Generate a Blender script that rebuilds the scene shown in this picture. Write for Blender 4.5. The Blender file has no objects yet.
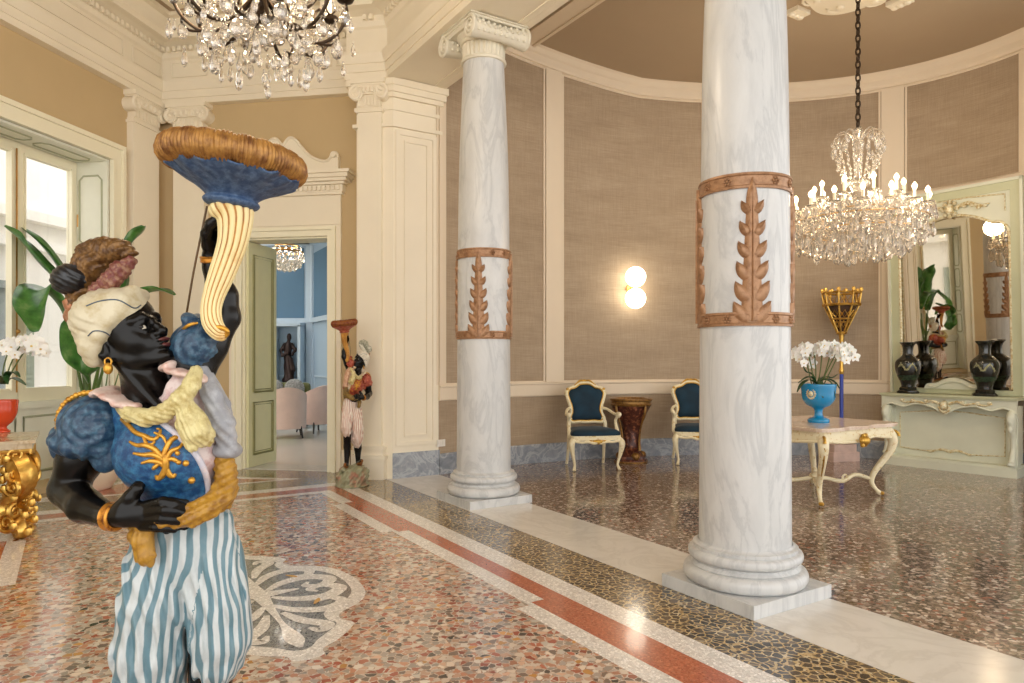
import bpy, bmesh, math, random
import numpy as np
from mathutils import Vector, Matrix
from mathutils.bvhtree import BVHTree

random.seed(7)
PI = math.pi
scene = bpy.context.scene
COL = scene.collection
F = 700.0
HOR = 358.0
EYE = 1.35

# ------------------------------------------------------------------ places
def at(px, py, d):
    return Vector(((px - 512.0) / F * d, d, EYE + (HOR - py) / F * d))

def fl(px, py):
    d = F * EYE / (py - HOR)
    return Vector(((px - 512.0) / F * d, d, 0.0))

P0 = Vector((1.248, 3.58, 0.0))
U = Vector((-0.5329, 0.8462, 0.0))
V = Vector((0.8462, 0.5329, 0.0))
def D(s, t, z=0.0):
    return P0 + U * s + V * t + Vector((0, 0, z))

CN = Vector((-4.379, 8.706, 0.0))
WB = Vector((0.986, -0.1668, 0.0))
WM = Vector((-0.1668, -0.986, 0.0))
WA = -Vector((0.1668, 0.986, 0.0))
WN = Vector((0.986, -0.1668, 0.0))
def WL(k, o, z=0.0):      # window wall: k towards the viewer from the corner, o into the room
    return CN + WA * k + WN * o + Vector((0, 0, z))
def WD(k, o, z=0.0):      # door wall
    return CN + WB * k + WM * o + Vector((0, 0, z))

# ------------------------------------------------------------------ objects
def props(o, label=None, cat=None, group=None, kind=None):
    if label: o['label'] = label
    if cat: o['category'] = cat
    if group: o['group'] = group
    if kind: o['kind'] = kind
    return o

def thing(name, loc, label, cat, group=None, rz=0.0):
    o = bpy.data.objects.new(name, None)
    o.empty_display_size = 0.1
    COL.objects.link(o)
    o.location = loc
    o.rotation_euler = (0, 0, rz)
    props(o, label, cat, group)
    bpy.context.view_layer.update()
    return o

class MB:
    def __init__(self):
        self.v = []; self.f = []; self.m = []; self.sm = []
    def add(self, verts, faces, mi=0, smooth=False):
        b = len(self.v)
        self.v.extend([tuple(p) for p in verts])
        for f in faces:
            self.f.append(tuple(i + b for i in f)); self.m.append(mi); self.sm.append(smooth)
        return self
    def box(self, c, size, rot=None, mi=0):
        x, y, z = size[0] / 2, size[1] / 2, size[2] / 2
        R = rot if rot is not None else Matrix.Identity(3)
        c = Vector(c)
        vs = [c + R @ Vector((sx * x, sy * y, sz * z)) for sz in (-1, 1) for sx, sy in ((-1, -1), (1, -1), (1, 1), (-1, 1))]
        return self.add(vs, [(3, 2, 1, 0), (4, 5, 6, 7), (0, 1, 5, 4), (1, 2, 6, 5), (2, 3, 7, 6), (3, 0, 4, 7)], mi)
    def hexa(self, a, b, mi=0):
        """two quads of 4 points (bottom ring a, top ring b)"""
        return self.add(list(a) + list(b), [(3, 2, 1, 0), (4, 5, 6, 7), (0, 1, 5, 4), (1, 2, 6, 5), (2, 3, 7, 6), (3, 0, 4, 7)], mi)
    def prism(self, pts, off, mi=0, smooth=False):
        """planar outline pts extruded by the vector off"""
        n = len(pts); off = Vector(off)
        vs = [Vector(p) for p in pts] + [Vector(p) + off for p in pts]
        fs = [tuple(range(n))[::-1], tuple(range(n, 2 * n))]
        fs += [(i, (i + 1) % n, n + (i + 1) % n, n + i) for i in range(n)]
        return self.add(vs, fs, mi, smooth)
    def lathe(self, prof, n=32, M=None, mi=0, fr=None, smooth=True, cap=True):
        """prof: (r, z) from bottom to top; fr(theta, i) scales r"""
        vs = []; M = M or Matrix.Identity(4)
        for i, (r, z) in enumerate(prof):
            for j in range(n):
                a = 2 * PI * j / n
                q = r * (fr(a, i) if fr else 1)
                vs.append(M @ Vector((q * math.cos(a), q * math.sin(a), z)))
        fs = []
        for i in range(len(prof) - 1):
            for j in range(n):
                k = (j + 1) % n
                fs.append((i * n + j, i * n + k, (i + 1) * n + k, (i + 1) * n + j))
        if cap:
            fs.append(tuple(range(n))[::-1])
            L = (len(prof) - 1) * n
            fs.append(tuple(range(L, L + n)))
        return self.add(vs, fs, mi, smooth)
    def tube(self, path, rad, n=10, mi=0, fr=None, cap=True, flat=None, up=None, smooth=True):
        """swept tube; rad number or list; fr(theta, u) radius factor; flat (a, b) scales the two axes"""
        P = [Vector(p) for p in path]; m = len(P)
        if not hasattr(rad, '__len__'): rad = [rad] * m
        T = []
        for i in range(m):
            t = P[min(i + 1, m - 1)] - P[max(i - 1, 0)]
            T.append(t.normalized() if t.length > 1e-9 else Vector((0, 0, 1)))
        ref = Vector(up) if up is not None else (Vector((0, 0, 1)) if abs(T[0].z) < 0.9 else Vector((1, 0, 0)))
        N = (ref - T[0] * ref.dot(T[0])).normalized()
        vs = []
        for i in range(m):
            if i:
                N = N - T[i] * N.dot(T[i])
                N = N.normalized() if N.length > 1e-6 else T[i].orthogonal().normalized()
            B = T[i].cross(N)
            for j in range(n):
                a = 2 * PI * j / n
                r = rad[i] * (fr(a, i / max(m - 1, 1)) if fr else 1)
                fa, fb = flat if flat else (1, 1)
                vs.append(P[i] + N * (r * fa * math.cos(a)) + B * (r * fb * math.sin(a)))
        fs = []
        for i in range(m - 1):
            for j in range(n):
                k = (j + 1) % n
                fs.append((i * n + j, i * n + k, (i + 1) * n + k, (i + 1) * n + j))
        if cap:
            fs.append(tuple(range(n))[::-1]); L = (m - 1) * n
            fs.append(tuple(range(L, L + n)))
        return self.add(vs, fs, mi, smooth)
    def ball(self, c, r, n=12, mi=0, R=None):
        rx, ry, rz = (r, r, r) if not hasattr(r, '__len__') else r
        c = Vector(c); h = max(4, n // 2); R = R or Matrix.Identity(3)
        vs = [c + R @ Vector((0, 0, -rz))]
        for i in range(1, h):
            p = -PI / 2 + PI * i / h
            for j in range(n):
                a = 2 * PI * j / n
                vs.append(c + R @ Vector((rx * math.cos(p) * math.cos(a), ry * math.cos(p) * math.sin(a), rz * math.sin(p))))
        vs.append(c + R @ Vector((0, 0, rz)))
        fs = [(0, 1 + (j + 1) % n, 1 + j) for j in range(n)]
        for i in range(h - 2):
            for j in range(n):
                k = (j + 1) % n
                fs.append((1 + i * n + j, 1 + i * n + k, 1 + (i + 1) * n + k, 1 + (i + 1) * n + j))
        L = 1 + (h - 2) * n
        fs += [(L + j, L + (j + 1) % n, len(vs) - 1) for j in range(n)]
        return self.add(vs, fs, mi, True)
    def sweep(self, path, prof, mi=0, closed=False, smooth=False, zf=None, caps=True):
        """prof: list of (o, z); o to the right of the walking direction, mitred in plan"""
        P = [Vector((p[0], p[1], 0)) for p in path]; m = len(P); np_ = len(prof)
        vs = []
        for i in range(m):
            a = P[i] - P[i - 1] if (i > 0 or closed) else P[1] - P[0]
            b = P[(i + 1) % m] - P[i] if (i < m - 1 or closed) else P[-1] - P[-2]
            a = a.normalized(); b = b.normalized()
            na = Vector((a.y, -a.x, 0)); nb = Vector((b.y, -b.x, 0))
            n = na + nb
            n = n / max(n.dot(na), 0.25) if n.length > 1e-6 else na
            z0 = zf(i) if zf else 0.0
            for o, z in prof:
                vs.append(P[i] + n * o + Vector((0, 0, z + z0)))
        fs = []
        for i in range(m if closed else m - 1):
            k = (i + 1) % m
            for j in range(np_):
                l = (j + 1) % np_
                fs.append((i * np_ + j, k * np_ + j, k * np_ + l, i * np_ + l))
        if not closed and caps:
            fs.append(tuple(range(np_))); fs.append(tuple((m - 1) * np_ + j for j in range(np_))[::-1])
        return self.add(vs, fs, mi, smooth)
    def build(self, name, mats, parent=None, sharp=40, fix=True):
        """world-space vertices; becomes ONE mesh object, child of parent if given"""
        me = bpy.data.meshes.new(name)
        inv = parent.matrix_world.inverted() if parent is not None else None
        vs = self.v if inv is None else [tuple(inv @ Vector(p)) for p in self.v]
        me.from_pydata(vs, [], self.f)
        if not isinstance(mats, (list, tuple)): mats = [mats]
        for m in mats: me.materials.append(m)
        me.polygons.foreach_set('material_index', self.m)
        me.polygons.foreach_set('use_smooth', self.sm)
        if fix:
            bm = bmesh.new(); bm.from_mesh(me)
            bmesh.ops.recalc_face_normals(bm, faces=bm.faces)
            bm.to_mesh(me); bm.free()
        if any(self.sm):
            try: me.set_sharp_from_angle(angle=math.radians(sharp))
            except Exception: pass
        me.update()
        o = bpy.data.objects.new(name, me)
        COL.objects.link(o)
        if parent is not None:
            o.parent = parent
            bpy.context.view_layer.update()
        return o
    def struct(self, name, mats, **k):
        o = self.build(name, mats, **k); o['kind'] = 'structure'
        return o

def crom(pts, k=6, closed=False):
    """Catmull-Rom through points of any length (tuples)"""
    P = [np.array(p, float) for p in pts]; n = len(P); out = []
    rng = range(n if closed else n - 1)
    for i in rng:
        p0 = P[(i - 1) % n] if (closed or i > 0) else 2 * P[0] - P[1]
        p1 = P[i]; p2 = P[(i + 1) % n]
        p3 = P[(i + 2) % n] if (closed or i + 2 < n) else 2 * P[-1] - P[-2]
        for j in range(k):
            t = j / k
            out.append(0.5 * ((2 * p1) + (-p0 + p2) * t + (2 * p0 - 5 * p1 + 4 * p2 - p3) * t * t + (-p0 + 3 * p1 - 3 * p2 + p3) * t ** 3))
    if not closed: out.append(P[-1])
    return out

def ctube(mb, pts, rads, k=5, n=10, **kw):
    """smooth tube through points with radii"""
    if not hasattr(rads, '__len__'): rads = [rads] * len(pts)
    q = crom([tuple(p) + (r,) for p, r in zip(pts, rads)], k)
    mb.tube([p[:3] for p in q], [max(float(p[3]), 1e-4) for p in q], n=n, **kw)
    return mb

def copy_tree(o, parent=None, loc=None, rz=None, label=None, group=None):
    c = o.copy(); COL.objects.link(c)
    if parent is not None:
        c.parent = parent; c.matrix_parent_inverse = o.matrix_parent_inverse.copy()
    if loc is not None: c.location = loc
    if rz is not None: c.rotation_euler = (0, 0, rz)
    if label: c['label'] = label
    if group: c['group'] = group
    for ch in list(o.children): copy_tree(ch, c)
    return c

# ------------------------------------------------------------------ sculpting field
class Field:
    def __init__(self, lo, hi, h):
        self.lo = np.array(lo, float); self.h = h
        self.n = np.ceil((np.array(hi, float) - self.lo) / h).astype(int) + 1
        self.d = np.full(tuple(self.n), 0.5, np.float32)
    def _blk(self, lo, hi):
        a = np.clip(np.floor((np.array(lo) - self.lo) / self.h).astype(int), 0, self.n - 1)
        b = np.clip(np.ceil((np.array(hi) - self.lo) / self.h).astype(int) + 1, 1, self.n)
        b = np.maximum(b, a + 1)
        sl = tuple(slice(a[i], b[i]) for i in range(3))
        ax = [self.lo[i] + self.h * np.arange(a[i], b[i]) for i in range(3)]
        X = np.meshgrid(*ax, indexing='ij')
        return sl, X[0], X[1], X[2]
    def _mix(self, sl, e, k, mode):
        d = self.d[sl]
        if mode == 'add':
            if k <= 0: r = np.minimum(d, e)
            else:
                q = np.clip(0.5 + 0.5 * (e - d) / k, 0, 1)
                r = e * (1 - q) + d * q - k * q * (1 - q)
        elif mode == 'sub':
            e = -e
            if k <= 0: r = np.maximum(d, e)
            else:
                q = np.clip(0.5 - 0.5 * (e - d) / k, 0, 1)
                r = e * (1 - q) + d * q + k * q * (1 - q)
        else:
            r = np.maximum(d, e)
        self.d[sl] = r
    def cap(self, a, b, ra, rb, k=0.01, mode='add', disp=None, sq=None):
        a = np.array(a, float); b = np.array(b, float); R = max(ra, rb) + k + 3 * self.h + 0.01
        sl, x, y, z = self._blk(np.minimum(a, b) - R, np.maximum(a, b) + R)
        ab = b - a; L = max(ab.dot(ab), 1e-12)
        t = np.clip(((x - a[0]) * ab[0] + (y - a[1]) * ab[1] + (z - a[2]) * ab[2]) / L, 0, 1)
        e = np.sqrt((x - a[0] - t * ab[0]) ** 2 + (y - a[1] - t * ab[1]) ** 2 + (z - a[2] - t * ab[2]) ** 2) - (ra + (rb - ra) * t)
        if disp is not None: e = e + disp(x, y, z)
        self._mix(sl, e, k, mode); return self
    def chain(self, pts, rads, k=0.01, mode='add', disp=None, sub=0):
        if sub:
            q = crom([tuple(p) + (r,) for p, r in zip(pts, rads)], sub)
            pts = [p[:3] for p in q]; rads = [float(p[3]) for p in q]
        for i in range(len(pts) - 1):
            self.cap(pts[i], pts[i + 1], rads[i], rads[i + 1], k if i == 0 or not sub else min(k, rads[i] * 0.4), mode, disp)
        return self
    def ell(self, c, r, R=None, k=0.01, mode='add', disp=None):
        c = np.array(c, float); r = np.array(r, float); M = np.array(R, float) if R is not None else np.eye(3)
        ext = np.sqrt(((M * r) ** 2).sum(1)) + k + 3 * self.h + 0.01
        sl, x, y, z = self._blk(c - ext, c + ext)
        X = np.stack([x - c[0], y - c[1], z - c[2]], -1) @ M
        k0 = np.sqrt(((X / r) ** 2).sum(-1)); k1 = np.sqrt(((X / (r * r)) ** 2).sum(-1)) + 1e-9
        e = np.where(k0 < 1e-4, -r.min(), k0 * (k0 - 1) / k1)
        if disp is not None: e = e + disp(x, y, z)
        self._mix(sl, e, k, mode); return self
    def box(self, c, s, R=None, rd=0.01, k=0.01, mode='add'):
        c = np.array(c, float); s = np.array(s, float); M = np.array(R, float) if R is not None else np.eye(3)
        ext = np.abs(M) @ s + k + 3 * self.h + 0.01
        sl, x, y, z = self._blk(c - ext, c + ext)
        X = np.abs(np.stack([x - c[0], y - c[1], z - c[2]], -1) @ M) - (s - rd)
        e = np.sqrt((np.maximum(X, 0) ** 2).sum(-1)) + np.minimum(X.max(-1), 0) - rd
        self._mix(sl, e, k, mode); return self
    def fn(self, f, mode='int'):
        sl, x, y, z = self._blk(self.lo, self.lo + self.h * (self.n - 1))
        self._mix(sl, f(x, y, z), 0, mode); return self
    def warp(self, f):
        sl, x, y, z = self._blk(self.lo, self.lo + self.h * (self.n - 1))
        self.d = (self.d + f(x, y, z)).astype(np.float32); return self
    def mesh(self):
        d = self.d.copy()
        for ax in range(3):
            s = [slice(None)] * 3
            s[ax] = 0; d[tuple(s)] = np.maximum(d[tuple(s)], self.h)
            s[ax] = -1; d[tuple(s)] = np.maximum(d[tuple(s)], self.h)
        ins = d < 0
        c = [slice(0, -1), slice(1, None)]
        cnt = np.zeros(tuple(self.n - 1), np.int32); acc = np.zeros(tuple(self.n - 1) + (3,), np.float32)
        for ax in range(3):
            o1, o2 = [i for i in range(3) if i != ax]
            for i in (0, 1):
                for j in (0, 1):
                    sa = [None] * 3; sb = [None] * 3
                    sa[ax] = c[0]; sb[ax] = c[1]; sa[o1] = sb[o1] = c[i]; sa[o2] = sb[o2] = c[j]
                    A = d[tuple(sa)]; B = d[tuple(sb)]
                    x = (A < 0) != (B < 0)
                    t = np.where(x, A / np.where(np.abs(A - B) < 1e-12, 1, A - B), 0)
                    cnt += x
                    acc[..., ax] += np.where(x, t, 0); acc[..., o1] += x * i; acc[..., o2] += x * j
        act = cnt > 0
        idx = np.full(act.shape, -1, np.int64); idx[act] = np.arange(act.sum())
        cell = np.argwhere(act)
        vs = self.lo + self.h * (cell + acc[act] / cnt[act][:, None])
        quads = []
        for ax in range(3):
            o1, o2 = [(1, 2), (2, 0), (0, 1)][ax]
            sa = [slice(1, -1)] * 3; sb = [slice(1, -1)] * 3
            sa[ax] = slice(0, -1); sb[ax] = slice(1, None)
            A = ins[tuple(sa)]; B = ins[tuple(sb)]
            e = np.argwhere(A != B)
            if not len(e): continue
            fl_ = A[tuple(e.T)]
            g = e + 1; g[:, ax] -= 1
            def q(i, j):
                h_ = g.copy(); h_[:, o1] -= i; h_[:, o2] -= j
                return idx[tuple(h_.T)]
            Q = np.stack([q(1, 1), q(0, 1), q(0, 0), q(1, 0)], 1)
            Q[~fl_] = Q[~fl_][:, ::-1]
            quads.append(Q)
        return vs, (np.concatenate(quads) if quads else np.zeros((0, 4), int))

def smooth_mesh(vs, fs, it=1, lam=0.5):
    if not len(fs): return vs
    e = np.concatenate([fs[:, [0, 1]], fs[:, [1, 2]], fs[:, [2, 3]], fs[:, [3, 0]]])
    for _ in range(it):
        s = np.zeros_like(vs); n = np.zeros(len(vs))
        np.add.at(s, e[:, 0], vs[e[:, 1]]); np.add.at(s, e[:, 1], vs[e[:, 0]])
        np.add.at(n, e[:, 0], 1); np.add.at(n, e[:, 1], 1)
        vs = vs + lam * (s / np.maximum(n, 1)[:, None] - vs)
    return vs

def np_mesh(name, vs, fs, mats, parent=None, attrs=None):
    """numpy mesh, world-space vertices"""
    me = bpy.data.meshes.new(name)
    if parent is not None:
        M = np.array(parent.matrix_world.inverted())
        vs = vs @ M[:3, :3].T + M[:3, 3]
    fs = np.asarray(fs, np.int32)
    me.vertices.add(len(vs)); me.vertices.foreach_set('co', np.asarray(vs, np.float32).ravel())
    me.loops.add(fs.size); me.loops.foreach_set('vertex_index', fs.ravel())
    me.polygons.add(len(fs))
    me.polygons.foreach_set('loop_start', np.arange(len(fs), dtype=np.int32) * fs.shape[1])
    try: me.polygons.foreach_set('loop_total', np.full(len(fs), fs.shape[1], np.int32))
    except Exception: pass
    me.update(calc_edges=True)
    me.polygons.foreach_set('use_smooth', np.ones(len(fs), bool))
    for m in (mats if isinstance(mats, (list, tuple)) else [mats]): me.materials.append(m)
    for k_, a in (attrs or {}).items():
        at_ = me.attributes.new(k_, 'FLOAT', 'POINT'); at_.data.foreach_set('value', np.asarray(a, np.float32))
    me.validate(); me.update()
    o = bpy.data.objects.new(name, me); COL.objects.link(o)
    if parent is not None:
        o.parent = parent
        bpy.context.view_layer.update()
    return o

# ------------------------------------------------------------------ materials
def srgb(r, g, b):
    f = lambda c: (c / 255 / 12.92) if c / 255 <= 0.04045 else ((c / 255 + 0.055) / 1.055) ** 2.4
    return (f(r), f(g), f(b), 1.0)

class NT:
    def __init__(self, name):
        self.m = bpy.data.materials.new(name); self.m.use_nodes = True
        self.t = self.m.node_tree; self.t.nodes.clear()
        self.out = self.n('ShaderNodeOutputMaterial')
        self.b = self.n('ShaderNodeBsdfPrincipled')
        self.l(self.b.outputs[0], self.out.inputs[0])
    def n(self, kind, **kw):
        x = self.t.nodes.new(kind)
        for k, v in kw.items():
            if k.startswith('i_'):
                x.inputs[k[2:].replace('_', ' ')].default_value = v
            else: setattr(x, k, v)
        return x
    def l(self, a, b): self.t.links.new(a, b)
    def pos(self, scale=None, rot=None, obj=False):
        if obj: s = self.n('ShaderNodeTexCoord').outputs['Object']
        else: s = self.n('ShaderNodeNewGeometry').outputs['Position']
        if scale is not None or rot is not None:
            mp = self.n('ShaderNodeMapping')
            if scale is not None: mp.inputs['Scale'].default_value = scale
            if rot is not None: mp.inputs['Rotation'].default_value = rot
            self.l(s, mp.inputs[0]); s = mp.outputs[0]
        return s
    def ramp(self, fac, stops, const=False):
        r = self.n('ShaderNodeValToRGB'); cr = r.color_ramp
        if const: cr.interpolation = 'CONSTANT'
        while len(cr.elements) < len(stops): cr.elements.new(0.5)
        for e, (p, c) in zip(cr.elements, stops):
            e.position = p; e.color = c
        self.l(fac, r.inputs[0]); return r.outputs[0]
    def mix(self, fac, a, b, mode='MIX'):
        x = self.n('ShaderNodeMix', data_type='RGBA', blend_type=mode)
        for s, v in ((x.inputs[0], fac), (x.inputs[6], a), (x.inputs[7], b)):
            if hasattr(v, 'is_linked'): self.l(v, s)
            else: s.default_value = v
        return x.outputs[2]
    def noise(self, vec, scale, detail=4, rough=0.55, dist=0.0, out='Fac'):
        x = self.n('ShaderNodeTexNoise'); x.inputs['Scale'].default_value = scale
        x.inputs['Detail'].default_value = detail; x.inputs['Roughness'].default_value = rough
        x.inputs['Distortion'].default_value = dist
        if vec is not None: self.l(vec, x.inputs['Vector'])
        return x.outputs[out]
    def vor(self, vec, scale, feature='F1', out='Color', rnd=1.0):
        x = self.n('ShaderNodeTexVoronoi', feature=feature); x.inputs['Scale'].default_value = scale
        x.inputs['Randomness'].default_value = rnd
        if vec is not None: self.l(vec, x.inputs['Vector'])
        return x.outputs[out]
    def math(self, op, a, b=0.0, c=None):
        x = self.n('ShaderNodeMath', operation=op)
        for i, v in enumerate((a, b) if c is None else (a, b, c)):
            if hasattr(v, 'is_linked'): self.l(v, x.inputs[i])
            else: x.inputs[i].default_value = v
        return x.outputs[0]
    def bump(self, h, strength=0.3, dist=0.01):
        x = self.n('ShaderNodeBump'); x.inputs['Strength'].default_value = strength; x.inputs['Distance'].default_value = dist
        self.l(h, x.inputs['Height']); self.l(x.outputs[0], self.b.inputs['Normal'])
    def set(self, col=None, rough=None, metal=None, spec=None, **kw):
        b = self.b
        if col is not None:
            if hasattr(col, 'is_linked'): self.l(col, b.inputs['Base Color'])
            else: b.inputs['Base Color'].default_value = col
        if rough is not None:
            if hasattr(rough, 'is_linked'): self.l(rough, b.inputs['Roughness'])
            else: b.inputs['Roughness'].default_value = rough
        if metal is not None: b.inputs['Metallic'].default_value = metal
        if spec is not None: b.inputs['Specular IOR Level'].default_value = spec
        for k, v in kw.items(): b.inputs[k.replace('_', ' ')].default_value = v
        return self.m

def plain(name, rgb, rough=0.5, metal=0.0, var=0.08, scale=8.0, bump=0.0, obj=True, **kw):
    """painted or plain surface with a little tone variation"""
    t = NT(name); c = srgb(*rgb)
    n = t.noise(t.pos(obj=obj), scale, 5)
    lo = tuple(x * (1 - var) for x in c[:3]) + (1,); hi = tuple(min(1, x * (1 + var)) for x in c[:3]) + (1,)
    m = t.set(t.ramp(n, [(0.3, lo), (0.7, hi)]), rough, metal, **kw)
    if bump: t.bump(t.noise(t.pos(obj=obj), scale * 6, 6), bump, 0.004)
    return m

def worn(name, rgb, rgb2, rough=0.4, metal=0.0, scale=14.0, lo=0.45, hi=0.62, bump=0.15, metal2=None, **kw):
    """paint worn through to a second colour"""
    t = NT(name)
    n = t.noise(t.pos(obj=True), scale, 6, 0.65)
    f = t.ramp(n, [(lo, (0, 0, 0, 1)), (hi, (1, 1, 1, 1))])
    m = t.set(t.mix(f, srgb(*rgb), srgb(*rgb2)), rough, metal, **kw)
    if bump: t.bump(n, bump, 0.004)
    return m
# ================================================================== materials of the room
def terrazzo(name, scale, stops, grout, rough, gw=0.05, tint=None):
    t = NT(name); p = t.pos()
    w = t.n('ShaderNodeVectorMath', operation='MULTIPLY_ADD')
    nz = t.noise(p, scale * 0.9, 2, out='Color'); t.l(nz, w.inputs[0])
    w.inputs[1].default_value = (0.6 / scale,) * 3; t.l(p, w.inputs[2]); q = w.outputs[0]
    cell = t.vor(q, scale, 'F1', 'Color')
    sep = t.n('ShaderNodeSeparateColor'); t.l(cell, sep.inputs[0])
    c = t.ramp(sep.outputs[0], stops, True)
    jit = t.ramp(sep.outputs[1], [(0, (0.72, 0.72, 0.72, 1)), (1, (1.15, 1.15, 1.15, 1))])
    c = t.mix(1.0, c, jit, 'MULTIPLY')
    small = t.vor(q, scale * 2.7, 'F1', 'Color'); s2 = t.n('ShaderNodeSeparateColor'); t.l(small, s2.inputs[0])
    gcol = t.ramp(s2.outputs[0], grout, True)
    e = t.vor(q, scale, 'DISTANCE_TO_EDGE', 'Distance')
    f = t.math('LESS_THAN', e, gw)
    c = t.mix(f, c, gcol)
    return t.set(c, rough, 0, 0.5, Coat_Weight=0.35, Coat_Roughness=0.06)

S = srgb
M_terr = terrazzo('terrazzo_large_chips', 29,
    [(0.0, S(174, 98, 72)), (0.13, S(218, 200, 182)), (0.25, S(188, 132, 104)), (0.38, S(162, 150, 140)), (0.50, S(204, 166, 142)),
     (0.62, S(120, 102, 90)), (0.71, S(218, 206, 192)), (0.79, S(150, 72, 50)), (0.86, S(66, 58, 54)), (0.90, S(172, 158, 146)), (0.965, S(200, 144, 76))],
    [(0.0, S(196, 174, 156)), (0.4, S(166, 132, 110)), (0.7, S(212, 198, 184))], 0.16, 0.07)
M_apsefl = terrazzo('terrazzo_dark_chips', 40,
    [(0.0, S(112, 94, 82)), (0.18, S(168, 148, 132)), (0.34, S(78, 66, 60)), (0.46, S(200, 180, 164)), (0.60, S(134, 108, 94)),
     (0.74, S(58, 52, 50)), (0.82, S(222, 208, 194)), (0.93, S(166, 112, 92))],
    [(0.0, S(124, 108, 96)), (0.5, S(160, 142, 126)), (0.8, S(96, 82, 74))], 0.16, 0.07)
M_dark = terrazzo('mosaic_black_gold', 24,
    [(0.0, S(56, 47, 38)), (0.35, S(84, 70, 55)), (0.6, S(40, 35, 31)), (0.85, S(112, 97, 80))],
    [(0.0, S(192, 166, 118)), (0.5, S(160, 136, 96)), (0.8, S(204, 188, 154))], 0.16, 0.085)
M_white = terrazzo('mosaic_white', 70,
    [(0.0, S(246, 242, 236)), (0.5, S(232, 226, 220)), (0.8, S(250, 247, 243))], [(0.0, S(206, 198, 192)), (0.6, S(226, 220, 213))], 0.22, 0.08)
M_grey = terrazzo('mosaic_grey', 70,
    [(0.0, S(122, 122, 122)), (0.4, S(94, 94, 96)), (0.7, S(150, 149, 147)), (0.9, S(70, 70, 72))], [(0.0, S(150, 148, 146))], 0.22, 0.08)
M_red = terrazzo('mosaic_red', 90,
    [(0.0, S(184, 98, 66)), (0.5, S(168, 84, 56)), (0.8, S(198, 116, 82))], [(0.0, S(176, 92, 62)), (0.6, S(194, 118, 88))], 0.2, 0.06)

def marble(name, base, vein, sc=1.6, rough=0.28, amount=0.5, stretch=(1, 1, 0.35), dark=None):
    t = NT(name); p = t.pos(stretch)
    n1 = t.noise(p, sc * 1.3, 8, 0.62, 1.4)
    v = t.math('ABSOLUTE', t.math('SUBTRACT', n1, 0.5))
    veins = t.ramp(v, [(0.0, (1, 1, 1, 1)), (0.05, (0.35, 0.35, 0.35, 1)), (0.16, (0, 0, 0, 1))])
    n2 = t.noise(p, sc * 3.3, 7, 0.6, 0.8)
    cl = t.ramp(n2, [(0.35, (0, 0, 0, 1)), (0.75, (0.8, 0.8, 0.8, 1))])
    f = t.math('MULTIPLY', t.math('MAXIMUM', veins, cl), amount)
    return t.set(t.mix(f, S(*base), S(*(vein))), rough)
M_marble = marble('white_marble_column', (214, 215, 214), (150, 154, 158), 2.6, 0.32, 0.42, (1, 1, .28))
M_marble_fl = marble('white_marble_floor', (228, 224, 216), (190, 184, 174), 1.4, 0.16, 0.4, (1, 1, 1))
M_bluemarble = marble('blue_grey_marble', (118, 126, 136), (190, 194, 200), 2.4, 0.25, 0.75, (1, 1, 1))

M_cream = plain('cream_paint', (240, 230, 208), 0.55, var=0.025, scale=2.0)
M_creamy = plain('cream_yellow_paint', (244, 238, 212), 0.42, var=0.02, scale=2.0)
M_wall = plain('ochre_beige_plaster', (200, 176, 134), 0.75, var=0.03, scale=1.2)
M_ceil = plain('brown_ceiling_plaster', (178, 158, 132), 0.8, var=0.03, scale=0.8)
M_trimap = plain('rosy_cream_paint', (230, 214, 190), 0.6, var=0.02, scale=2.0)

def fabric_mat():
    t = NT('woven_wall_fabric'); p = t.pos()
    warp = t.noise(t.pos((2.2, 2.2, 190)), 1.6, 3, 0.7)
    weft = t.noise(t.pos((170, 170, 4)), 1.0, 3, 0.7)
    big = t.noise(t.pos((1, 1, 4)), 1.4, 3)
    f = t.math('ADD', t.math('MULTIPLY', warp, 0.62), t.math('MULTIPLY', weft, 0.38))
    f = t.math('ADD', t.math('MULTIPLY', f, 0.8), t.math('MULTIPLY', big, 0.2))
    c = t.ramp(f, [(0.36, S(147, 127, 102)), (0.5, S(169, 148, 122)), (0.64, S(187, 168, 142))])
    m = t.set(c, 0.62, Sheen_Weight=0.3)
    t.bump(f, 0.25, 0.004)
    return m
M_fabric = fabric_mat()

def glass_mat(name, tint=(1, 1, 1, 1), rough=0.0):
    t = NT(name)
    g = t.n('ShaderNodeBsdfGlass'); g.inputs['Color'].default_value = tint; g.inputs['Roughness'].default_value = rough; g.inputs['IOR'].default_value = 1.5
    t.l(g.outputs[0], t.out.inputs[0]); return t.m
M_crystal = glass_mat('cut_crystal', (0.99, 0.97, 0.93, 1), 0.02)
def pane_mat():
    t = NT('window_glass')
    g = t.n('ShaderNodeBsdfTransparent'); s = t.n('ShaderNodeBsdfGlossy'); s.inputs['Roughness'].default_value = 0.02
    mx = t.n('ShaderNodeMixShader'); mx.inputs[0].default_value = 0.06
    t.l(g.outputs[0], mx.inputs[1]); t.l(s.outputs[0], mx.inputs[2]); t.l(mx.outputs[0], t.out.inputs[0]); return t.m
M_pane = pane_mat()
def emit_mat(name, rgb, s):
    t = NT(name); t.b.inputs['Emission Color'].default_value = S(*rgb); t.b.inputs['Emission Strength'].default_value = s
    return t.set(S(*rgb), 0.4)
M_bulb = emit_mat('lit_bulb', (255, 226, 176), 9)
M_globe = emit_mat('lit_opal_globe', (255, 244, 222), 5)
M_gold = worn('worn_gilding', (214, 170, 84), (150, 104, 46), 0.32, 0.85, 18, 0.5, 0.7, 0.2)
M_goldleaf = worn('bright_gilding', (226, 184, 96), (174, 126, 56), 0.28, 0.9, 12, 0.45, 0.7, 0.1)
M_brass = plain('brass', (196, 150, 84), 0.3, 0.9)

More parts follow.
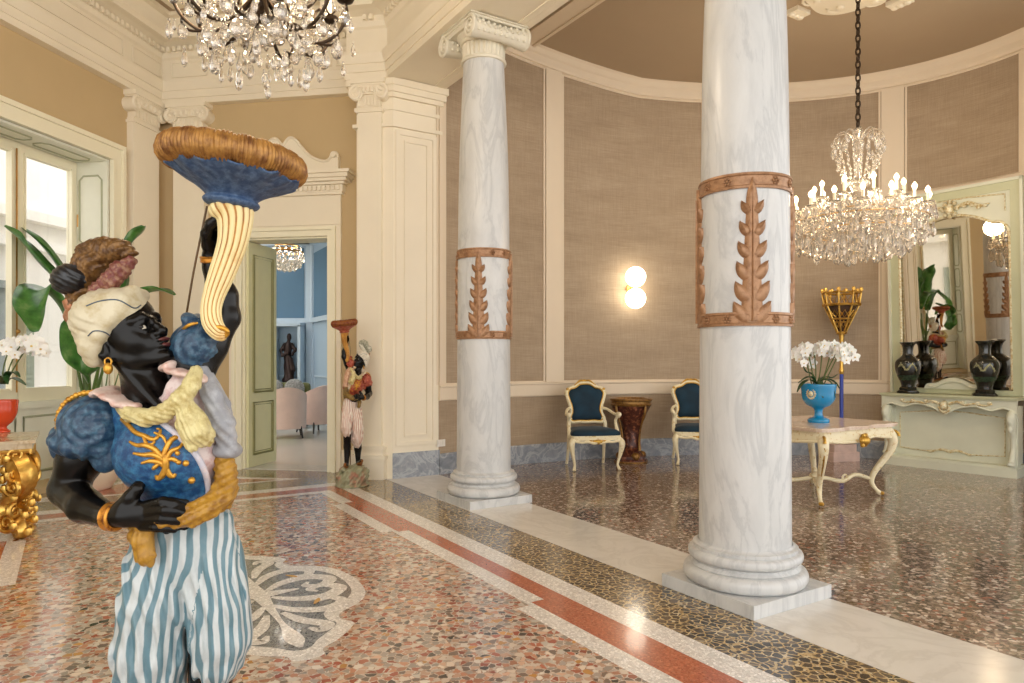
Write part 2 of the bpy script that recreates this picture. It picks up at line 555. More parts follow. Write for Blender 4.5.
# ================================================================== floor
def spoly(name, pts, mat, z, kind='structure'):
    mb = MB(); mb.add([D(s, t, z) for s, t in pts], [tuple(range(len(pts)))])
    o = mb.build(name, mat); o['kind'] = kind; return o

mb = MB(); mb.add([(-9, -4, 0), (12, -4, 0), (12, 20, 0), (-9, 20, 0)], [(0, 1, 2, 3)])
mb.struct('floor', M_dark)

SC = 1.75; TC = -2.09
def jog(tin, tout, s_end, w=0.0):
    """right side outline of the panel (t as function of s), mirrored for the left"""
    a = [(s_end, tin), (3.98 - w, tin), (3.98 - w, tout), (2.70 + w, tout), (2.70 + w, tin), (0.85 - w, tin), (0.85 - w, tout), (-0.48 + w, tout), (-0.48 + w, tin), (2 * SC - s_end, tin)]
    b = [(s, 2 * TC - t) for s, t in a[::-1]]
    return a + b
def rect(s1, t1):
    return [(s1, t1), (2 * SC - s1, t1), (2 * SC - s1, 2 * TC - t1), (s1, 2 * TC - t1)]
spoly('floor_white_border', rect(5.06, -0.44), M_white, 0.0008)
spoly('floor_red_border', rect(4.88, -0.60), M_red, 0.0014)
spoly('floor_white_fillet', jog(-0.73, -0.815, 4.67), M_white, 0.0020)
spoly('floor_terrazzo', jog(-0.85, -0.935, 4.56, 0.04), M_terr, 0.0026)
# corner triangle in front of the door
tri = [Vector((-2.33, 7.83, 0)), Vector((-4.15, 8.10, 0)), Vector((-4.62, 6.42, 0))]
cen = (tri[0] + tri[1] + tri[2]) / 3
mb = MB(); mb.add([p + Vector((0, 0, 0.0008)) for p in tri], [(0, 1, 2)]); mb.struct('floor_white_triangle', M_white)
mb = MB(); mb.add([cen + (p - cen) * 0.80 + Vector((0, 0, 0.0014)) for p in tri], [(0, 1, 2)]); mb.struct('floor_red_triangle', M_red)
# marble strip under the colonnade, apse floor
spoly('floor_marble_strip', [(5.3, 0.0), (-3.2, 0.0), (-3.2, 0.635), (5.3, 0.635)], M_marble_fl, 0.0012)
spoly('floor_apse_terrazzo', [(5.6, 0.635), (-3.2, 0.635), (-3.2, 8), (5.6, 8)], M_apsefl, 0.0006)

# medallion: outline in (s, t) about its centre
def med(s, t, z): return D(SC + s, -2.06 + t, z)
half = [(0.99, 0.0), (0.965, 0.07), (0.90, 0.085), (0.84, 0.17), (0.74, 0.27), (0.66, 0.315), (0.585, 0.275), (0.50, 0.30), (0.43, 0.40), (0.34, 0.49), (0.2, 0.545), (0.0, 0.57)]
ol = crom(half, 4)
def sym(pts):
    r = [(s, t) for s, t in pts]
    r += [(-s, t) for s, t in r[::-1][1:]]
    r += [(s, -t) for s, t in r[::-1][1:-1]]
    return r
ol = sym([(p[0], p[1]) for p in ol])
mb = MB()
n = len(ol); outer = ol
il = sym([(p[0], p[1]) for p in crom([(.87, 0), (.85, .045), (.78, .10), (.69, .195), (.62, .24), (.56, .215), (.45, .23), (.37, .33), (.29, .415), (.17, .475), (0, .495)], 4)])
inner = []
for i in range(n):
    a = np.array(ol[i - 1]); b = np.array(ol[(i + 1) % n]); tt = (b - a) / (np.linalg.norm(b - a) + 1e-9)
    nn = np.array((tt[1], -tt[0])); p = np.array(ol[i])
    if nn.dot(p) > 0: nn = -nn
    q = p + nn * 0.075
    q[1] = max(abs(q[1]), 0.0) * (1 if p[1] >= 0 else -1) if abs(p[1]) > 0.02 else 0
    inner.append(tuple(q))
mb.add([med(s, t, 0.0034) for s, t in outer], [tuple(range(n))], 0)
mb.add([med(s, t, 0.0040) for s, t in il], [tuple(range(len(il)))], 1)
SZ = [0.0046]
def scroll(pts, wds, z=0.0, mi=0):
    """flat tapering strip in medallion coordinates, mirrored four ways"""
    q = crom([tuple(p) + (w,) for p, w in zip(pts, wds)], 6)
    for ms in (1, -1):
        for mt in (1, -1):
            if (mt < 0 and all(abs(p[1]) < 1e-6 for p in pts)) or (ms < 0 and all(abs(p[0]) < 1e-6 for p in pts)): continue
            L = []; R = []; SZ[0] += .00012; z = SZ[0]
            for i in range(len(q)):
                a = q[max(i - 1, 0)][:2]; b = q[min(i + 1, len(q) - 1)][:2]
                d = (b - a) / (np.linalg.norm(b - a) + 1e-9); nn = np.array((-d[1], d[0]))
                L.append(q[i][:2] + nn * q[i][2] / 2); R.append(q[i][:2] - nn * q[i][2] / 2)
            vs = [med(p[0] * ms, p[1] * mt, z) for p in L] + [med(p[0] * ms, p[1] * mt, z) for p in R]
            k = len(L)
            mb.add(vs, [(i, i + 1, k + i + 1, k + i) for i in range(k - 1)], mi)
scroll([(0.06, 0.05), (0.16, 0.16), (0.2, 0.32), (0.1, 0.43), (-0.0, 0.36), (0.04, 0.27), (0.1, 0.30)], [0.03, 0.07, 0.10, 0.085, 0.07, 0.05, 0.02])
scroll([(0.2, 0.02), (0.34, 0.12), (0.40, 0.26), (0.33, 0.37), (0.24, 0.33), (0.27, 0.25)], [0.03, 0.07, 0.085, 0.07, 0.055, 0.02])
scroll([(0.34, 0.04), (0.5, 0.1), (0.62, 0.19), (0.68, 0.14), (0.62, 0.10)], [0.03, 0.07, 0.075, 0.06, 0.02])
scroll([(0.0, 0.0), (0.25, 0.0), (0.5, 0.0), (0.72, 0.0), (0.84, 0.0)], [0.1, 0.05, 0.03, 0.09, 0.02])
scroll([(0.0, 0.0), (0.0, 0.12), (0.0, 0.22)], [0.12, 0.07, 0.02])
scroll([(0.30, 0.22), (0.26, 0.25), (0.22, 0.27)], [0.01, 0.03, 0.01], 0.0050, 2)
M_yel = plain('mosaic_yellow', (206, 160, 84), 0.25, var=0.2, scale=60)
mb.struct('floor_medallion', [M_white, M_grey, M_yel])

# ================================================================== walls of the salon
TOP = 5.42
WTH = 0.45
KW = [(0.85, 2.45), (3.80, 5.40), (6.75, 8.35)]
mb = MB()
def lbox(k0, k1, z0, z1, o0=-WTH, o1=0.0, m=None, mi=0):
    (m or mb).hexa([WL(k0, o0, z0), WL(k1, o0, z0), WL(k1, o1, z0), WL(k0, o1, z0)], [WL(k0, o0, z1), WL(k1, o0, z1), WL(k1, o1, z1), WL(k0, o1, z1)], mi)
def dbox(k0, k1, z0, z1, o0=-0.30, o1=0.0, m=None, mi=0):
    (m or mb).hexa([WD(k0, o0, z0), WD(k1, o0, z0), WD(k1, o1, z0), WD(k0, o1, z0)], [WD(k0, o0, z1), WD(k1, o0, z1), WD(k1, o1, z1), WD(k0, o1, z1)], mi)
ZW = 3.58
prev = -0.45
for a, b in KW:
    lbox(prev, a, 0, TOP); lbox(a, b, ZW, TOP); lbox(a, b, 0, 0.06); prev = b
lbox(prev, 12.0, 0, TOP)
mb.struct('wall_left', M_wall)
mb = MB()
DK0, DK1, DZ = 1.125, 2.23, 2.80
dbox(0.0, DK0, 0, TOP); dbox(DK1, 3.4, 0, TOP); dbox(DK0, DK1, DZ, TOP)
mb.struct('wall_back', M_wall)

# pier between the door wall and the colonnade
Kc = D(4.957, 0.078); Jc = D(4.957, 0.64)
E1 = -WB
Lc = Kc + E1 * 0.43
mb = MB()
def pier(off, z0, z1, mi=0):
    a = Kc - U * 0 ; pts = [Kc, Lc, Lc - WM * 0.7, Jc + U * 0.8 + V * 0.0, Jc]
    c = sum(pts, Vector()) / 5
    out = []
    for p in pts: out.append(p)
    # outward growth of the three seen faces
    n1 = WM; n2 = -U
    k = off
    # corner between faces n1 and n2
    A = n1; B = n2; det = A.x * B.y - A.y * B.x
    gx = (k * B.y - A.y * k) / det; gy = (A.x * k - k * B.x) / det
    out[0] = Kc + Vector((gx, gy, 0)); out[1] = Lc + n1 * k + E1 * k; out[2] = pts[2] + E1 * k
    out[4] = Jc + n2 * k + V * k; out[3] = pts[3] + V * k
    mb.prism([p + Vector((0, 0, z0)) for p in out], (0, 0, z1 - z0), mi)
pier(0, 0, 4.5)
pier(0.035, 3.93, 3.97); pier(0.02, 4.12, 4.16); pier(0.045, 4.26, 4.31); pier(0.07, 4.31, 4.38); pier(0.09, 4.38, 4.455)
# flat panel with a raised moulding on the jamb
def jamb(s_off, t0, t1, z0, z1):
    p = [D(4.957 - s_off, t0, z0), D(4.957 - s_off, t1, z0), D(4.957 - s_off, t1, z1), D(4.957 - s_off, t0, z1)]
    return p
def rail_frame(m, corner_fn, a0, a1, z0, z1, w, mi=0):
    """rectangular raised frame; corner_fn(a, o, z)"""
    for (p, q, r, s) in ((a0, a1, z0, z0 + w), (a0, a1, z1 - w, z1), (a0, a0 + w, z0 + w, z1 - w), (a1 - w, a1, z0 + w, z1 - w)):
        m.hexa([corner_fn(p, 0, r), corner_fn(q, 0, r), corner_fn(q, 0, s), corner_fn(p, 0, s)],
               [corner_fn(p, 0.018, r), corner_fn(q, 0.018, r), corner_fn(q, 0.018, s), corner_fn(p, 0.018, s)], mi)
jf = lambda a, o, z: D(4.957 - o + 0.002, 0.078 + a, z)
rail_frame(mb, jf, 0.03, 0.53, 0.36, 3.90, 0.045)
rail_frame(mb, jf, 0.13, 0.43, 0.46, 3.80, 0.022)
mb.struct('wall_pier', M_cream)
mb = MB()
mb.prism([D(4.945, 0.066, 0), D(4.945, 0.652, 0), D(5.4, 0.652, 0), D(5.4, 0.3, 0)], (0, 0, 0.285))
mb.struct('baseboard_pier', M_bluemarble)

# pilasters (shaft, base, Ionic cap)
def pilaster(name, fn, k0, k1, o1=0.09, zt=4.45):
    m = MB()
    def bx(a, b, o, z0, z1):
        m.hexa([fn(a, -0.02, z0), fn(b, -0.02, z0), fn(b, o, z0), fn(a, o, z0)], [fn(a, -0.02, z1), fn(b, -0.02, z1), fn(b, o, z1), fn(a, o, z1)])
    w = k1 - k0; c = (k0 + k1) / 2
    bx(k0 - .045, k1 + .045, o1 + .045, 0, 0.22); bx(k0 - .06, k1 + .06, o1 + .06, 0.22, 0.27); bx(k0 - .03, k1 + .03, o1 + .03, 0.27, 0.33); bx(k0 - .045, k1 + .045, o1 + .045, 0.33, 0.37)
    bx(k0, k1, o1, 0.37, zt - 0.30)
    bx(k0 - .02, k1 + .02, o1 + .02, zt - 0.36, zt - 0.33)
    bx(k0 + .01, k1 - .01, o1 + .012, zt - 0.30, zt - 0.17)
    for i in range(7):
        kk = k0 + w * (i + 0.5) / 7
        bx(kk - w * .045, kk + w * .045, o1 + .022, zt - 0.29, zt - 0.19)
    bx(k0 - .01, k1 + .01, o1 + .05, zt - 0.17, zt - 0.07)
    for i in range(5):
        kk = k0 + w * (i + 0.75) / 5.5
        m.ball(fn(kk, o1 + .05, zt - 0.125), (0.026, 0.026, 0.036), 8)
    bx(k0 - .06, k1 + .06, o1 + .075, zt - 0.055, zt)
    bx(k0 - .04, k1 + .04, o1 + .06, zt - 0.075, zt - 0.055)
    for sgn, ke in ((-1, k0 - .005), (1, k1 + .005)):
        q = []; rr = []
        for i in range(26):
            th = i / 25 * 2.3 * 2 * PI / 2 * 1.0
            r = 0.085 * (1 - i / 25 * 0.82)
            q.append(fn(ke + sgn * (-0.0) + sgn * r * math.sin(th) * 1.0, o1 + .05, zt - 0.155 + r * math.cos(th))); rr.append(0.022 * (1 - 0.4 * i / 25))
        m.tube(q, rr, 8)
        n0 = fn(ke, o1 + .045, zt - 0.155); n1 = fn(ke, -0.0, zt - 0.155); m.tube([n1, n0], 0.082, 16)
    return m.struct(name, M_cream)
pilaster('wall_pilaster_left', WL, 0.14, 0.58)
pilaster('wall_pilaster_back', WD, 0.245, 0.66)
ff = lambda k, o, z: Lc - E1 * k + WM * o + Vector((0, 0, z))
pilaster('wall_pilaster_pier', ff, 0.035, 0.31, 0.05)

# entablature
ent_path = [WL(12, 0), CN, WD(2.728, 0), Lc, Kc, D(-3.2, 0.078)]
arch = [(-0.05, 4.45), (0.10, 4.45), (0.10, 4.52), (0.115, 4.52), (0.115, 4.61), (0.13, 4.61), (0.15, 4.66), (0.165, 4.70), (0.165, 4.725), (0.09, 4.73), (-0.05, 4.73)]
frz = [(-0.05, 4.73), (0.085, 4.73), (0.085, 5.0), (0.11, 5.02), (0.12, 5.05), (-0.05, 5.05)]
cor = [(-0.05, 5.05), (0.12, 5.05), (0.13, 5.07), (0.13, 5.13), (0.19, 5.15), (0.22, 5.16), (0.30, 5.17), (0.30, 5.24), (0.33, 5.27), (0.38, 5.33), (0.40, 5.36), (0.40, 5.38), (-0.05, 5.38)]
mb = MB()
for p in (arch, frz, cor): mb.sweep(ent_path, p)
mb.struct('trim_entablature', M_cream)
mb = MB()
for i in range(len(ent_path) - 1):
    a = Vector(ent_path[i]); b = Vector(ent_path[i + 1]); L = (b - a).length; d = (b - a) / L; nn = Vector((d.y, -d.x, 0))
    a0 = 0.0 if i != 0 else max(0, L - 9.5)
    k = a0 + 0.16
    while k < L - 0.14 and L > 0.4:
        c = a + d * k + nn * 0.15 + Vector((0, 0, 5.10))
        R = Matrix((d, nn, Vector((0, 0, 1)))).transposed()
        mb.box(c, (0.042, 0.055, 0.055), R); k += 0.075
mb.struct('trim_dentils', M_cream)
# frieze panels: raised strips with lozenge ends
mb = MB()
def frz_panel(fn, k0, k1, o=0.087):
    for (p, q, r, s) in ((k0, k1, 4.78, 4.795), (k0, k1, 4.955, 4.97), (k0, k0 + .015, 4.795, 4.955), (k1 - .015, k1, 4.795, 4.955)):
        mb.hexa([fn(p, o, r), fn(q, o, r), fn(q, o, s), fn(p, o, s)], [fn(p, o + .012, r), fn(q, o + .012, r), fn(q, o + .012, s), fn(p, o + .012, s)])
for k in (0.10, 0.75, 2.6, 3.3, 5.2): frz_panel(WL, k, k + (0.5 if k in (0.10, 2.6) else 1.7 if k < 5 else 2))
for k0, k1 in ((0.22, 0.7), (0.8, 2.3), (2.36, 2.66)): frz_panel(WD, k0, k1)
mb.struct('trim_frieze_panels', M_cream)

# colonnade beam (soffit with sunk panels between mouldings)
mb = MB()
def beam(s0, s1, t0, t1, z0, z1, mi=0):
    mb.hexa([D(s0, t0, z0), D(s1, t0, z0), D(s1, t1, z0), D(s0, t1, z0)], [D(s0, t0, z1), D(s1, t0, z1), D(s1, t1, z1), D(s0, t1, z1)], mi)
beam(5.4, -3.2, 0.078, 0.66, 4.462, 5.9)
beam(4.95, -3.2, -0.02, 0.045, 4.449, 4.47); beam(4.95, -3.2, 0.60, 0.69, 4.449, 4.56)
beam(4.95, -3.2, 0.055, 0.11, 4.452, 4.47); beam(4.95, -3.2, 0.54, 0.60, 4.452, 4.47)
mb.struct('wall_colonnade_beam', M_cream)
# salon ceiling
mb = MB()
mb.add([WL(12, -0.4, TOP - .03), WL(-0.4, -0.4, TOP - .03), WD(3.2, -0.4, TOP - .03), D(5.0, 0.3, TOP - .03), D(-3.2, 0.3, TOP - .03)], [(0, 1, 2, 3, 4)])
mb.struct('ceiling', M_ceil)
mb = MB()
cp = [WL(12, 0), CN, WD(2.72, 0), D(4.9, 0.07), D(-3.2, 0.07)]
mb.sweep(cp, [(0.62, 5.33), (0.74, 5.33), (0.76, 5.36), (0.78, 5.395), (0.58, 5.395), (0.60, 5.36)])
mb.sweep(cp, [(0.38, 5.35), (0.46, 5.355), (0.48, 5.395), (0.36, 5.395)])
mb.struct('trim_ceiling', M_cream)

# skirting on salon walls
mb = MB()
def lb(k0, k1, z0, z1, o): lbox(k0, k1, z0, z1, -0.01, o)
for k0, k1 in ((0.0, 0.14), (0.58, 0.66), (2.64, 3.6), (5.6, 6.55), (8.55, 12)): lb(k0, k1, 0, 0.26, 0.03)
for k0, k1 in ((0.0, 0.245), (0.66, 0.95), (2.40, 2.73)): dbox(k0, k1, 0, 0.26, -0.01, 0.03)
mb.struct('baseboard_salon', M_cream)

# ================================================================== windows
M_shutterin = plain('white_green_shutter_paint', (236, 236, 220), 0.4, var=0.02)
M_greenline = plain('grey_green_line', (176, 178, 150), 0.5, var=0.05)
for wi, (a, b) in enumerate(KW):
    r = bpy.data.objects.new('window_%d' % (wi + 1), None); COL.objects.link(r)
    r.location = WL((a + b) / 2, 0, 0); r['kind'] = 'structure'; bpy.context.view_layer.update()
    m = MB()      # architrave round the opening
    for (k0, k1, z0, z1) in ((a - .19, a, 0.0, ZW + .19), (b, b + .19, 0.0, ZW + .19), (a, b, ZW, ZW + .19)):
        lbox(k0, k1, z0, z1, -0.01, 0.035, m)
    for (k0, k1, z0, z1) in ((a - .19, a - .14, 0, ZW + .19), (b + .14, b + .19, 0, ZW + .19), (a - .14, b + .14, ZW + .14, ZW + .19)):
        lbox(k0, k1, z0, z1, 0.035, 0.06, m)
    for (k0, k1, z0, z1) in ((a - .03, a, 0, ZW + .03), (b, b + .03, 0, ZW + .03), (a, b, ZW, ZW + .03)):
        lbox(k0, k1, z0, z1, 0.035, 0.05, m)
    m.build('window_frame', M_creamy, r)
    m = MB()      # panelled reveals and soffit
    lbox(a - .005, a + .025, 0.06, ZW, -WTH, -0.01, m); lbox(b - .025, b + .005, 0.06, ZW, -WTH, -0.01, m); lbox(a + .025, b - .025, ZW - .025, ZW + .005, -WTH, -0.01, m)
    lbox(a + .025, b - .025, 0.0, 0.86, -WTH + .02, -WTH + .07, m)
    lbox(a, b, 0.83, 0.90, -WTH, -WTH + .12, m)
    def oct_frame(f3, c0, c1, z0, z1, w=0.022, cut=0.05):
        q = [(c0 + cut, z0), (c1 - cut, z0), (c1, z0 + cut), (c1, z1 - cut), (c1 - cut, z1), (c0 + cut, z1), (c0, z1 - cut), (c0, z0 + cut)]
        pts = [f3(x, z) for x, z in q]
        m.tube(pts + pts[:2], w / 2, 6, mi=1, cap=False)
    for kk in (a + .026, b - .026):
        f3 = lambda o, z, kk=kk: WL(kk, o, z)
        for z0, z1 in ((0.98, 1.42), (1.50, 2.02), (2.10, 2.55), (2.63, 3.40)):
            oct_frame(f3, -WTH + .09, -0.08, z0, z1)
        m.box(WL(kk, -WTH / 2, 0.5), (0.02, 0.30, 0.6), Matrix((WA, WN, Vector((0, 0, 1)))).transposed())
    f3 = lambda k, o: WL(k, o, ZW - .026)
    for k0, k1 in ((a + .10, (a + b) / 2 - .06), ((a + b) / 2 + .06, b - .10)):
        q = [(k0 + .05, -.32), (k1 - .05, -.32), (k1, -.27), (k1, -.18), (k1 - .05, -.13), (k0 + .05, -.13), (k0, -.18), (k0, -.27)]
        pts = [f3(x, o) for x, o in q]; m.tube(pts + pts[:2], .011, 6, mi=1, cap=False)
    for k0, k1 in ((a + .08, (a + b) / 2 - .05), ((a + b) / 2 + .05, b - .08)):
        q = [WL(k0, -WTH + .072, .16), WL(k1, -WTH + .072, .16), WL(k1, -WTH + .072, .74), WL(k0, -WTH + .072, .74)]
        m.tube(q + q[:2], .015, 6, mi=1, cap=False)
    m.build('reveal_panelling', [M_shutterin, M_greenline], r)
    for ci, (k0, k1) in enumerate(((a + .03, (a + b) / 2 - .002), ((a + b) / 2 + .002, b - .03))):
        m = MB(); w = 0.085
        for (p, q, r0, s0) in ((k0, k0 + w, .9, ZW - .03), (k1 - w, k1, .9, ZW - .03), (k0 + w, k1 - w, .9, 1.04), (k0 + w, k1 - w, ZW - .14, ZW - .03)):
            lbox(p, q, r0, s0, -WTH + .0, -WTH + .055, m)
        for (p, q, r0, s0) in ((k0 + w - .02, k0 + w, 1.02, ZW - .12), (k1 - w, k1 - w + .02, 1.02, ZW - .12)):
            lbox(p, q, r0, s0, -WTH + .055, -WTH + .07, m)
        cs = m.build('casement', M_creamy, r)
        m = MB(); lbox(k0 + w, k1 - w, 1.04, ZW - .14, -WTH + .022, -WTH + .028, m); m.build('pane', M_pane, cs)
        if ci == 0:
            m = MB()
            for z in (1.3, 2.9): m.tube([WL(k0 - .012, -WTH + .06, z - .07), WL(k0 - .012, -WTH + .06, z + .07)], .013, 8)
            m.build('hinge', M_brass, cs)
        else:
            m = MB(); m.tube([WL(k0 + .03, -WTH + .075, 1.0), WL(k0 + .03, -WTH + .075, ZW - .1)], .008, 6); m.ball(WL(k0 + .03, -WTH + .09, 1.62), .022); m.build('bolt_handle', M_brass, cs)

# house across the street
M_out = plain('pale_facade', (240, 236, 226), 0.8, var=0.02); M_outsh = plain('weathered_green_shutter', (150, 160, 142), 0.6)
hb = thing('house_facade', WL(3, -6.3, -5.0), 'pale plastered house across the way with green louvred shutters', 'building')
m = MB()
def hbox(k0, k1, z0, z1, o0, o1, mi=0): lbox(k0, k1, z0, z1, o0, o1, m, mi)
hbox(-9, 14, -5, 7.5, -6.6, -6.3); hbox(-9, 14, 3.55, 3.75, -6.3, -6.1); hbox(-9, 14, 4.1, 4.3, -6.3, -6.0)
m.build('wall', M_out, hb)
M_dkpane = plain('grey_panes', (150, 156, 152), 0.2, var=0.1)  # plain grey-green colour for the facade panes
for c in (-6.6, -3.6, -0.6, 2.4, 5.4, 8.4):
    m = MB(); hbox(c - .5, c + .5, 0.2, 2.7, -6.3, -6.25); hbox(c - .6, c + .6, 2.7, 2.85, -6.3, -6.15); fr = m.build('window', M_dkpane, hb)
    for sg in (-1, 1):
        m = MB()
        x0, x1 = sorted((c + sg * .52, c + sg * 1.02))
        hbox(x0, x1, 0.2, 2.7, -6.3, -6.24)
        for i in range(22): hbox(x0 + .05, x1 - .05, 0.3 + i * .108, 0.36 + i * .108, -6.24, -6.225)
        m.build('shutter', M_outsh, fr)

# ================================================================== door and its surround
r = bpy.data.objects.new('door_1', None); COL.objects.link(r); r.location = WD((DK0 + DK1) / 2, 0, 0); r['kind'] = 'structure'; bpy.context.view_layer.update()
m = MB()
for (k0, k1, z0, z1) in ((DK0 - .11, DK0, 0, DZ + .11), (DK1, DK1 + .11, 0, DZ + .11), (DK0, DK1, DZ, DZ + .11)):
    dbox(k0, k1, z0, z1, -.02, .05, m)
for (k0, k1, z0, z1) in ((DK0 - .11, DK0 - .07, 0, DZ + .11), (DK1 + .07, DK1 + .11, 0, DZ + .11), (DK0 - .07, DK1 + .07, DZ + .07, DZ + .11)):
    dbox(k0, k1, z0, z1, .05, .08, m)
for (k0, k1) in ((DK0, DK0 + .02), (DK1 - .02, DK1)): dbox(k0, k1, 0, DZ, -.31, -.0, m)
dbox(DK0, DK1, DZ - .02, DZ, -.31, 0, m)
m.build('door_frame', M_creamy, r)
m = MB()      # plain pilaster strips, frieze, dentilled cornice and swan-neck top
K0, K1 = DK0 - .165, DK1 + .165
dbox(K0, DK0 - .11, 0, 3.28, -.01, .04, m); dbox(DK1 + .11, K1, 0, 3.28, -.01, .04, m); dbox(DK0 - .11, DK1 + .11, DZ + .11, 3.28, -.01, .04, m)
dbox(K0 - .01, K1 + .01, DZ + .13, DZ + .16, .04, .055, m)
for (e, z0, z1) in ((.03, 3.28, 3.31), (.075, 3.39, 3.42), (.12, 3.42, 3.455), (.15, 3.455, 3.50), (.18, 3.50, 3.535)):
    dbox(K0 - e, K1 + e, z0, z1, -.01, .05 + e, m)
dbox(K0 - .045, K1 + .045, 3.31, 3.39, -.01, .09, m)
nd = 26
for i in range(nd):
    k = K0 - .02 + (K1 - K0 + .04) * (i + .5) / nd
    dbox(k - .017, k + .017, 3.325, 3.375, .09, .115, m)
dbox(K0 + .02, K1 - .02, 3.535, 3.575, -.01, .09, m)
kc = (DK0 + DK1) / 2; hw = (K1 - K0) / 2 - .02
prof = crom([(1.0, .0), (1.0, .14), (.97, .19), (.90, .19), (.86, .13), (.78, .10), (.66, .115), (.5, .17), (.36, .27), (.24, .37), (.14, .40), (.06, .36), (.0, .30)], 3)
for sg in (1, -1):
    pts = [WD(kc + sg * hw * float(p[0]), .0, 3.575 + float(p[1])) for p in prof] + [WD(kc, .0, 3.575)]
    m.prism(pts, WM * .07)
    m.tube([WD(kc + sg * hw * float(p[0]), .075, 3.575 + float(p[1])) for p in prof[3:]], .017, 8)
    m.tube([WD(kc + sg * hw * .93, -.0, 3.745), WD(kc + sg * hw * .93, .10, 3.745)], .035, 14)
m.build('door_pediment', M_cream, r)
# leaves: the near one folded open into the next room, its twin open too
M_leaf = plain('pale_green_door_paint', (228, 224, 182), 0.4, var=0.03); M_leafline = plain('olive_line', (142, 138, 84), 0.5)
def door_leaf(hk, ang, sg, ho=-.31, L=.545):
    e = thing('door_leaf', WD(hk, ho, 0.01), None, None)
    dvec = (WB * sg * math.cos(ang) - WM * math.sin(ang)).normalized(); nv = Vector((dvec.y, -dvec.x, 0))
    pt = lambda x, o, z: WD(hk, ho, z) + dvec * x + nv * o
    m = MB()
    m.hexa([pt(0, -.02, .01), pt(L, -.02, .01), pt(L, .02, .01), pt(0, .02, .01)], [pt(0, -.02, DZ - .03), pt(L, -.02, DZ - .03), pt(L, .02, DZ - .03), pt(0, .02, DZ - .03)])
    for z0, z1 in ((.16, .80), (.93, DZ - .18)):
        for o in (-.022, .022):
            q = [pt(.09, o, z0), pt(L - .09, o, z0), pt(L - .09, o, z1), pt(.09, o, z1)]
            m.tube(q + q[:2], .016, 6, mi=1, cap=False)
            q = [pt(.12, o, z0 + .03), pt(L - .12, o, z0 + .03), pt(L - .12, o, z1 - .03), pt(.12, o, z1 - .03)]
            m.tube(q + q[:2], .006, 6, mi=1, cap=False)
    return m, e
for hk, ang, sg, ho, L_ in ((DK0 + .03, math.radians(86), 1, -.04, .60), (DK1 - .025, math.radians(100), -1, -.31, .545)):
    m, e = door_leaf(hk, ang, sg, ho, L_)
    bpy.data.objects.remove(e)
    lf = m.build('door_leaf', [M_leaf, M_leafline], r)
mb = MB(); dbox(DK0, DK1, 0.0, 0.006, -.4, .0, mb); mb.struct('floor_threshold', M_marble_fl)

# ================================================================== apse
AS, AB, AT0 = 3.25, 4.8, 1.7
pth = [(4.957, .64), (5.02, .95), (5.09, 1.3)]
for i in range(0, 40):
    th = PI * i / 60
    pth.append((1.88 + AS * math.cos(th), AT0 + AB * math.sin(th)))
apse_xy = [D(s, t) for s, t in pth]
def zrise(t): return 0.13 * max(0.0, 3.6 - t)
zf = lambda i: zrise(pth[i][1])
AZ = 4.93
mb = MB(); mb.sweep(apse_xy, [(-.25, 0), (0, 0), (0, AZ + .5), (-.25, AZ + .5)], zf=None, smooth=True)
mb.struct('wall_apse', M_fabric, sharp=35)
mb = MB()
mb.sweep(apse_xy, [(0, AZ - .005), (.012, AZ - .005), (.02, AZ + .01), (.012, AZ + .028), (.03, AZ + .03), (.045, AZ + .06), (.05, AZ + .13), (.07, AZ + .15), (.10, AZ + .20), (.13, AZ + .225), (0, AZ + .225)], zf=zf)
mb.struct('trim_apse_crown', M_trimap, sharp=30)
mb = MB()
mb.sweep(apse_xy, [(0, .855), (.02, .855), (.028, .87), (.028, 1.0), (.04, 1.015), (.04, 1.03), (.012, 1.035), (.012, 1.05), (0, 1.055)])
mb.struct('trim_chair_rail', M_trimap, sharp=30)
mb = MB(); mb.sweep(apse_xy, [(0, 0), (.03, 0), (.03, .225), (.022, .24), (0, .24)]); mb.struct('baseboard_apse', M_bluemarble, sharp=30)
# arclength lookup by picture column
acc = [0.0]
for i in range(1, len(apse_xy)): acc.append(acc[-1] + (apse_xy[i] - apse_xy[i - 1]).length)
def apse_pt(l):
    for i in range(1, len(acc)):
        if l <= acc[i]:
            f = (l - acc[i - 1]) / (acc[i] - acc[i - 1]); return apse_xy[i - 1].lerp(apse_xy[i], f), pth[i - 1][1] * (1 - f) + pth[i][1] * f
    return apse_xy[-1], pth[-1][1]
def apse_l(px):
    best = None
    l = 0.0
    while l < acc[-1]:
        p, _ = apse_pt(l)
        if p.y > 0.3 and 512 + F * p.x / p.y >= px: return l
        l += .01
    return l
def apse_dir(l):
    a, _ = apse_pt(max(l - .05, 0)); b, _ = apse_pt(l + .05); return (b - a).normalized()
mb = MB()
strips = [(437.5, 443), (545, 561), (703, 722), (881, 903.5), (1021.5, 1052)]
for x0, x1 in strips:
    l0, l1 = apse_l(x0), apse_l(x1)
    path = [apse_pt(l0 + (l1 - l0) * i / 6)[0] for i in range(7)]
    t_ = apse_pt((l0 + l1) / 2)[1]; zt = AZ + zrise(t_) + .02
    mb.sweep(path, [(0, 1.04), (.025, 1.04), (.025, zt), (0, zt)])
    for l in (l0, l1):
        e = .028 if l == l0 else -.028
        pp = [apse_pt(l - e * 1.2)[0], apse_pt(l - e * .3)[0]]
        if e < 0: pp = pp[::-1]
        mb.sweep(sorted(pp, key=lambda p: 0) if False else pp, [(0, 1.04), (.013, 1.04), (.013, zt), (0, zt)])
l0, l1 = apse_l(903), apse_l(1024) + .3
path = [apse_pt(l0 + (l1 - l0) * i / 10)[0] for i in range(11)]
mb.sweep(path, [(0, 3.40), (.028, 3.40), (.028, 3.52), (.012, 3.53), (0, 3.54)])
mb.struct('trim_apse_panels', M_trimap, sharp=30)
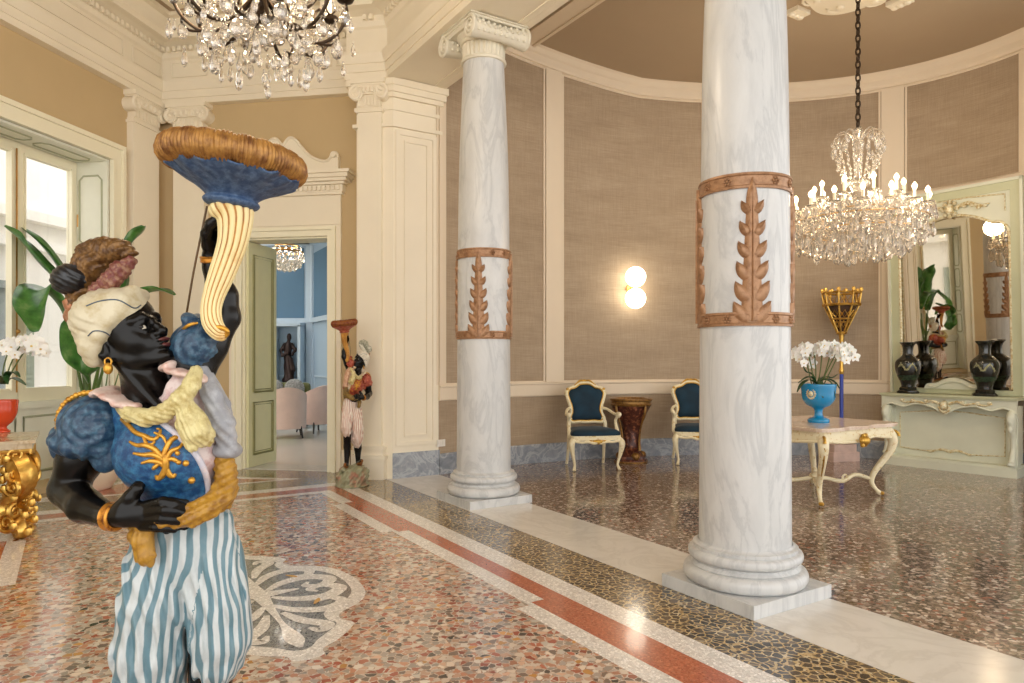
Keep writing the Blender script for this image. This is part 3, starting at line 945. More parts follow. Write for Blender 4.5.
# ceiling of the apse, gently rising towards the colonnade
mb = MB()
ts = [0.3 + 6.6 * i / 40 for i in range(41)]
vs = []
for t_ in ts:
    for s_ in (-1.7, 5.5): vs.append(D(s_, t_, AZ + .222 + zrise(max(t_, 1.2))))
mb.add(vs, [(2 * i, 2 * i + 1, 2 * i + 3, 2 * i + 2) for i in range(40)], 0, True)
mb.struct('ceiling_apse', M_ceil)
mb = MB()
def cband(t0, t1, h, e):
    mb.hexa([D(5.2, t0, AZ + .222 + zrise(t0) - h), D(-1.5, t0, AZ + .222 + zrise(t0) - h), D(-1.5, t1, AZ + .222 + zrise(t1) - h), D(5.2, t1, AZ + .222 + zrise(t1) - h)],
            [D(5.2, t0, AZ + .25 + zrise(t0)), D(-1.5, t0, AZ + .25 + zrise(t0)), D(-1.5, t1, AZ + .25 + zrise(t1)), D(5.2, t1, AZ + .25 + zrise(t1))])
cband(1.79, 2.04, .03, 0); cband(1.79, 1.83, .045, 0); cband(2.0, 2.04, .045, 0)
mb.struct('trim_apse_chord', M_trimap)
# unseen slab added above the ceilings to block light from the rooms
mb = MB(); mb.box((3.4, 7.5, 6.2), (16.6, 21, .1)); mb.struct('light_block_slab', M_ceil)
# ================================================================== columns
M_band = worn('bronze_brown_gilding', (168, 128, 94), (134, 96, 66), 0.42, 0.3, 30, 0.45, 0.7, 0.2)
M_capst = plain('pale_stone_capital', (222, 216, 198), 0.55, var=0.05, scale=6)
LEAFDIR = math.atan2(-0.987, -0.16)
def column(loc, label):
    r = thing('marble_column', loc, label, 'column', 'columns between the salon and the apse')
    r['kind'] = 'thing'
    c = Vector(loc); z_ = lambda z: c + Vector((0, 0, z))
    Rm = Matrix((U, V, Vector((0, 0, 1)))).transposed()
    m = MB(); m.box(z_(.0385), (.66, .66, .073), Rm); m.build('plinth', M_marble, r)
    def rz(prof): return prof
    T = Matrix.Translation(c)
    def torus(z0, z1, rr, ri, k=8):
        h = (z1 - z0) / 2
        return [(ri + (rr - ri) * math.sin(PI * i / k) ** .8, z0 + h - h * math.cos(PI * i / k)) for i in range(k + 1)]
    prof = [(.30, .075)] + torus(.076, .165, .345, .30) + [(.305, .17), (.298, .178), (.288, .187), (.29, .195), (.298, .2)] + torus(.202, .262, .318, .288) + [(.29, .268), (.29, .282), (.276, .288)]
    m = MB(); m.lathe(prof, 72, T); m.build('base', M_marble, r, sharp=30)
    prof = [(.274, .287), (.262, .30), (.256, .33), (.253, .9), (.250, 1.5), (.245, 2.3), (.234, 3.1), (.212, 3.7), (.194, 4.10), (.198, 4.125)]
    q = crom(prof, 4)
    m = MB(); m.lathe([(float(p[0]), float(p[1])) for p in q], 72, T); m.build('shaft', M_marble, r)
    def band(z0, z1, R, nm):
        m = MB(); m.lathe([(R - .004, z0), (R + .014, z0), (R + .016, z0 + .012), (R + .010, z0 + .018), (R + .010, z1 - .018), (R + .016, z1 - .012), (R + .014, z1), (R - .004, z1)], 72, T)
        b = m.build(nm, M_band, r, sharp=30)
        zc = (z0 + z1) / 2
        for i in range(12):
            if i % 3 == 0: continue
            a = LEAFDIR + i * PI / 6
            d = Vector((math.cos(a), math.sin(a), 0)); tg = Vector((-d.y, d.x, 0)); p = z_(zc) + d * (R + .012)
            m = MB(); m.ball(p, .009, 8)
            for j in range(6):
                b_ = j * PI / 3; m.ball(p + tg * .017 * math.cos(b_) + Vector((0, 0, .017 * math.sin(b_))), .0085, 8)
            m.build('rosette', M_band, b)
    band(1.525, 1.60, .2488, 'gilded_band'); band(2.275, 2.36, .2435, 'gilded_band')
    for k in range(4):
        a0 = LEAFDIR + k * PI / 2
        m = MB(); z0, z1 = 1.56, 2.335
        RR = lambda z: .2483 - .006 * (z - 1.56) / .78
        def cyl(x, z, h):
            R = RR(z); th = a0 + x / R
            return z_(z) + Vector((math.cos(th), math.sin(th), 0)) * (R + h)
        def blade(x0, zb, ang, L, W, bend, n=12, h0=.004, body=False):
            """one lobe lying on the shaft: from (x0, zb), ang from the vertical, curving by bend"""
            vs = []; x, z = x0, zb; an = ang
            for i in range(n + 1):
                u_ = i / n; w = W * (1 - .62 * u_) * min(1, (1.02 - u_) * 6) if body else W * (math.sin(PI * (.34 + .65 * u_)) ** .9)
                nx_, nz_ = math.cos(an), -math.sin(an)
                for q_ in (-1, -.8, -.4, 0, .4, .8, 1):
                    hh = -.004 if abs(q_) == 1 else h0 + .010 * (1 - q_ * q_) + .006 * math.exp(-(q_ / .25) ** 2) + .005 * u_
                    vs.append(cyl(x + nx_ * w * q_, z + nz_ * w * q_, hh))
                x += math.sin(an) * L / n; z += math.cos(an) * L / n; an += bend / n
            m.add(vs, [(i * 7 + q_, i * 7 + q_ + 1, (i + 1) * 7 + q_ + 1, (i + 1) * 7 + q_) for i in range(n) for q_ in range(6)], 0, True)
        for t_i in range(6):
            f = t_i / 5.0; zb = z0 + .008 + .59 * f; k_ = 1 - .42 * f
            for sg in (-1, 1):
                blade(sg * .018 * k_, zb - .01, sg * .98, .128 * k_, .047 * k_, -sg * .75, h0=.004 + .0010 * t_i)
        blade(0, z0 - .005, 0, .775, .066, 0, 30, h0=.004, body=True)
        blade(0, z0 + .60, 0, .17, .034, 0, h0=.008)
        blade(0, z0 - .01, 0, .72, .011, 0, 24, h0=.012, body=True)
        m.build('acanthus_leaf', M_band, r, sharp=60)
    # capital
    m = MB()
    m.lathe([(.185, 4.12), (.210, 4.125), (.216, 4.14), (.210, 4.158), (.18, 4.162)], 64, T)
    m.lathe([(.194, 4.15), (.198, 4.30)], 156, T, fr=lambda a, i: 1 + .035 * math.cos(a * 26))
    m.lathe([(.19, 4.29), (.218, 4.295), (.226, 4.31), (.218, 4.322), (.216, 4.33), (.246, 4.35), (.256, 4.375), (.246, 4.40), (.2, 4.41)], 64, T)
    cap = m.build('capital', M_capst, r, sharp=35)
    m = MB(); m.box(z_(4.427), (.58, .58, .022), Rm); m.box(z_(4.441), (.62, .62, .010), Rm)
    m.box(z_(4.40), (.42, .56, .06), Rm); m.build('abacus', M_capst, cap)
    for sg in (1, -1):
        m = MB(); ax = c + U * (sg * .255) + Vector((0, 0, 4.325))
        n = 20
        m.tube([ax + V * (-.285 + .57 * i / n) for i in range(n + 1)], [.092 - .026 * math.sin(PI * i / n) for i in range(n + 1)], 20)
        for e in (-1, 1):
            q = []; rr = []
            for i in range(40):
                th = i / 39 * 2.4 * 2 * PI; rd = .098 * (1 - .86 * i / 39)
                q.append(ax + V * (e * .292) + U * (sg * -rd * math.sin(-th)) + Vector((0, 0, rd * math.cos(th)))); rr.append(.018 * (1 - .5 * i / 39))
            m.tube(q, rr, 8)
            m.ball(ax + V * (e * .29), .022, 10)
        for i in range(9):
            f = -.24 + .48 * i / 8
            for b in range(7):
                an = PI * (-.15 + 1.3 * b / 6)
                d = U * (sg * math.cos(an)) + Vector((0, 0, math.sin(an)))
                m.ball(ax + V * f + d * (.088 - .02 * math.cos(f / .24 * PI / 2)), (.016, .016, .016), 6)
        m.build('volute_scroll', M_capst, cap)
    return r
column(D(.35, .32) + Vector((.012, 0, 0)), 'tall white marble column with bronze leaf band, nearer and thicker of the two')
column(D(3.41, .33) + Vector((.022, 0, 0)), 'tall white marble column with bronze leaf band beside the cream pier, Ionic capital in view')

# ================================================================== painted furniture finishes
M_ivory = worn('ivory_lacquer_frame', (238, 226, 190), (206, 172, 96), 0.35, 0.0, 30, 0.56, 0.68, 0.1)
M_ivgold = worn('rubbed_gold', (206, 164, 74), (160, 116, 48), 0.35, 0.7, 30, 0.45, 0.7, 0.2)
M_velvet = plain('deep_blue_velvet', (5, 42, 60), 0.8, var=0.4, scale=5, Sheen_Weight=0.1, Sheen_Roughness=0.4)

def make_chair(loc, rz, label):
    r = thing('velvet_armchair', loc, label, 'chair', 'blue velvet armchairs along the apse wall', rz)
    W = r.matrix_world.copy(); P = lambda x, y, z: W @ Vector((x, y, z))
    for sx in (-1, 1):
        m = MB(); ctube(m, [P(sx * .255, -.215, .375), P(sx * .278, -.25, .32), P(sx * .262, -.238, .2), P(sx * .238, -.215, .08), P(sx * .245, -.235, .03), P(sx * .252, -.255, .012)],
                        [.032, .034, .022, .014, .017, .014], 5, 10); m.ball(P(sx * .25, -.248, .016), (.021, .026, .016), 10)
        m.build('leg', M_ivory, r)
        m = MB(); ctube(m, [P(sx * .20, .205, .40), P(sx * .205, .22, .25), P(sx * .21, .25, .1), P(sx * .213, .285, .012)], [.024, .02, .016, .017], 5, 10); m.build('leg', M_ivory, r)
    # seat rail with carved apron
    m = MB()
    ol = crom([(-.27, -.23), (-.14, -.265), (0, -.275), (.14, -.265), (.27, -.23), (.255, -.05), (.21, .21), (0, .215), (-.21, .21), (-.255, -.05)], 5, True)
    m.prism([P(p[0], p[1], .365) for p in ol], (0, 0, .055))
    m.build('seat_frame', M_ivory, r)
    m = MB()
    for sx in (-1, 1):
        ctube(m, [P(sx * .26, -.245, .36), P(sx * .17, -.265, .345), P(sx * .10, -.28, .352), P(sx * .04, -.285, .335), P(0, -.288, .345)], [.016, .014, .017, .018, .014], 5, 8)
    m.build('seat_apron', M_ivory, r)
    m = MB(); m.ball(P(0, -.287, .352), (.05, .018, .03), 12)
    for a in (-.075, -.04, .04, .075): m.ball(P(a, -.283, .36), (.02, .012, .016), 8)
    m.build('apron_shell', M_ivgold, r)
    # cushion
    m = MB(); rows = []
    for sc, z in ((.96, .415), (.985, .435), (.96, .462), (.85, .484), (.6, .497), (.3, .503)):
        rows.append([P(p[0] * sc, p[1] * sc + .0, z) for p in ol])
    n = len(ol); vs = [p for rr in rows for p in rr] + [P(0, 0, .505)]
    fs = [(i * n + j, i * n + (j + 1) % n, (i + 1) * n + (j + 1) % n, (i + 1) * n + j) for i in range(5) for j in range(n)]
    fs += [(5 * n + j, 5 * n + (j + 1) % n, 6 * n) for j in range(n)]; fs.append(tuple(range(n))[::-1])
    m.add(vs, fs, 0, True); m.build('seat_cushion', M_velvet, r, sharp=70)
    # back
    def B(x, z, o=0.0):
        f = (z - .5) / .55
        return P(x, .205 + .10 * f - o + .02 * (x / .2) ** 2 * -1, z)
    half = [(0, 1.035), (.07, 1.025), (.125, .985), (.19, .965), (.222, .91), (.205, .83), (.178, .74), (.175, .66), (.20, .585), (.17, .545), (.09, .55), (0, .545)]
    full = half + [(-x, z) for x, z in half[::-1][1:-1]]
    q = crom(full, 4, True)
    m = MB(); pts = [B(p[0], p[1]) for p in q]; m.tube(pts + pts[:2], .022, 10, cap=False)
    pts = [B(p[0] * .93, .79 + (p[1] - .79) * .94, .012) for p in q]; m.tube(pts + pts[:2], .010, 8, mi=1, cap=False)
    for sx in (-1, 1):
        ctube(m, [B(sx * .185, .60), B(sx * .21, .53), B(sx * .205, .44), B(sx * .20, .40)], [.022, .024, .022, .022], 4, 10)
    m.build('backrest_frame', [M_ivory, M_ivgold], r)
    m = MB(); rows = []
    for sc, o in ((.92, -.012), (.92, .0), (.86, .02), (.65, .036), (.35, .045)):
        rows.append([B(p[0] * sc, .79 + (p[1] - .79) * sc, o) for p in q])
    n = len(q); vs = [p for rr in rows for p in rr] + [B(0, .79, .048), B(0, .79, -.014)]
    fs = [(i * n + j, i * n + (j + 1) % n, (i + 1) * n + (j + 1) % n, (i + 1) * n + j) for i in range(4) for j in range(n)]
    fs += [(4 * n + j, 4 * n + (j + 1) % n, 5 * n) for j in range(n)] + [((j + 1) % n, j, 5 * n + 1) for j in range(n)]
    m.add(vs, fs, 0, True); m.build('back_cushion', M_velvet, r, sharp=70)
    m = MB(); m.ball(B(0, 1.055, .0), (.028, .02, .024), 10)
    for sx in (-1, 1):
        ctube(m, [B(0, 1.05), B(sx * .05, 1.062, .01), B(sx * .09, 1.03, .01), B(sx * .13, 1.0, .012)], [.016, .014, .012, .006], 4, 8)
        m.ball(B(sx * .21, .955, .012), (.02, .016, .02), 8)
    m.build('crest_carving', M_ivgold, r)
    for sx in (-1, 1):
        m = MB()
        ctube(m, [B(sx * .185, .72), P(sx * .235, .16, .70), P(sx * .275, .02, .655), P(sx * .285, -.08, .67), P(sx * .282, -.135, .66), P(sx * .275, -.125, .63)], [.018, .018, .018, .02, .024, .016], 6, 10)
        ctube(m, [P(sx * .28, -.10, .655), P(sx * .262, -.05, .58), P(sx * .268, -.07, .50), P(sx * .268, -.11, .42), P(sx * .262, -.12, .395)], [.018, .017, .02, .025, .02], 5, 10)
        m.build('arm', M_ivory, r)
    return r
def chair_at(fl_px, ang, label):
    return make_chair(fl_px, ang, label)
c1 = chair_at(Vector((.975, 8.62, 0)), math.radians(9), 'ivory and gold armchair in blue velvet, between the farther column and the carved urn')
c1.scale = (1.12, 1.05, 1.0)
c2 = copy_tree(c1, loc=Vector((2.38, 9.06, 0)), rz=math.radians(-3), label='ivory and gold armchair in blue velvet, half hidden behind the nearer marble column')

# ================================================================== carved urn pedestal
M_urn = worn('dark_red_lacquer_relief', (74, 36, 28), (150, 92, 62), 0.3, 0.1, 22, 0.5, 0.62, 0.5)
M_urngold = worn('antique_gold_trim', (150, 112, 58), (92, 60, 34), 0.35, 0.6, 25, 0.45, 0.7, 0.3)
up = at(631, 457, 9.12); up.z = 0
r = thing('urn_pedestal', up, 'dark red carved goblet pedestal standing between the two blue armchairs', 'pedestal')
T = Matrix.Translation(up)
m = MB(); prof = crom([(.10, .14), (.125, .2), (.118, .3), (.12, .40), (.145, .5), (.195, .62), (.235, .72), (.24, .73)], 4)
m.lathe([(float(a), float(b)) for a, b in prof], 64, T, fr=lambda a, i: 1 + .045 * abs(math.cos(a * 4)) + .02 * math.sin(a * 8 + i * .9)); m.build('bowl_stem', M_urn, r)
m = MB(); m.lathe([(.235, .725), (.262, .735), (.268, .75), (.255, .765), (.255, .79), (.272, .80), (.275, .822), (.262, .83), (.21, .83), (.20, .80), (.02, .79)], 48, T); m.build('rim', M_urngold, r)
m = MB()
for k in range(4):
    a = k * PI / 2 + .6
    ctube(m, [up + Vector((math.cos(a) * q, math.sin(a) * q, z)) for q, z in ((.26, .74), (.25, .64), (.20, .52), (.17, .42), (.15, .26), (.16, .16))], [.014, .018, .014, .012, .016, .02], 5, 8)
m.build('vine_relief', M_urngold, r)
m = MB(); m.lathe([(.20, 0), (.21, .01), (.21, .035), (.185, .05), (.18, .08), (.14, .12), (.11, .15)], 8, T); m.build('foot', M_urn, r, sharp=20)
m = MB()
for k in range(4):
    a = -1.35 + k * PI / 2; m.ball(up + Vector((math.cos(a) * .15, math.sin(a) * .15, .085)), (.06, .06, .055), 10)
m.lathe([(.215, 0.0), (.222, .008), (.218, .02), (.2, .024)], 32, T)
m.build('foot_mask', M_urngold, r)

# ================================================================== wall sconce with two lit globes
lw = apse_l(629.5); wp, _ = apse_pt(lw); dr = apse_dir(lw); nin = Vector((dr.y, -dr.x, 0))
if nin.dot(-wp) < 0: nin = -nin
sc_z = (EYE + (HOR - 277) / F * wp.y * .985, EYE + (HOR - 298.5) / F * wp.y * .985)
r = thing('wall_sconce', wp + nin * .02 + Vector((0, 0, sum(sc_z) / 2)), 'brass wall light with two lit opal globes one above the other on the apse wall', 'wall lamp')
m = MB(); zc = sum(sc_z) / 2
m.tube([wp + nin * .002 + Vector((0, 0, zc)), wp + nin * .03 + Vector((0, 0, zc))], .06, 24)
m.tube([wp + nin * .03 + Vector((0, 0, zc - .16)), wp + nin * .03 + Vector((0, 0, zc + .16))], .012, 8)
m.ball(wp + nin * .05 - dr * .07 + Vector((0, 0, zc)), .02, 10); m.tube([wp + nin * .03 + Vector((0, 0, zc)), wp + nin * .05 - dr * .07 + Vector((0, 0, zc))], .008, 8)
m.build('backplate', M_brass, r)
for z in sc_z:
    m = MB(); m.tube([wp + nin * .03 + Vector((0, 0, z)), wp + nin * .07 + Vector((0, 0, z))], .03, 12); h = m.build('holder', M_brass, r)
    m = MB(); m.ball(wp + nin * .17 + Vector((0, 0, z)), .138, 28); m.build('glass_globe', M_globe, r)

# ================================================================== outlet beside the pier
op, _ = apse_pt(apse_l(440.5)); dr = apse_dir(apse_l(440.5)); nin = Vector((dr.y, -dr.x, 0)); nin = nin if nin.dot(-op) > 0 else -nin
oz = EYE + (HOR - 443) / F * op.y
r = thing('wall_socket', op + nin * .003 + Vector((0, 0, oz)), 'small white wall socket on the dado beside the cream pier', 'socket')
M_plast = plain('white_plastic', (236, 232, 224), 0.35, var=0.01)
Ro = Matrix((dr, nin, Vector((0, 0, 1)))).transposed()
m = MB(); m.box(op + nin * .009 + Vector((0, 0, oz)), (.115, .012, .08), Ro); m.build('cover_plate', M_plast, r)
m = MB()
for a in (-.03, 0, .03): m.box(op + nin * .017 + dr * a + Vector((0, 0, oz)), (.024, .006, .045), Ro)
m.build('insert', M_plast, r)

# ================================================================== mirror and console on the right wall
cA = Vector((4.729, 8.956, 0)); cB = Vector((5.634, 7.81, 0))
g = (cB - cA).normalized(); nb = Vector((-g.y, g.x, 0))          # nb points to the wall
if nb.dot(cA) < 0: nb = -nb
Wc = (cB - cA).length
M_sage = plain('pale_sage_paint', (218, 220, 200), 0.42, var=0.04, scale=4)
M_sage2 = plain('sage_green_band', (196, 198, 164), 0.42, var=0.04, scale=4)
M_sagegold = worn('worn_cream_gold', (230, 224, 194), (196, 170, 112), 0.4, 0.2, 40, 0.45, 0.6, 0.1)
M_mir = NT('mirror_glass'); M_mir = M_mir.set(S(208, 201, 188), 0.015, 1.0)
# how far behind the console front the wall stands
def wall_gap():
    best = 9
    for i in range(0, 21):
        p = cA + g * (Wc * i / 20)
        for px in (p,):
            for j in range(len(apse_xy) - 1):
                a, b = apse_xy[j], apse_xy[j + 1]; d = b - a
                den = nb.x * d.y - nb.y * d.x
                if abs(den) < 1e-9: continue
                t_ = ((a.x - p.x) * d.y - (a.y - p.y) * d.x) / den; u_ = ((a.x - p.x) * nb.y - (a.y - p.y) * nb.x) / den
                if 0 <= u_ <= 1 and 0 < t_ < best: best = t_
    return best
GAP = wall_gap(); print('console gap', GAP)
DEP = min(GAP - .04, .62)
Q = lambda x, y, z: cA + g * x + nb * y + Vector((0, 0, z))       # x along, y to the wall
r = thing('console_table', Q(Wc / 2, DEP / 2, 0), 'pale sage carved console like a mantelpiece, under the tall framed mirror', 'console')
Rc = Matrix((g, nb, Vector((0, 0, 1)))).transposed()
def cbox(m, x0, x1, y0, y1, z0, z1, mi=0): m.box(Q((x0 + x1) / 2, (y0 + y1) / 2, (z0 + z1) / 2), (x1 - x0, y1 - y0, z1 - z0), Rc, mi)
m = MB(); cbox(m, .0, Wc, .0, DEP, 0.0, .10); cbox(m, .02, Wc - .02, .02, DEP, .10, .125); m.build('plinth', M_sage, r)
m = MB(); cbox(m, .06, Wc - .06, .16, DEP, .125, .80)
m.build('back_panel', M_sage, r)
m = MB()
q = [Q(.16, .155, .22), Q(.45, .155, .20), Q(.62, .155, .225), Q(.80, .155, .225), Q(.97, .155, .20), Q(Wc - .16, .155, .22), Q(Wc - .16, .155, .66), Q(Wc / 2 + .2, .155, .70), Q(Wc / 2, .155, .71), Q(Wc / 2 - .2, .155, .70), Q(.16, .155, .66)]
m.tube(q + q[:2], .008, 6, cap=False)
for sx in (-1, 1):
    ctube(m, [Q(Wc / 2, .15, .215), Q(Wc / 2 + sx * .08, .148, .235), Q(Wc / 2 + sx * .16, .15, .215), Q(Wc / 2 + sx * .22, .15, .195), Q(Wc / 2 + sx * .26, .15, .21)], [.02, .016, .012, .014, .006], 4, 8)
m.build('panel_moulding', M_sagegold, r)
m = MB()
ol = crom([(0, -.02), (.2, -.035), (.45, -.03), (Wc / 2, -.05), (Wc - .45, -.03), (Wc - .2, -.035), (Wc, -.02)], 4)
pts = [Q(p[0], p[1], .868) for p in ol] + [Q(Wc, DEP, .868), Q(0, DEP, .868)]
m.prism(pts, (0, 0, .018))
pts = [Q(p[0] * 1.02 - .01 * Wc, p[1] - .015, .886) for p in ol] + [Q(Wc + .014, DEP, .886), Q(-.014, DEP, .886)]
m.prism(pts, (0, 0, .02))
m.build('top', M_sage2, r)
m = MB()      # scalloped apron
top = [(p[0], .868) for p in ol]
bot = crom([(Wc, .72), (Wc - .12, .775), (Wc - .26, .74), (Wc - .42, .785), (Wc / 2 + .13, .745), (Wc / 2, .675), (Wc / 2 - .13, .745), (.42, .785), (.26, .74), (.12, .775), (0, .72)], 5)
pts = [Q(x, 0.0, z) for x, z in top] + [Q(float(p[0]), .0, float(p[1])) for p in bot]
m.prism(pts, nb * .03)
m.tube([Q(float(p[0]), -.004, float(p[1]) + .006) for p in bot], .011, 8)
m.build('apron', M_sage, r)
m = MB(); c_ = Wc / 2
m.ball(Q(c_, -.012, .785), (.05, .03, .06), 12)
for a in range(7):
    an = -PI / 2 + (a - 3) * .42; m.ball(Q(c_ + .055 * math.cos(an), -.014, .775 + .075 * math.sin(an)), .02, 8)
for sx in (-1, 1):
    ctube(m, [Q(c_ + sx * .05, -.01, .80), Q(c_ + sx * .14, -.012, .83), Q(c_ + sx * .22, -.012, .80), Q(c_ + sx * .32, -.012, .815), Q(c_ + sx * .42, -.01, .80), Q(c_ + sx * .5, -.01, .82)], [.018, .016, .014, .014, .012, .006], 5, 8)
    for e in (.2, .35, .47): m.ball(Q(c_ + sx * e, -.014, .83), (.03, .014, .018), 8)
m.build('apron_carving', M_sagegold, r)
for sx, x0 in ((-1, .055), (1, Wc - .055)):
    m = MB(); ctube(m, [Q(x0, .05, .74), Q(x0 - 0 * sx, .0, .68), Q(x0, .015, .58), Q(x0, .065, .44), Q(x0, .075, .32), Q(x0, .03, .20), Q(x0, .015, .13)], [.05, .062, .055, .04, .038, .045, .05], 6, 14, flat=(1, .8))
    m.ball(Q(x0, -.045, .66), (.035, .03, .06), 10); m.ball(Q(x0, -.02, .55), (.03, .03, .05), 10); m.ball(Q(x0, -.01, .16), (.04, .03, .03), 10)
    cbox(m, x0 - .045, x0 + .045, .06, .16, .125, .80)
    m.build('bracket_leg', M_sage, r)
# mirror, tipped forward a little
MW0, MW1 = -.02, Wc + .03
MZ0, MZ1 = .91, 3.40
TILT = math.radians(3.0); YAW = math.tan(math.radians(3.8))
yb = DEP - .06
print('DEP', DEP)
def R_(x, y, z):   # on the tilted plane; y in front (towards the room)
    h = z - MZ0; y = y + (x - MW0) * YAW
    return Q(x, yb - h * math.sin(TILT) - y * math.cos(TILT), MZ0 + h * math.cos(TILT) - y * math.sin(TILT) * 0)
rm = thing('framed_mirror', Q(Wc / 2, yb, MZ0), 'tall pale sage framed mirror with carved arched top, leaning above the console', 'mirror')
m = MB()
def rbox(m, x0, x1, z0, z1, y0, y1, mi=0):
    m.hexa([R_(x0, y0, z0), R_(x1, y0, z0), R_(x1, y1, z0), R_(x0, y1, z0)], [R_(x0, y0, z1), R_(x1, y0, z1), R_(x1, y1, z1), R_(x0, y1, z1)], mi)
rbox(m, MW0, MW1, MZ0, MZ1, -.05, -.01); m.build('backboard', M_sage2, rm)
m = MB()
FW = .13
for x0, x1, z0, z1 in ((MW0, MW0 + FW, MZ0, MZ1), (MW1 - FW, MW1, MZ0, MZ1), (MW0 + FW, MW1 - FW, MZ1 - .13, MZ1), (MW0 + FW, MW1 - FW, MZ0, MZ0 + .06)):
    rbox(m, x0, x1, z0, z1, -.01, .035)
m.build('outer_frame', M_sage2, rm)
m = MB()
for x0, x1, z0, z1 in ((MW0, MW0 + .03, MZ0, MZ1), (MW1 - .03, MW1, MZ0, MZ1), (MW0, MW1, MZ1 - .035, MZ1)): rbox(m, x0, x1, z0, z1, .035, .06)
m.build('outer_bead', M_sage, rm)
# arch spandrel
ix0, ix1 = MW0 + FW, MW1 - FW; xc = (ix0 + ix1) / 2; iw = (ix1 - ix0) / 2
archp = crom([(-1, 2.72), (-.97, 2.84), (-.86, 2.92), (-.72, 2.93), (-.5, 3.0), (-.25, 3.055), (0, 3.07), (.25, 3.055), (.5, 3.0), (.72, 2.93), (.86, 2.92), (.97, 2.84), (1, 2.72)], 4)
m = MB(); pts = [R_(xc + iw * float(p[0]), -.008, float(p[1])) for p in archp] + [R_(ix1, -.008, MZ1 - .12), R_(ix0, -.008, MZ1 - .12)]
off = R_(0, .02, 2) - R_(0, -.008, 2); m.prism(pts, off)
m.build('arched_spandrel', M_sage, rm)
m = MB(); edge = [R_(xc + iw * .985 * float(p[0]), .02, float(p[1])) for p in archp]
edge = [R_(xc - iw * .985, .02, MZ0 + .08)] + edge + [R_(xc + iw * .985, .02, MZ0 + .08)]
m.tube(edge, .018, 8)
for z in (3.16,):
    q = [R_(xc - iw * .92, .03, z - .12), R_(xc - iw * .92, .03, z + .07), R_(xc - .2, .03, z + .10), R_(xc + .2, .03, z + .10), R_(xc + iw * .92, .03, z + .07), R_(xc + iw * .92, .03, z - .12)]
    m.tube(q, .009, 6)
m.build('inner_moulding', M_sagegold, rm)
m = MB(); m.ball(R_(xc, .05, 3.15), (.06, .04, .075), 12)
for a in range(8): m.ball(R_(xc + .075 * math.cos(a * PI / 4), .05, 3.15 + .09 * math.sin(a * PI / 4)), .028, 8)
for sx in (-1, 1):
    ctube(m, [R_(xc + sx * .08, .04, 3.17), R_(xc + sx * .2, .045, 3.19), R_(xc + sx * .32, .045, 3.14), R_(xc + sx * .42, .04, 3.15)], [.024, .024, .02, .008], 5, 8)
    for e, z in ((.16, 3.16), (.24, 3.16), (.31, 3.12), (.38, 3.13)): m.ball(R_(xc + sx * e, .05, z), (.028, .02, .022), 8)
m.build('crest_flowers', M_sagegold, rm)
m = MB()      # low carved cresting at the foot of the glass
pts = crom([(-.34, .97), (-.30, 1.03), (-.2, 1.04), (-.1, 1.09), (0, 1.11), (.1, 1.09), (.2, 1.04), (.30, 1.03), (.34, .97)], 4)
m.prism([R_(xc + float(p[0]), .03, float(p[1])) for p in pts], off)
for sx in (-1, 1): ctube(m, [R_(xc, .06, 1.07), R_(xc + sx * .1, .06, 1.05), R_(xc + sx * .2, .06, 1.0), R_(xc + sx * .28, .06, 1.0)], [.022, .018, .02, .008], 4, 8)
m.build('foot_cresting', M_sage, rm)
m = MB(); m.add([R_(ix0 - .02, -.006, MZ0 + .03), R_(ix1 + .02, -.006, MZ0 + .03), R_(ix1 + .02, -.006, MZ1 - .1), R_(ix0 - .02, -.006, MZ1 - .1)], [(0, 1, 2, 3)])
m.build('glass', M_mir, rm)

# ================================================================== black vases
M_blackv = plain('black_lacquer_glaze', (22, 26, 22), 0.12, var=0.4, scale=6, Coat_Weight=0.6)
M_dragon = worn('dragon_gilt_line', (178, 172, 130), (120, 120, 86), 0.4, 0.2, 40)
M_greenb = worn('dark_green_band', (52, 74, 54), (26, 36, 28), 0.25, 0.0, 60, 0.4, 0.6)
def vase(x, y, label, size=1.07):
    b = Q(x, y, .906)
    r = thing('black_vase', b, label, 'vase', 'black dragon vases on the console')
    T = Matrix.Translation(b)
    m = MB(); m.lathe([(.108, 0), (.12, .012), (.12, .03), (.1, .045), (.104, .06), (.092, .075), (.075, .08)], 6, T)
    for k in range(6):
        a = k * PI / 3; m.ball(b + Vector((math.cos(a) * .108, math.sin(a) * .108, .014)), (.026, .026, .014), 8)
    m.build('wood_stand', M_blackv, r, sharp=25)
    m = MB(); p = crom([(.072, .075), (.076, .11), (.092, .16), (.125, .24), (.139, .32), (.128, .38), (.085, .425), (.058, .455), (.055, .51), (.064, .56), (.088, .592), (.084, .60), (.05, .585)], 5)
    m.lathe([(float(a), float(c)) for a, c in p], 48, T); bd = m.build('body', M_blackv, r)
    m = MB(); m.lathe([(.088, .152), (.094, .157), (.117, .212), (.112, .214)], 48, T); m.build('border_band', M_greenb, r)
    tocam = Vector((-b.x, -b.y, 0)).normalized(); a0 = math.atan2(tocam.y, tocam.x)
    m = MB()
    for s0 in (0, PI):
        pts = []
        for i in range(16):
            u_ = i / 15; a = a0 + s0 + (-.75 + 1.5 * u_); z = .31 + .032 * math.sin(u_ * 11); rr = .1405 - .25 * (z - .32) ** 2 * 9
            pts.append(b + Vector((math.cos(a) * rr, math.sin(a) * rr, z)))
        ctube(m, pts, [.004 + .006 * math.sin(PI * (.1 + .85 * i / 15)) for i in range(16)], 3, 6)
        for i in (2, 5, 8, 11, 14):
            p0 = pts[i]; m.ball(p0 + Vector((0, 0, .016)), .007, 6); m.ball(p0 - Vector((0, 0, .018)), .006, 6)
    m.build('dragon_motif', M_dragon, bd)
    r.scale = (size, size, size)
vase(.27, .115, 'black lacquer vase with gilt dragon on the console near its end by the lantern')
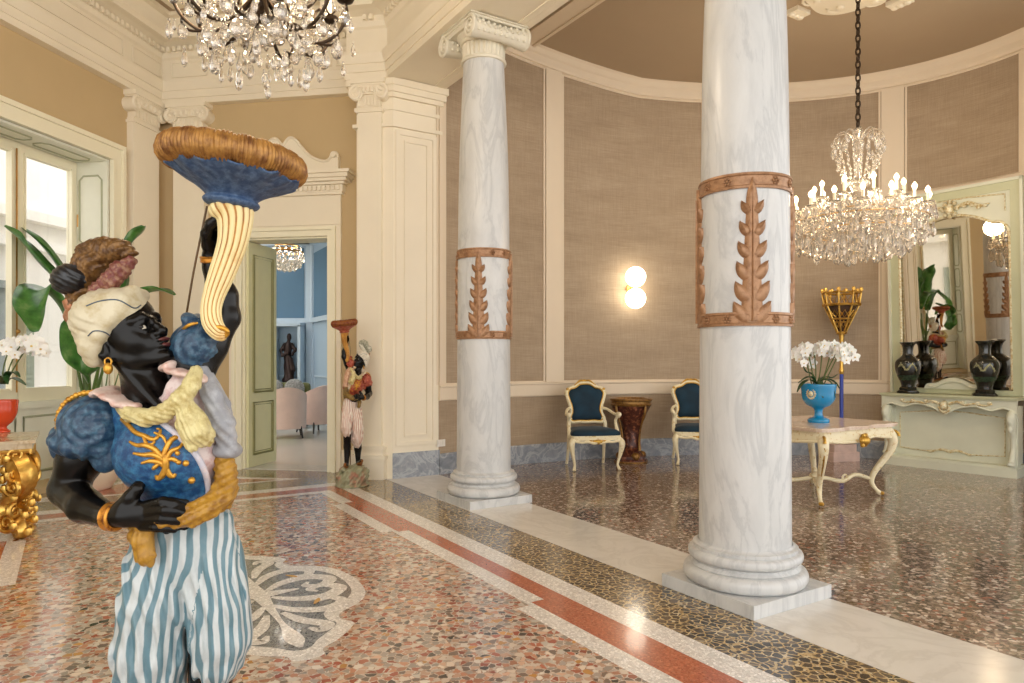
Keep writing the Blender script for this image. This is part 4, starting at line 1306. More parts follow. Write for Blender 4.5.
vase(Wc - .345, .10, 'black lacquer vase with gilt dragon on the console end away from the lantern')

# ================================================================== white and gold centre table
M_rosemarble = marble('rosy_marble_top', (206, 178, 152), (232, 214, 196), 5, 0.14, 0.7, (1, 1, 1))
TA = Vector((2.81, 6.37, 0)); TX = V; TY = U     # near leg; x along V, y along U
tw, td = .94, .73
Tp = lambda x, y, z: TA + TX * x + TY * y + Vector((0, 0, z))
r = thing('rococo_table', Tp(tw / 2, td / 2, 0), 'white and gold carved table with marble top, holding the blue orchid goblet', 'table')
ol = crom([(-.13, -.10), (.1, -.135), (.3, -.11), (tw / 2, -.15), (tw - .3, -.11), (tw - .1, -.135), (tw + .13, -.10), (tw + .15, .12), (tw + .12, td / 2), (tw + .15, td - .12),
           (tw + .13, td + .10), (tw - .1, td + .135), (tw / 2, td + .15), (.1, td + .135), (-.13, td + .10), (-.15, td - .12), (-.12, td / 2), (-.15, .12)], 4, True)
m = MB()
for sc, z0, z1 in ((1.0, .688, .706), (1.015, .706, .722)):
    c_ = (tw / 2, td / 2)
    m.prism([Tp(c_[0] + (p[0] - c_[0]) * sc, c_[1] + (p[1] - c_[1]) * sc, z0) for p in ol], (0, 0, z1 - z0))
m.build('top', [M_rosemarble], r)
m = MB(); c_ = (tw / 2, td / 2); inner = [(c_[0] + (p[0] - c_[0]) * .93, c_[1] + (p[1] - c_[1]) * .93) for p in ol]
n = len(inner); bz = []
for i in range(n):
    f = i / n * 8; bz.append(.60 - .035 * abs(math.sin(f * PI / 2)))
vs = [Tp(p[0], p[1], .69) for p in inner] + [Tp(p[0], p[1], z) for p, z in zip(inner, bz)] + [Tp(c_[0] + (p[0] - c_[0]) * .92, c_[1] + (p[1] - c_[1]) * .92, z) for p, z in zip(inner, bz)] + [Tp(c_[0] + (p[0] - c_[0]) * .92, c_[1] + (p[1] - c_[1]) * .92, .69) for p in inner]
fs = [(a * n + i, a * n + (i + 1) % n, ((a + 1) % 4) * n + (i + 1) % n, ((a + 1) % 4) * n + i) for a in range(4) for i in range(n)]
m.add(vs, fs, 0, True)
pts = [Tp(p[0], p[1], z + .006) for p, z in zip(inner, bz)]; m.tube(pts + pts[:2], .014, 8, cap=False)
m.build('apron', M_ivory, r)
m = MB()
for (x, y) in ((tw / 2, -.13), (tw / 2, td + .13), (-.11, td / 2), (tw + .11, td / 2)):
    m.ball(Tp(x, y, .585), (.055, .055, .05), 10)
    for a in range(6): m.ball(Tp(x, y, .585) + Vector((.05 * math.cos(a), .05 * math.cos(a), .05 * math.sin(a * 1.05))), .022, 8)
m.build('apron_rosettes', M_ivgold, r)
for (x, y, sx, sy) in ((0, 0, -1, -1), (tw, 0, 1, -1), (0, td, -1, 1), (tw, td, 1, 1)):
    o = TX * sx + TY * sy; o.normalize()
    base = Tp(x, y, 0)
    L = lambda e, z: base + o * e + Vector((0, 0, z))
    m = MB(); ctube(m, [L(.06, .66), L(.10, .60), L(.12, .53), L(.09, .43), L(.02, .33), L(-.05, .22), L(-.07, .13), L(-.03, .06), L(.0, .03), L(.02, .012)],
                    [.05, .05, .046, .036, .033, .028, .024, .018, .022, .014], 5, 12)
    lg = m.build('leg', M_ivory, r)
    m = MB(); q = []; rr = []
    for i in range(22):
        th = i / 21 * 3.2 * PI; rd = .062 * (1 - .75 * i / 21); q.append(L(.115 + rd * math.cos(th), .59 + rd * math.sin(th))); rr.append(.014 * (1 - .5 * i / 21))
    m.tube(q, rr, 8); m.build('leg_scroll', M_ivgold, lg)
    m = MB(); m.ball(L(.02, .025), (.028, .028, .02), 8); m.build('foot_tip', M_ivgold, lg)
    m = MB()
    ctube(m, [L(.165, .55), L(.13, .44), L(.06, .34), L(-.005, .25)], [.006, .010, .010, .005], 4, 6)
    m.build('leg_gilding', M_ivgold, lg)
m = MB()
cx, cy = tw / 2, td / 2
for (x, y) in ((0, 0), (tw, 0), (0, td), (tw, td)):
    sx = 1 if x else -1; sy = 1 if y else -1
    ctube(m, [Tp(x - sx * .05, y - sy * .05, .16), Tp(cx + sx * .30, cy + sy * .22, .20), Tp(cx + sx * .18, cy + sy * .16, .14), Tp(cx + sx * .09, cy + sy * .05, .16), Tp(cx, cy, .17)], [.018, .02, .022, .02, .026], 5, 10)
    q = [Tp(cx + sx * .22 + .04 * math.cos(a), cy + sy * .16, .165 + .035 * math.sin(a)) for a in [i * PI / 6 for i in range(13)]]
    m.tube(q, .010, 6, cap=False)
m.ball(Tp(cx, cy, .18), (.07, .07, .05), 12); m.build('stretcher', M_ivory, r)

# ================================================================== orchids
M_petal = plain('white_orchid_petal', (246, 244, 238), 0.5, var=0.02, Subsurface_Weight=0.1)
M_lip = plain('yellow_orchid_lip', (222, 190, 110), 0.5)
M_stem = plain('green_stem', (88, 104, 48), 0.5, var=0.15)
M_leafg = plain('dark_orchid_leaf', (38, 74, 34), 0.35, var=0.2, scale=5)
def flower_mesh():
    m = MB()
    for k in range(5):
        a = PI / 2 + k * 2 * PI / 5; w = 1.05 if k in (1, 4) else .66
        vs = [];
        for i in range(6):
            u_ = i / 5; hw = w * math.sin(PI * min(.06 + u_ * .94, .97)) ** .7 * .5
            for j in (-1, -.5, 0, .5, 1):
                x = u_; y = j * hw; z = .12 * u_ * u_ - .08 * (j * j) * hw
                vs.append((x * math.cos(a) - y * math.sin(a), x * math.sin(a) + y * math.cos(a), z + .01 * k))
        m.add(vs, [(i * 5 + j, i * 5 + j + 1, (i + 1) * 5 + j + 1, (i + 1) * 5 + j) for i in range(5) for j in range(4)], 0, True)
    m.ball((0, -.08, .1), (.16, .14, .14), 8, 1)
    return m
FL = flower_mesh().build('orchid_flower', [M_petal, M_lip]); FLM = FL.data; bpy.data.objects.remove(FL)
def orchid(root, base, stems, leaves, rng, fsize=.05):
    """stems: list of point lists (world); flowers hang along the last part"""
    m = MB()
    for st in stems: ctube(m, st, [.006] * len(st), 5, 6)
    m.build('flower_stems', M_stem, root)
    for st in stems:
        q = crom(st, 8); n = len(q); cnt = 7
        for i in range(cnt):
            p = Vector(q[int(n * (.56 + .42 * i / (cnt - 1))) - 1])
            sd = 1 if i % 2 else -1
            view = Vector((-base.x, -base.y, .3)).normalized()
            lat = Vector((view.y, -view.x, 0))
            nrm = (view + lat * (.5 * sd) + Vector((rng.uniform(-.4, .4), rng.uniform(-.4, .4), rng.uniform(-.3, .3)))).normalized()
            R = nrm.to_track_quat('Z', 'Y').to_matrix().to_4x4()
            o = bpy.data.objects.new('orchid_flower', FLM); COL.objects.link(o); o.parent = root
            s_ = fsize * rng.uniform(.8, 1.15)
            o.matrix_world = root.matrix_world @ (root.matrix_world.inverted() @ (Matrix.Translation(p + lat * sd * .022 + view * .012) @ R @ Matrix.Scale(s_, 4)))
    for (pts, w) in leaves:
        leaf_blade(pts, w, M_leafg, root, 'leaf')
def leaf_blade(pts, w, mat, root, name, curl=.25, k=5):
    q = crom(pts, k); n = len(q); m = MB(); vs = []
    for i in range(n):
        p = Vector(q[i]); d = Vector(q[min(i + 1, n - 1)]) - Vector(q[max(i - 1, 0)]); d.normalize()
        side = d.cross(Vector((0, 0, 1))); side = side.normalized() if side.length > 1e-4 else Vector((1, 0, 0))
        up_ = side.cross(d).normalized(); u_ = i / (n - 1)
        hw = w / 2 * max(math.sin(PI * (.08 + .9 * u_)) ** .7, .03) if not callable(w) else w(u_)
        for j in (-1, -.5, 0, .5, 1): vs.append(p + side * hw * j + up_ * (abs(j) ** 1.5 * hw * curl))
    m.add(vs, [(i * 5 + j, i * 5 + j + 1, (i + 1) * 5 + j + 1, (i + 1) * 5 + j) for i in range(n - 1) for j in range(4)], 0, True)
    o = m.build(name, mat, root, fix=False)
    md = o.modifiers.new('thick', 'SOLIDIFY'); md.thickness = .003
    return o
rng = random.Random(5)
M_turq = plain('turquoise_glaze', (18, 140, 196), 0.15, var=0.12, scale=4, Coat_Weight=0.5)
ob = Vector((0, 0, 0)); ob = Tp(tw / 2 - .12, td / 2 - .02, .722)
pv = at(818.5, 420, ob.y)
ob = Vector((pv.x, ob.y, .722))
r = thing('blue_goblet_vase', ob, 'turquoise glazed goblet planter with a gilt medallion, on the white marble-topped table', 'vase')
T = Matrix.Translation(ob)
k_ = ob.y / 700
m = MB(); p = crom([(10, 0), (10.4, 2), (9, 4), (4.6, 6), (3.8, 11), (5.5, 14), (11, 17), (15.2, 23), (16.2, 31), (16.9, 37.5), (16.2, 38), (15.2, 36), (13.5, 27), (2, 25)], 4)
m.lathe([(float(a) * k_, float(c) * k_) for a, c in p], 48, T); m.build('goblet', M_turq, r)
tocam = Vector((-ob.x, -ob.y, 0)).normalized(); a0 = math.atan2(tocam.y, tocam.x) - .45
m = MB(); cdir = Vector((math.cos(a0), math.sin(a0), 0)); lat = Vector((-cdir.y, cdir.x, 0))
cp_ = ob + cdir * (15.9 * k_) + Vector((0, 0, 29 * k_))
for i in range(14): m.ball(cp_ + lat * .038 * math.cos(i * PI / 7) + Vector((0, 0, .044 * math.sin(i * PI / 7))) - cdir * .006, .012, 8)
m.ball(cp_ - cdir * .004, (.026, .026, .03), 10); m.build('medallion', M_sagegold, r)
r = thing('white_orchids', ob + Vector((0, 0, 26 * k_)), 'white orchids in bloom with dark leaves growing from the turquoise goblet', 'flowers')
m = MB(); m.lathe([(13.8 * k_, 27 * k_), (13.8 * k_, 33 * k_), (9 * k_, 35 * k_), (.01, 36 * k_)], 24, T); M_moss = plain('moss', (58, 66, 36), 0.9, var=.3, scale=60, bump=.6); m.build('moss', M_moss, r)
top = lambda px, py, dy=0: at(px, py, ob.y + dy)
stems = []
for (x0, x1, y1, x2, y2, dy) in ((812, 800, 350, 796, 357, -.02), (814, 806, 347, 801, 365, -.06), (816, 813, 347, 810, 366, .05), (818, 822, 345, 819, 353, -.04), (821, 832, 345, 829, 356, .03), (823, 842, 347, 853, 358, -.05), (820, 838, 350, 844, 361, -.1)):
    stems.append([top(x0, 386, dy * .2), top((x0 + x1) / 2 + 1, 365, dy * .6), top(x1, y1 + 1, dy), top((x1 + x2) / 2, y1 + 3, dy * 1.2), top(x2, y2, dy * 1.4)])
leaves = []
for (x1, y1, x2, y2, dy) in ((806, 378, 798, 383, -.05), (802, 384, 797, 392, -.1), (806, 372, 803, 366, .0), (822, 388, 823, 398, -.13), (832, 384, 836, 398, -.1), (832, 378, 838, 374, .02), (834, 382, 840, 389, 0.03), (826, 380, 836, 380, .1)):
    leaves.append(([top(817, 384, dy * .3), top((817 + x1) / 2, (384 + y1) / 2 - 4, dy * .6), top(x1, y1, dy), top(x2, y2, dy * 1.2)], .055))
orchid(r, ob, stems, leaves, rng)

# ================================================================== gilt processional lantern on blue pole
lb_ = fl(845, 462); lb_ = Vector((lb_.x, lb_.y + .16, 0))
r = thing('processional_lantern', lb_, 'gilt openwork lantern on a blue pole set in a stone block behind the white table', 'lantern')
M_stone = plain('rosy_stone', (206, 180, 170), 0.8, var=0.12, scale=9, bump=.4)
M_bluep = plain('ultramarine_pole', (52, 74, 170), 0.35, var=0.1)
m = MB(); Rb = Matrix.Rotation(.25, 3, 'Z')
m.prism([lb_ + Rb @ Vector((x, y, 0)) for x, y in ((-.2, -.14), (.2, -.14), (.21, .02), (.18, .15), (-.18, .15), (-.21, 0))], (0, 0, .12))
m.prism([lb_ + Rb @ Vector((x * .85, y * .85, .12)) for x, y in ((-.2, -.14), (.2, -.14), (.21, .02), (.18, .15), (-.18, .15), (-.21, 0))], (0, 0, .10)); m.build('stone_base', M_stone, r)
px_ = at(841.5, 400, lb_.y).x; pb = Vector((px_, lb_.y, 0))
zz = lambda py: EYE + (HOR - py) / F * lb_.y
m = MB(); m.tube([pb + Vector((0, 0, .2)), pb + Vector((0, 0, zz(373)))], .024, 14); m.build('pole', M_bluep, r)
m = MB(); T = Matrix.Translation(pb)
q = crom([(.02, zz(375)), (.034, zz(371)), (.022, zz(366)), (.022, zz(352)), (.036, zz(349)), (.022, zz(346)), (.03, zz(338)), (.036, zz(334)), (.045, zz(331))], 3)
m.lathe([(float(a), float(b)) for a, b in q], 20, T); m.build('gilt_socket', M_goldleaf, r)
m = MB(); N6 = 8; zt, zm, z0 = zz(293), zz(305), zz(333); rt, rmid, rb = .235, .215, .05
ring = lambda rad, z: [pb + Vector((rad * math.cos(2 * PI * i / N6 + .2), rad * math.sin(2 * PI * i / N6 + .2), z)) for i in range(N6)]
for rad, z, th in ((rt, zt, .014), (rmid, zm, .018), ((rmid + rb) / 2, (zm + z0) / 2, .012), (rb, z0, .02), (rb + .055, z0 + .14, .009)):
    p = ring(rad, z); m.tube(p + p[:2], th, 8, cap=False)
a, b, c_ = ring(rt, zt), ring(rmid, zm), ring(rb, z0)
for i in range(N6):
    m.tube([a[i], b[i], c_[i]], .012, 6)
    m.ball(a[i] + Vector((0, 0, .035)), (.026, .026, .035), 8); m.ball(b[i], .026, 8)
    j = (i + 1) % N6
    mid = (a[i] + a[j]) / 2; m.ball(mid + Vector((0, 0, .018)), (.02, .02, .03), 8)
    for u_ in (.2, .55):
        p0 = b[i].lerp(c_[i], u_); p1 = b[j].lerp(c_[j], u_); q0 = b[i].lerp(c_[i], u_ + .25); q1 = b[j].lerp(c_[j], u_ + .25)
        m.tube([p0, (q0 + q1) / 2, p1], .006, 6); m.tube([q0, (p0 + p1) / 2, q1], .006, 6)
    m.tube([a[i], (b[i] + b[j]) / 2, a[j]], .007, 6)
m.build('lantern_cage', M_goldleaf, r)
M_amber = plain('dim_amber_glass', (74, 56, 44), 0.1, var=.2)
m = MB(); m.lathe([(rb * .8, z0), (rmid * .9, zm)], N6, T @ Matrix.Rotation(.2, 4, 'Z')); m.build('lantern_glass', M_amber, r, sharp=10)
# ================================================================== chandeliers
def sparkle_mat(name, tint, k):
    t = NT(name)
    g = t.n('ShaderNodeBsdfGlass'); g.inputs['Color'].default_value = tint; g.inputs['Roughness'].default_value = 0.03; g.inputs['IOR'].default_value = 1.45
    d = t.n('ShaderNodeBsdfDiffuse'); d.inputs[0].default_value = (0.9, 0.86, 0.78, 1)
    s = t.n('ShaderNodeBsdfGlossy'); s.inputs['Roughness'].default_value = 0.12; s.inputs[0].default_value = (1, .98, .94, 1)
    m1 = t.n('ShaderNodeMixShader'); m1.inputs[0].default_value = 0.5; t.l(d.outputs[0], m1.inputs[1]); t.l(s.outputs[0], m1.inputs[2])
    m2 = t.n('ShaderNodeMixShader'); m2.inputs[0].default_value = k; t.l(g.outputs[0], m2.inputs[1]); t.l(m1.outputs[0], m2.inputs[2])
    t.l(m2.outputs[0], t.out.inputs[0]); return t.m
M_cut = sparkle_mat('cut_glass_drop', (1, .98, .95, 1), .22)
M_iron = plain('dark_bronze_iron', (62, 48, 34), 0.4, 0.7, var=.2, scale=20)
M_wax = plain('cream_candle_tube', (238, 226, 196), 0.5, var=.02)
def drop_mesh(name, n=6, bead=True):
    """faceted pear drop hanging from the origin, unit length"""
    m = MB(); prof = [(.02, -1.0), (.13, -.88), (.19, -.68), (.14, -.42), (.06, -.22), (.03, -.18)]
    m.lathe(prof, n, smooth=False)
    if bead: m.lathe([(.01, -.18), (.085, -.11), (.085, -.07), (.01, 0)], n, smooth=False)
    o = m.build(name, M_cut); d = o.data; bpy.data.objects.remove(o); return d
DROP = drop_mesh('crystal_drop'); DROP8 = drop_mesh('crystal_drop', 8)
def put(root, me, name, p, s, rz=0.0):
    o = bpy.data.objects.new(name, me); COL.objects.link(o); o.parent = root
    o.location = Vector(p) - root.location; o.scale = (s, s, s) if not hasattr(s, '__len__') else s; o.rotation_euler = (0, 0, rz); return o
def stuff_drops(root, spots, name):
    base = [tuple(v.co) for v in DROP.vertices]; fs = [tuple(p.vertices) for p in DROP.polygons]
    m = MB()
    for p, s in spots:
        m.add([Vector(p) + Vector(v) * s for v in base], fs)
    o = m.build(name, M_cut, root, fix=False); o['kind'] = 'stuff'; return o
def chain_mesh(p0, p1, L, th, w):
    m = MB(); n = int((p0 - p1).length / (L * .74)); d = (p1 - p0).normalized()
    for i in range(n):
        c = p0 + (p1 - p0) * ((i + .5) / n); sd = Vector((1, 0, 0)) if i % 2 else Vector((0, 1, 0))
        pts = [c + d * (L / 2 * math.cos(a)) + sd * (w / 2 * math.sin(a)) for a in [j * PI / 6 for j in range(12)]]
        m.tube(pts + pts[:2], th, 6, cap=False)
    return m
# ---- crystal chandelier of the apse
cc = Vector((3.46, 7.0, 0)); cz = lambda py: EYE + (HOR - py) / 100.0
root = thing('crystal_chandelier', cc + Vector((0, 0, cz(195))), 'lit crystal chandelier hanging on a long chain in the apse', 'chandelier')
zceil = AZ + .222 + zrise(3.5)
chain_mesh(cc + Vector((0, 0, zceil)), cc + Vector((0, 0, cz(127))), .085, .0085, .042).build('chain', M_iron, root)
T = Matrix.Translation(cc)
m = MB(); m.lathe([(.01, cz(127)), (.03, cz(128)), (.05, cz(131)), (.03, cz(134)), (.025, cz(150)), (.05, cz(156)), (.03, cz(162)), (.04, cz(176)), (.08, cz(184)), (.05, cz(192)), (.09, cz(205)), (.14, cz(222)), (.10, cz(234)), (.03, cz(242)), (.01, cz(246))][::-1], 12, T, smooth=False)
m.build('glass_stem', M_cut, root)
m = MB()
for k in range(10):
    a = k * PI / 5; d = Vector((math.cos(a), math.sin(a), 0))
    ctube(m, [cc + d * q + Vector((0, 0, cz(y))) for q, y in ((.03, 140), (.12, 132), (.20, 134), (.235, 141), (.215, 145))], [.008, .008, .007, .006, .004], 4, 6)
m.build('crown', M_cut, root)
rg = random.Random(11)
parts = []; rest = []
for k in range(10):
    a = k * PI / 5; d = Vector((math.cos(a), math.sin(a), 0))
    for q, y, s in ((.232, 142, .13), (.19, 136, .11)): parts.append((cc + d * q + Vector((0, 0, cz(y))), s))
    for j in range(9):
        u_ = j / 8; rest.append((cc + d * (.23 - .12 * u_ + .02 * math.sin(j * 2)) + Vector((0, 0, cz(146 + 34 * u_))), .065))
        rest.append((cc + Vector((math.cos(a + .3), math.sin(a + .3), 0)) * (.10 + .14 * (1 - u_) ** .7) + Vector((0, 0, cz(140 + 40 * u_))), .06))
arm0 = {}
bulb_spots = []
for tier, (n, R_out, ybulb, yl, y0) in enumerate(((16, .62, 200, 212, 220), (10, .40, 186, 200, 208))):
    for k in range(n):
        a = 2 * PI * (k + .3 * tier) / n; d = Vector((math.cos(a), math.sin(a), 0))
        tip = cc + d * R_out
        m = MB(); ctube(m, [cc + d * .07 + Vector((0, 0, cz(y0 - 6))), cc + d * (R_out * .35) + Vector((0, 0, cz(y0 + 2))), cc + d * (R_out * .7) + Vector((0, 0, cz(y0 + 6))), cc + d * (R_out * .96) + Vector((0, 0, cz(y0))), tip + Vector((0, 0, cz(yl)))], [.012, .012, .011, .010, .012], 4, 6)
        arm = m.build('glass_arm', M_cut, root)
        m = MB(); Tt = Matrix.Translation(tip); m.lathe([(.012, cz(yl) - .01), (.05, cz(yl)), (.062, cz(yl) + .012), (.055, cz(yl) + .01), (.02, cz(yl) + .004)], 10, Tt, smooth=False); m.build('drip_pan', M_cut, arm)
        m = MB(); m.lathe([(.014, cz(yl)), (.014, cz(ybulb + 3))], 10, Tt); m.build('candle', M_wax, arm)
        m = MB(); m.lathe([(.010, cz(ybulb + 3)), (.020, cz(ybulb + 1)), (.023, cz(ybulb - .3)), (.016, cz(ybulb - 2)), (.003, cz(ybulb - 3.8))], 12, Tt); m.build('bulb', M_bulb, arm)
        bulb_spots.append(tip + Vector((0, 0, cz(ybulb - 1))))
        for j in range(5):
            b = 2 * PI * j / 5 + a; p = tip + Vector((math.cos(b), math.sin(b), 0)) * .058 + Vector((0, 0, cz(yl)))
            (parts if j == 0 and len(parts) < 46 else rest).append((p, .13 * rg.uniform(.8, 1.1)))
        for j in range(6):
            u_ = (j + 1) / 7; p = cc + d * (R_out * (.15 + .8 * u_)) + Vector((0, 0, cz(yl - 4 + 10 * u_ * 0 + 8 * math.sin(PI * u_)))); rest.append((p, .075))
# strings of beads and skirts of drops below
for R_, y, n, s in ((.63, 226, 30, .15), (.56, 233, 26, .17), (.47, 237, 22, .18), (.38, 240, 18, .19), (.28, 243, 14, .17), (.16, 246, 8, .16)):
    for k in range(n):
        a = 2 * PI * (k + rg.uniform(-.2, .2)) / n; p = cc + Vector((math.cos(a), math.sin(a), 0)) * R_ * rg.uniform(.96, 1.04) + Vector((0, 0, cz(y + rg.uniform(-3, 3))))
        ((parts if math.sin(a) < -.1 and len(parts) < 100 else rest)).append((p, s * rg.uniform(.85, 1.15)))
for R_, y, n in ((.60, 215, 40), (.52, 222, 36), (.42, 226, 30), (.5, 210, 30), (.33, 222, 24), (.3, 212, 22), (.2, 230, 14), (.58, 222, 36)):
    for k in range(n):
        a = 2 * PI * (k + rg.uniform(-.3, .3)) / n; rest.append((cc + Vector((math.cos(a), math.sin(a), 0)) * R_ * rg.uniform(.93, 1.05) + Vector((0, 0, cz(y + rg.uniform(-5, 5)))), rg.uniform(.07, .11)))
for p, s in parts: put(root, DROP, 'crystal_drop', p, s, rg.uniform(0, 1))
stuff_drops(root, rest, 'crystal_beads')
# frame hoops
m = MB()
for R_, y in ((.62, 222), (.44, 214), (.5, 232)):
    p = [cc + Vector((R_ * math.cos(i * PI / 20), R_ * math.sin(i * PI / 20), cz(y))) for i in range(40)]; m.tube(p + p[:2], .005, 5, cap=False)
m.build('hoops', M_brass, root)
# ceiling rose
rc = cc + Vector((.05, .05, 0)); zr = lambda p: AZ + .222 + zrise(max((p - P0).dot(V), 1.2))
m = MB(); zc_ = zr(rc) - .002
def rose(rad, z0, z1, lob, amp, n=96):
    pts = [rc + Vector((math.cos(2 * PI * i / n), math.sin(2 * PI * i / n), 0)) * rad * (1 + amp * math.cos(lob * 2 * PI * i / n)) for i in range(n)]
    m.prism([p + Vector((0, 0, zc_ - z1)) for p in pts], (0, 0, z1 - z0 + .03))
rose(.60, -.02, .025, 4, .10); rose(.50, .0, .045, 8, .05); rose(.36, .0, .06, 8, .06); rose(.2, .0, .09, 6, .08)
for k in range(8):
    a = k * PI / 4; d = Vector((math.cos(a), math.sin(a), 0)); tg = Vector((-d.y, d.x, 0))
    q = [rc + d * (.50 + .08 * math.sin(i / 12 * 2.2 * PI) * (1 - i / 14)) + tg * (.11 * math.cos(i / 12 * 2.2 * PI) * (1 - i / 14)) + Vector((0, 0, zc_ - .03)) for i in range(13)]
    m.tube(q, .018, 6); m.ball(rc + d * .43 + Vector((0, 0, zc_ - .05)), (.045, .045, .025), 8)
for k in range(4):
    a = k * PI / 2 + math.atan2(V.y, V.x); d = Vector((math.cos(a), math.sin(a), 0)); tg = Vector((-d.y, d.x, 0))
    m.box(rc + d * .72 + Vector((0, 0, zc_ - .02)), (.16, .22, .05), Matrix((d, tg, Vector((0, 0, 1)))).transposed())
    for e in (-1, 0, 1): m.ball(rc + d * .74 + tg * e * .07 + Vector((0, 0, zc_ - .05)), (.04, .035, .025), 8)
o = m.struct('trim_ceiling_rose', M_cream)

# ---- dark iron chandelier of the salon
bc = Vector((-1.42, 3.97, 0)); bz = lambda py: EYE + (HOR - py) / 176.3
root = thing('iron_chandelier', bc + Vector((0, 0, 3.2)), 'dark bronze chandelier with scrolling arms and clear pear drops above the floor medallion', 'chandelier')
m = MB(); m.tube([bc + Vector((0, 0, TOP - .12)), bc + Vector((0, 0, 4.02))], .012, 8); m.build('hanging_rod', M_iron, root)
T = Matrix.Translation(bc + Vector((0, 0, .17)))
m = MB(); m.lathe([(.01, 2.98), (.035, 3.0), (.05, 3.03), (.03, 3.07), (.045, 3.12), (.08, 3.18), (.05, 3.25), (.025, 3.32), (.025, 3.6), (.05, 3.68), (.03, 3.75), (.02, 3.92)], 16, T); m.build('hub', M_iron, root)
m = MB(); m.ball(bc + Vector((0, 0, bz(26) + .1)), .03, 10); M_redg = plain('red_glass_bead', (150, 40, 30), .15); m.build('red_bead', M_redg, root)
dr_parts = []; dr_rest = []
NA = 10
for k in range(NA):
    a = 2 * PI * k / NA + .25; d = Vector((math.cos(a), math.sin(a), 0))
    L = lambda q, z: bc + d * q * .94 + Vector((0, 0, z + .17))
    m = MB()
    ctube(m, [L(.03, 3.14), L(.10, 3.05), L(.20, 2.94), L(.33, 2.905), L(.44, 2.97), L(.50, 3.09), L(.47, 3.19), L(.40, 3.20), L(.37, 3.13), L(.40, 3.08), L(.44, 3.11)], [.013, .012, .011, .010, .010, .010, .009, .008, .007, .006, .004], 5, 8)
    ctube(m, [L(.06, 3.30), L(.16, 3.40), L(.28, 3.34), L(.33, 3.20), L(.26, 3.10), L(.18, 3.13), L(.19, 3.20), L(.24, 3.20)], [.010, .010, .010, .009, .008, .007, .006, .004], 5, 8)
    ctube(m, [L(.33, 2.905), L(.40, 2.90), L(.445, 2.94), L(.43, 2.99), L(.39, 2.98)], [.008, .008, .007, .006, .004], 4, 6)
    arm = m.build('scroll_arm', M_iron, root)
    Tt = Matrix.Translation(bc + d * .49 * .94 + Vector((0, 0, .17)))
    m = MB(); m.lathe([(.01, 3.15), (.045, 3.165), (.055, 3.185), (.02, 3.18), (.016, 3.20)], 12, Tt); m.build('drip_pan', M_iron, arm)
    m = MB(); m.lathe([(.014, 3.19), (.014, 3.32)], 10, Tt); m.build('candle', M_wax, arm)
    m = MB(); m.lathe([(.012, 3.32), (.020, 3.335), (.023, 3.35), (.016, 3.375), (.003, 3.405)], 10, Tt); m.build('bulb', M_bulb, arm)
    for q, z, s in ((.49, 3.14, .12), (.44, 2.955, .13), (.33, 2.89, .13), (.23, 2.92, .11), (.12, 3.02, .12), (.36, 3.13, .10), (.28, 3.08, .11), (.19, 3.12, .09), (.33, 3.24, .10)):
        dr_parts.append((L(q, z), .9 * s * rg.uniform(.8, 1.2)))
    a2 = a + PI / NA; d2 = Vector((math.cos(a2), math.sin(a2), 0)); 
    for q, z, s in ((.46, 3.05, .10), (.35, 3.0, .12), (.25, 2.965, .12), (.13, 2.95, .11), (.40, 3.15, .09), (.30, 3.2, .09), (.2, 3.28, .09), (.5, 3.2, .08)):
        dr_rest.append((bc + d2 * q * rg.uniform(.9, 1.1) + Vector((0, 0, z + rg.uniform(-.03, .03))), s * rg.uniform(.8, 1.15)))
    for j in range(9):      # bead swags between the arm tips
        u_ = j / 8; aa = a + u_ * 2 * PI / NA; dr_rest.append((bc + Vector((math.cos(aa), math.sin(aa), 0)) * (.46 - .04 * math.sin(PI * u_)) + Vector((0, 0, 3.33 - .08 * math.sin(PI * u_))), .035))
        dr_rest.append((bc + Vector((math.cos(aa), math.sin(aa), 0)) * (.31 - .03 * math.sin(PI * u_)) + Vector((0, 0, 3.12 + .0 * u_ - .05 * math.sin(PI * u_))), .035))
for p, s in ((bc + Vector((0, 0, 3.14)), .13),): dr_parts.append((p, s))
DROPR = None
m = MB(); m.lathe([(.01, -1), (.16, -.93), (.26, -.74), (.28, -.58), (.2, -.38), (.1, -.22), (.03, -.17)], 10, smooth=True); m.lathe([(.01, -.17), (.1, -.1), (.1, -.06), (.01, 0)], 8)
o = m.build('pear_drop', M_cut, sharp=30); DROPR = o.data; bpy.data.objects.remove(o)
for p, s in dr_parts: put(root, DROPR, 'pear_drop', p, s, rg.uniform(0, 2))
stuff_drops(root, dr_rest, 'small_drops')
root.location.z += .095

def lamp(name, p, e, rad, col=(1, .82, .6), **kw):
    l = bpy.data.lights.new(name, 'POINT'); l.energy = e; l.color = col; l.shadow_soft_size = rad
    o = bpy.data.objects.new(name, l); COL.objects.link(o); o.location = p; return o
# ================================================================== bird of paradise plant by the window
M_bop = NT('banana_like_leaf'); _t = M_bop
_n = _t.noise(_t.pos((3, 3, 3), obj=True), 3, 4)
M_bop = _t.set(_t.ramp(_n, [(.3, S(38, 84, 34)), (.55, S(70, 122, 52)), (.75, S(120, 150, 92))]), .28)
M_bopstem = plain('leaf_stalk', (92, 120, 58), .4, var=.15)
M_pot = plain('cream_glazed_pot', (232, 218, 190), .4, var=.03)
pp = fl(92, 489); 
r = thing('potted_strelitzia', pp, 'tall broad-leaved green plant in a round cream pot before the window', 'potted plant')
T = Matrix.Translation(pp)
m = MB(); q = crom([(.16, 0), (.19, .03), (.25, .15), (.27, .30), (.24, .42), (.25, .46), (.235, .465), (.21, .42), (.02, .41)], 4); m.lathe([(float(a), float(b)) for a, b in q], 40, T); m.build('pot', M_pot, r)
m = MB(); m.lathe([(.225, .40), (.225, .425), (.01, .44)], 24, T); m.build('soil', plain('soil', (62, 46, 34), .9, var=.3, scale=40, bump=.6), r)
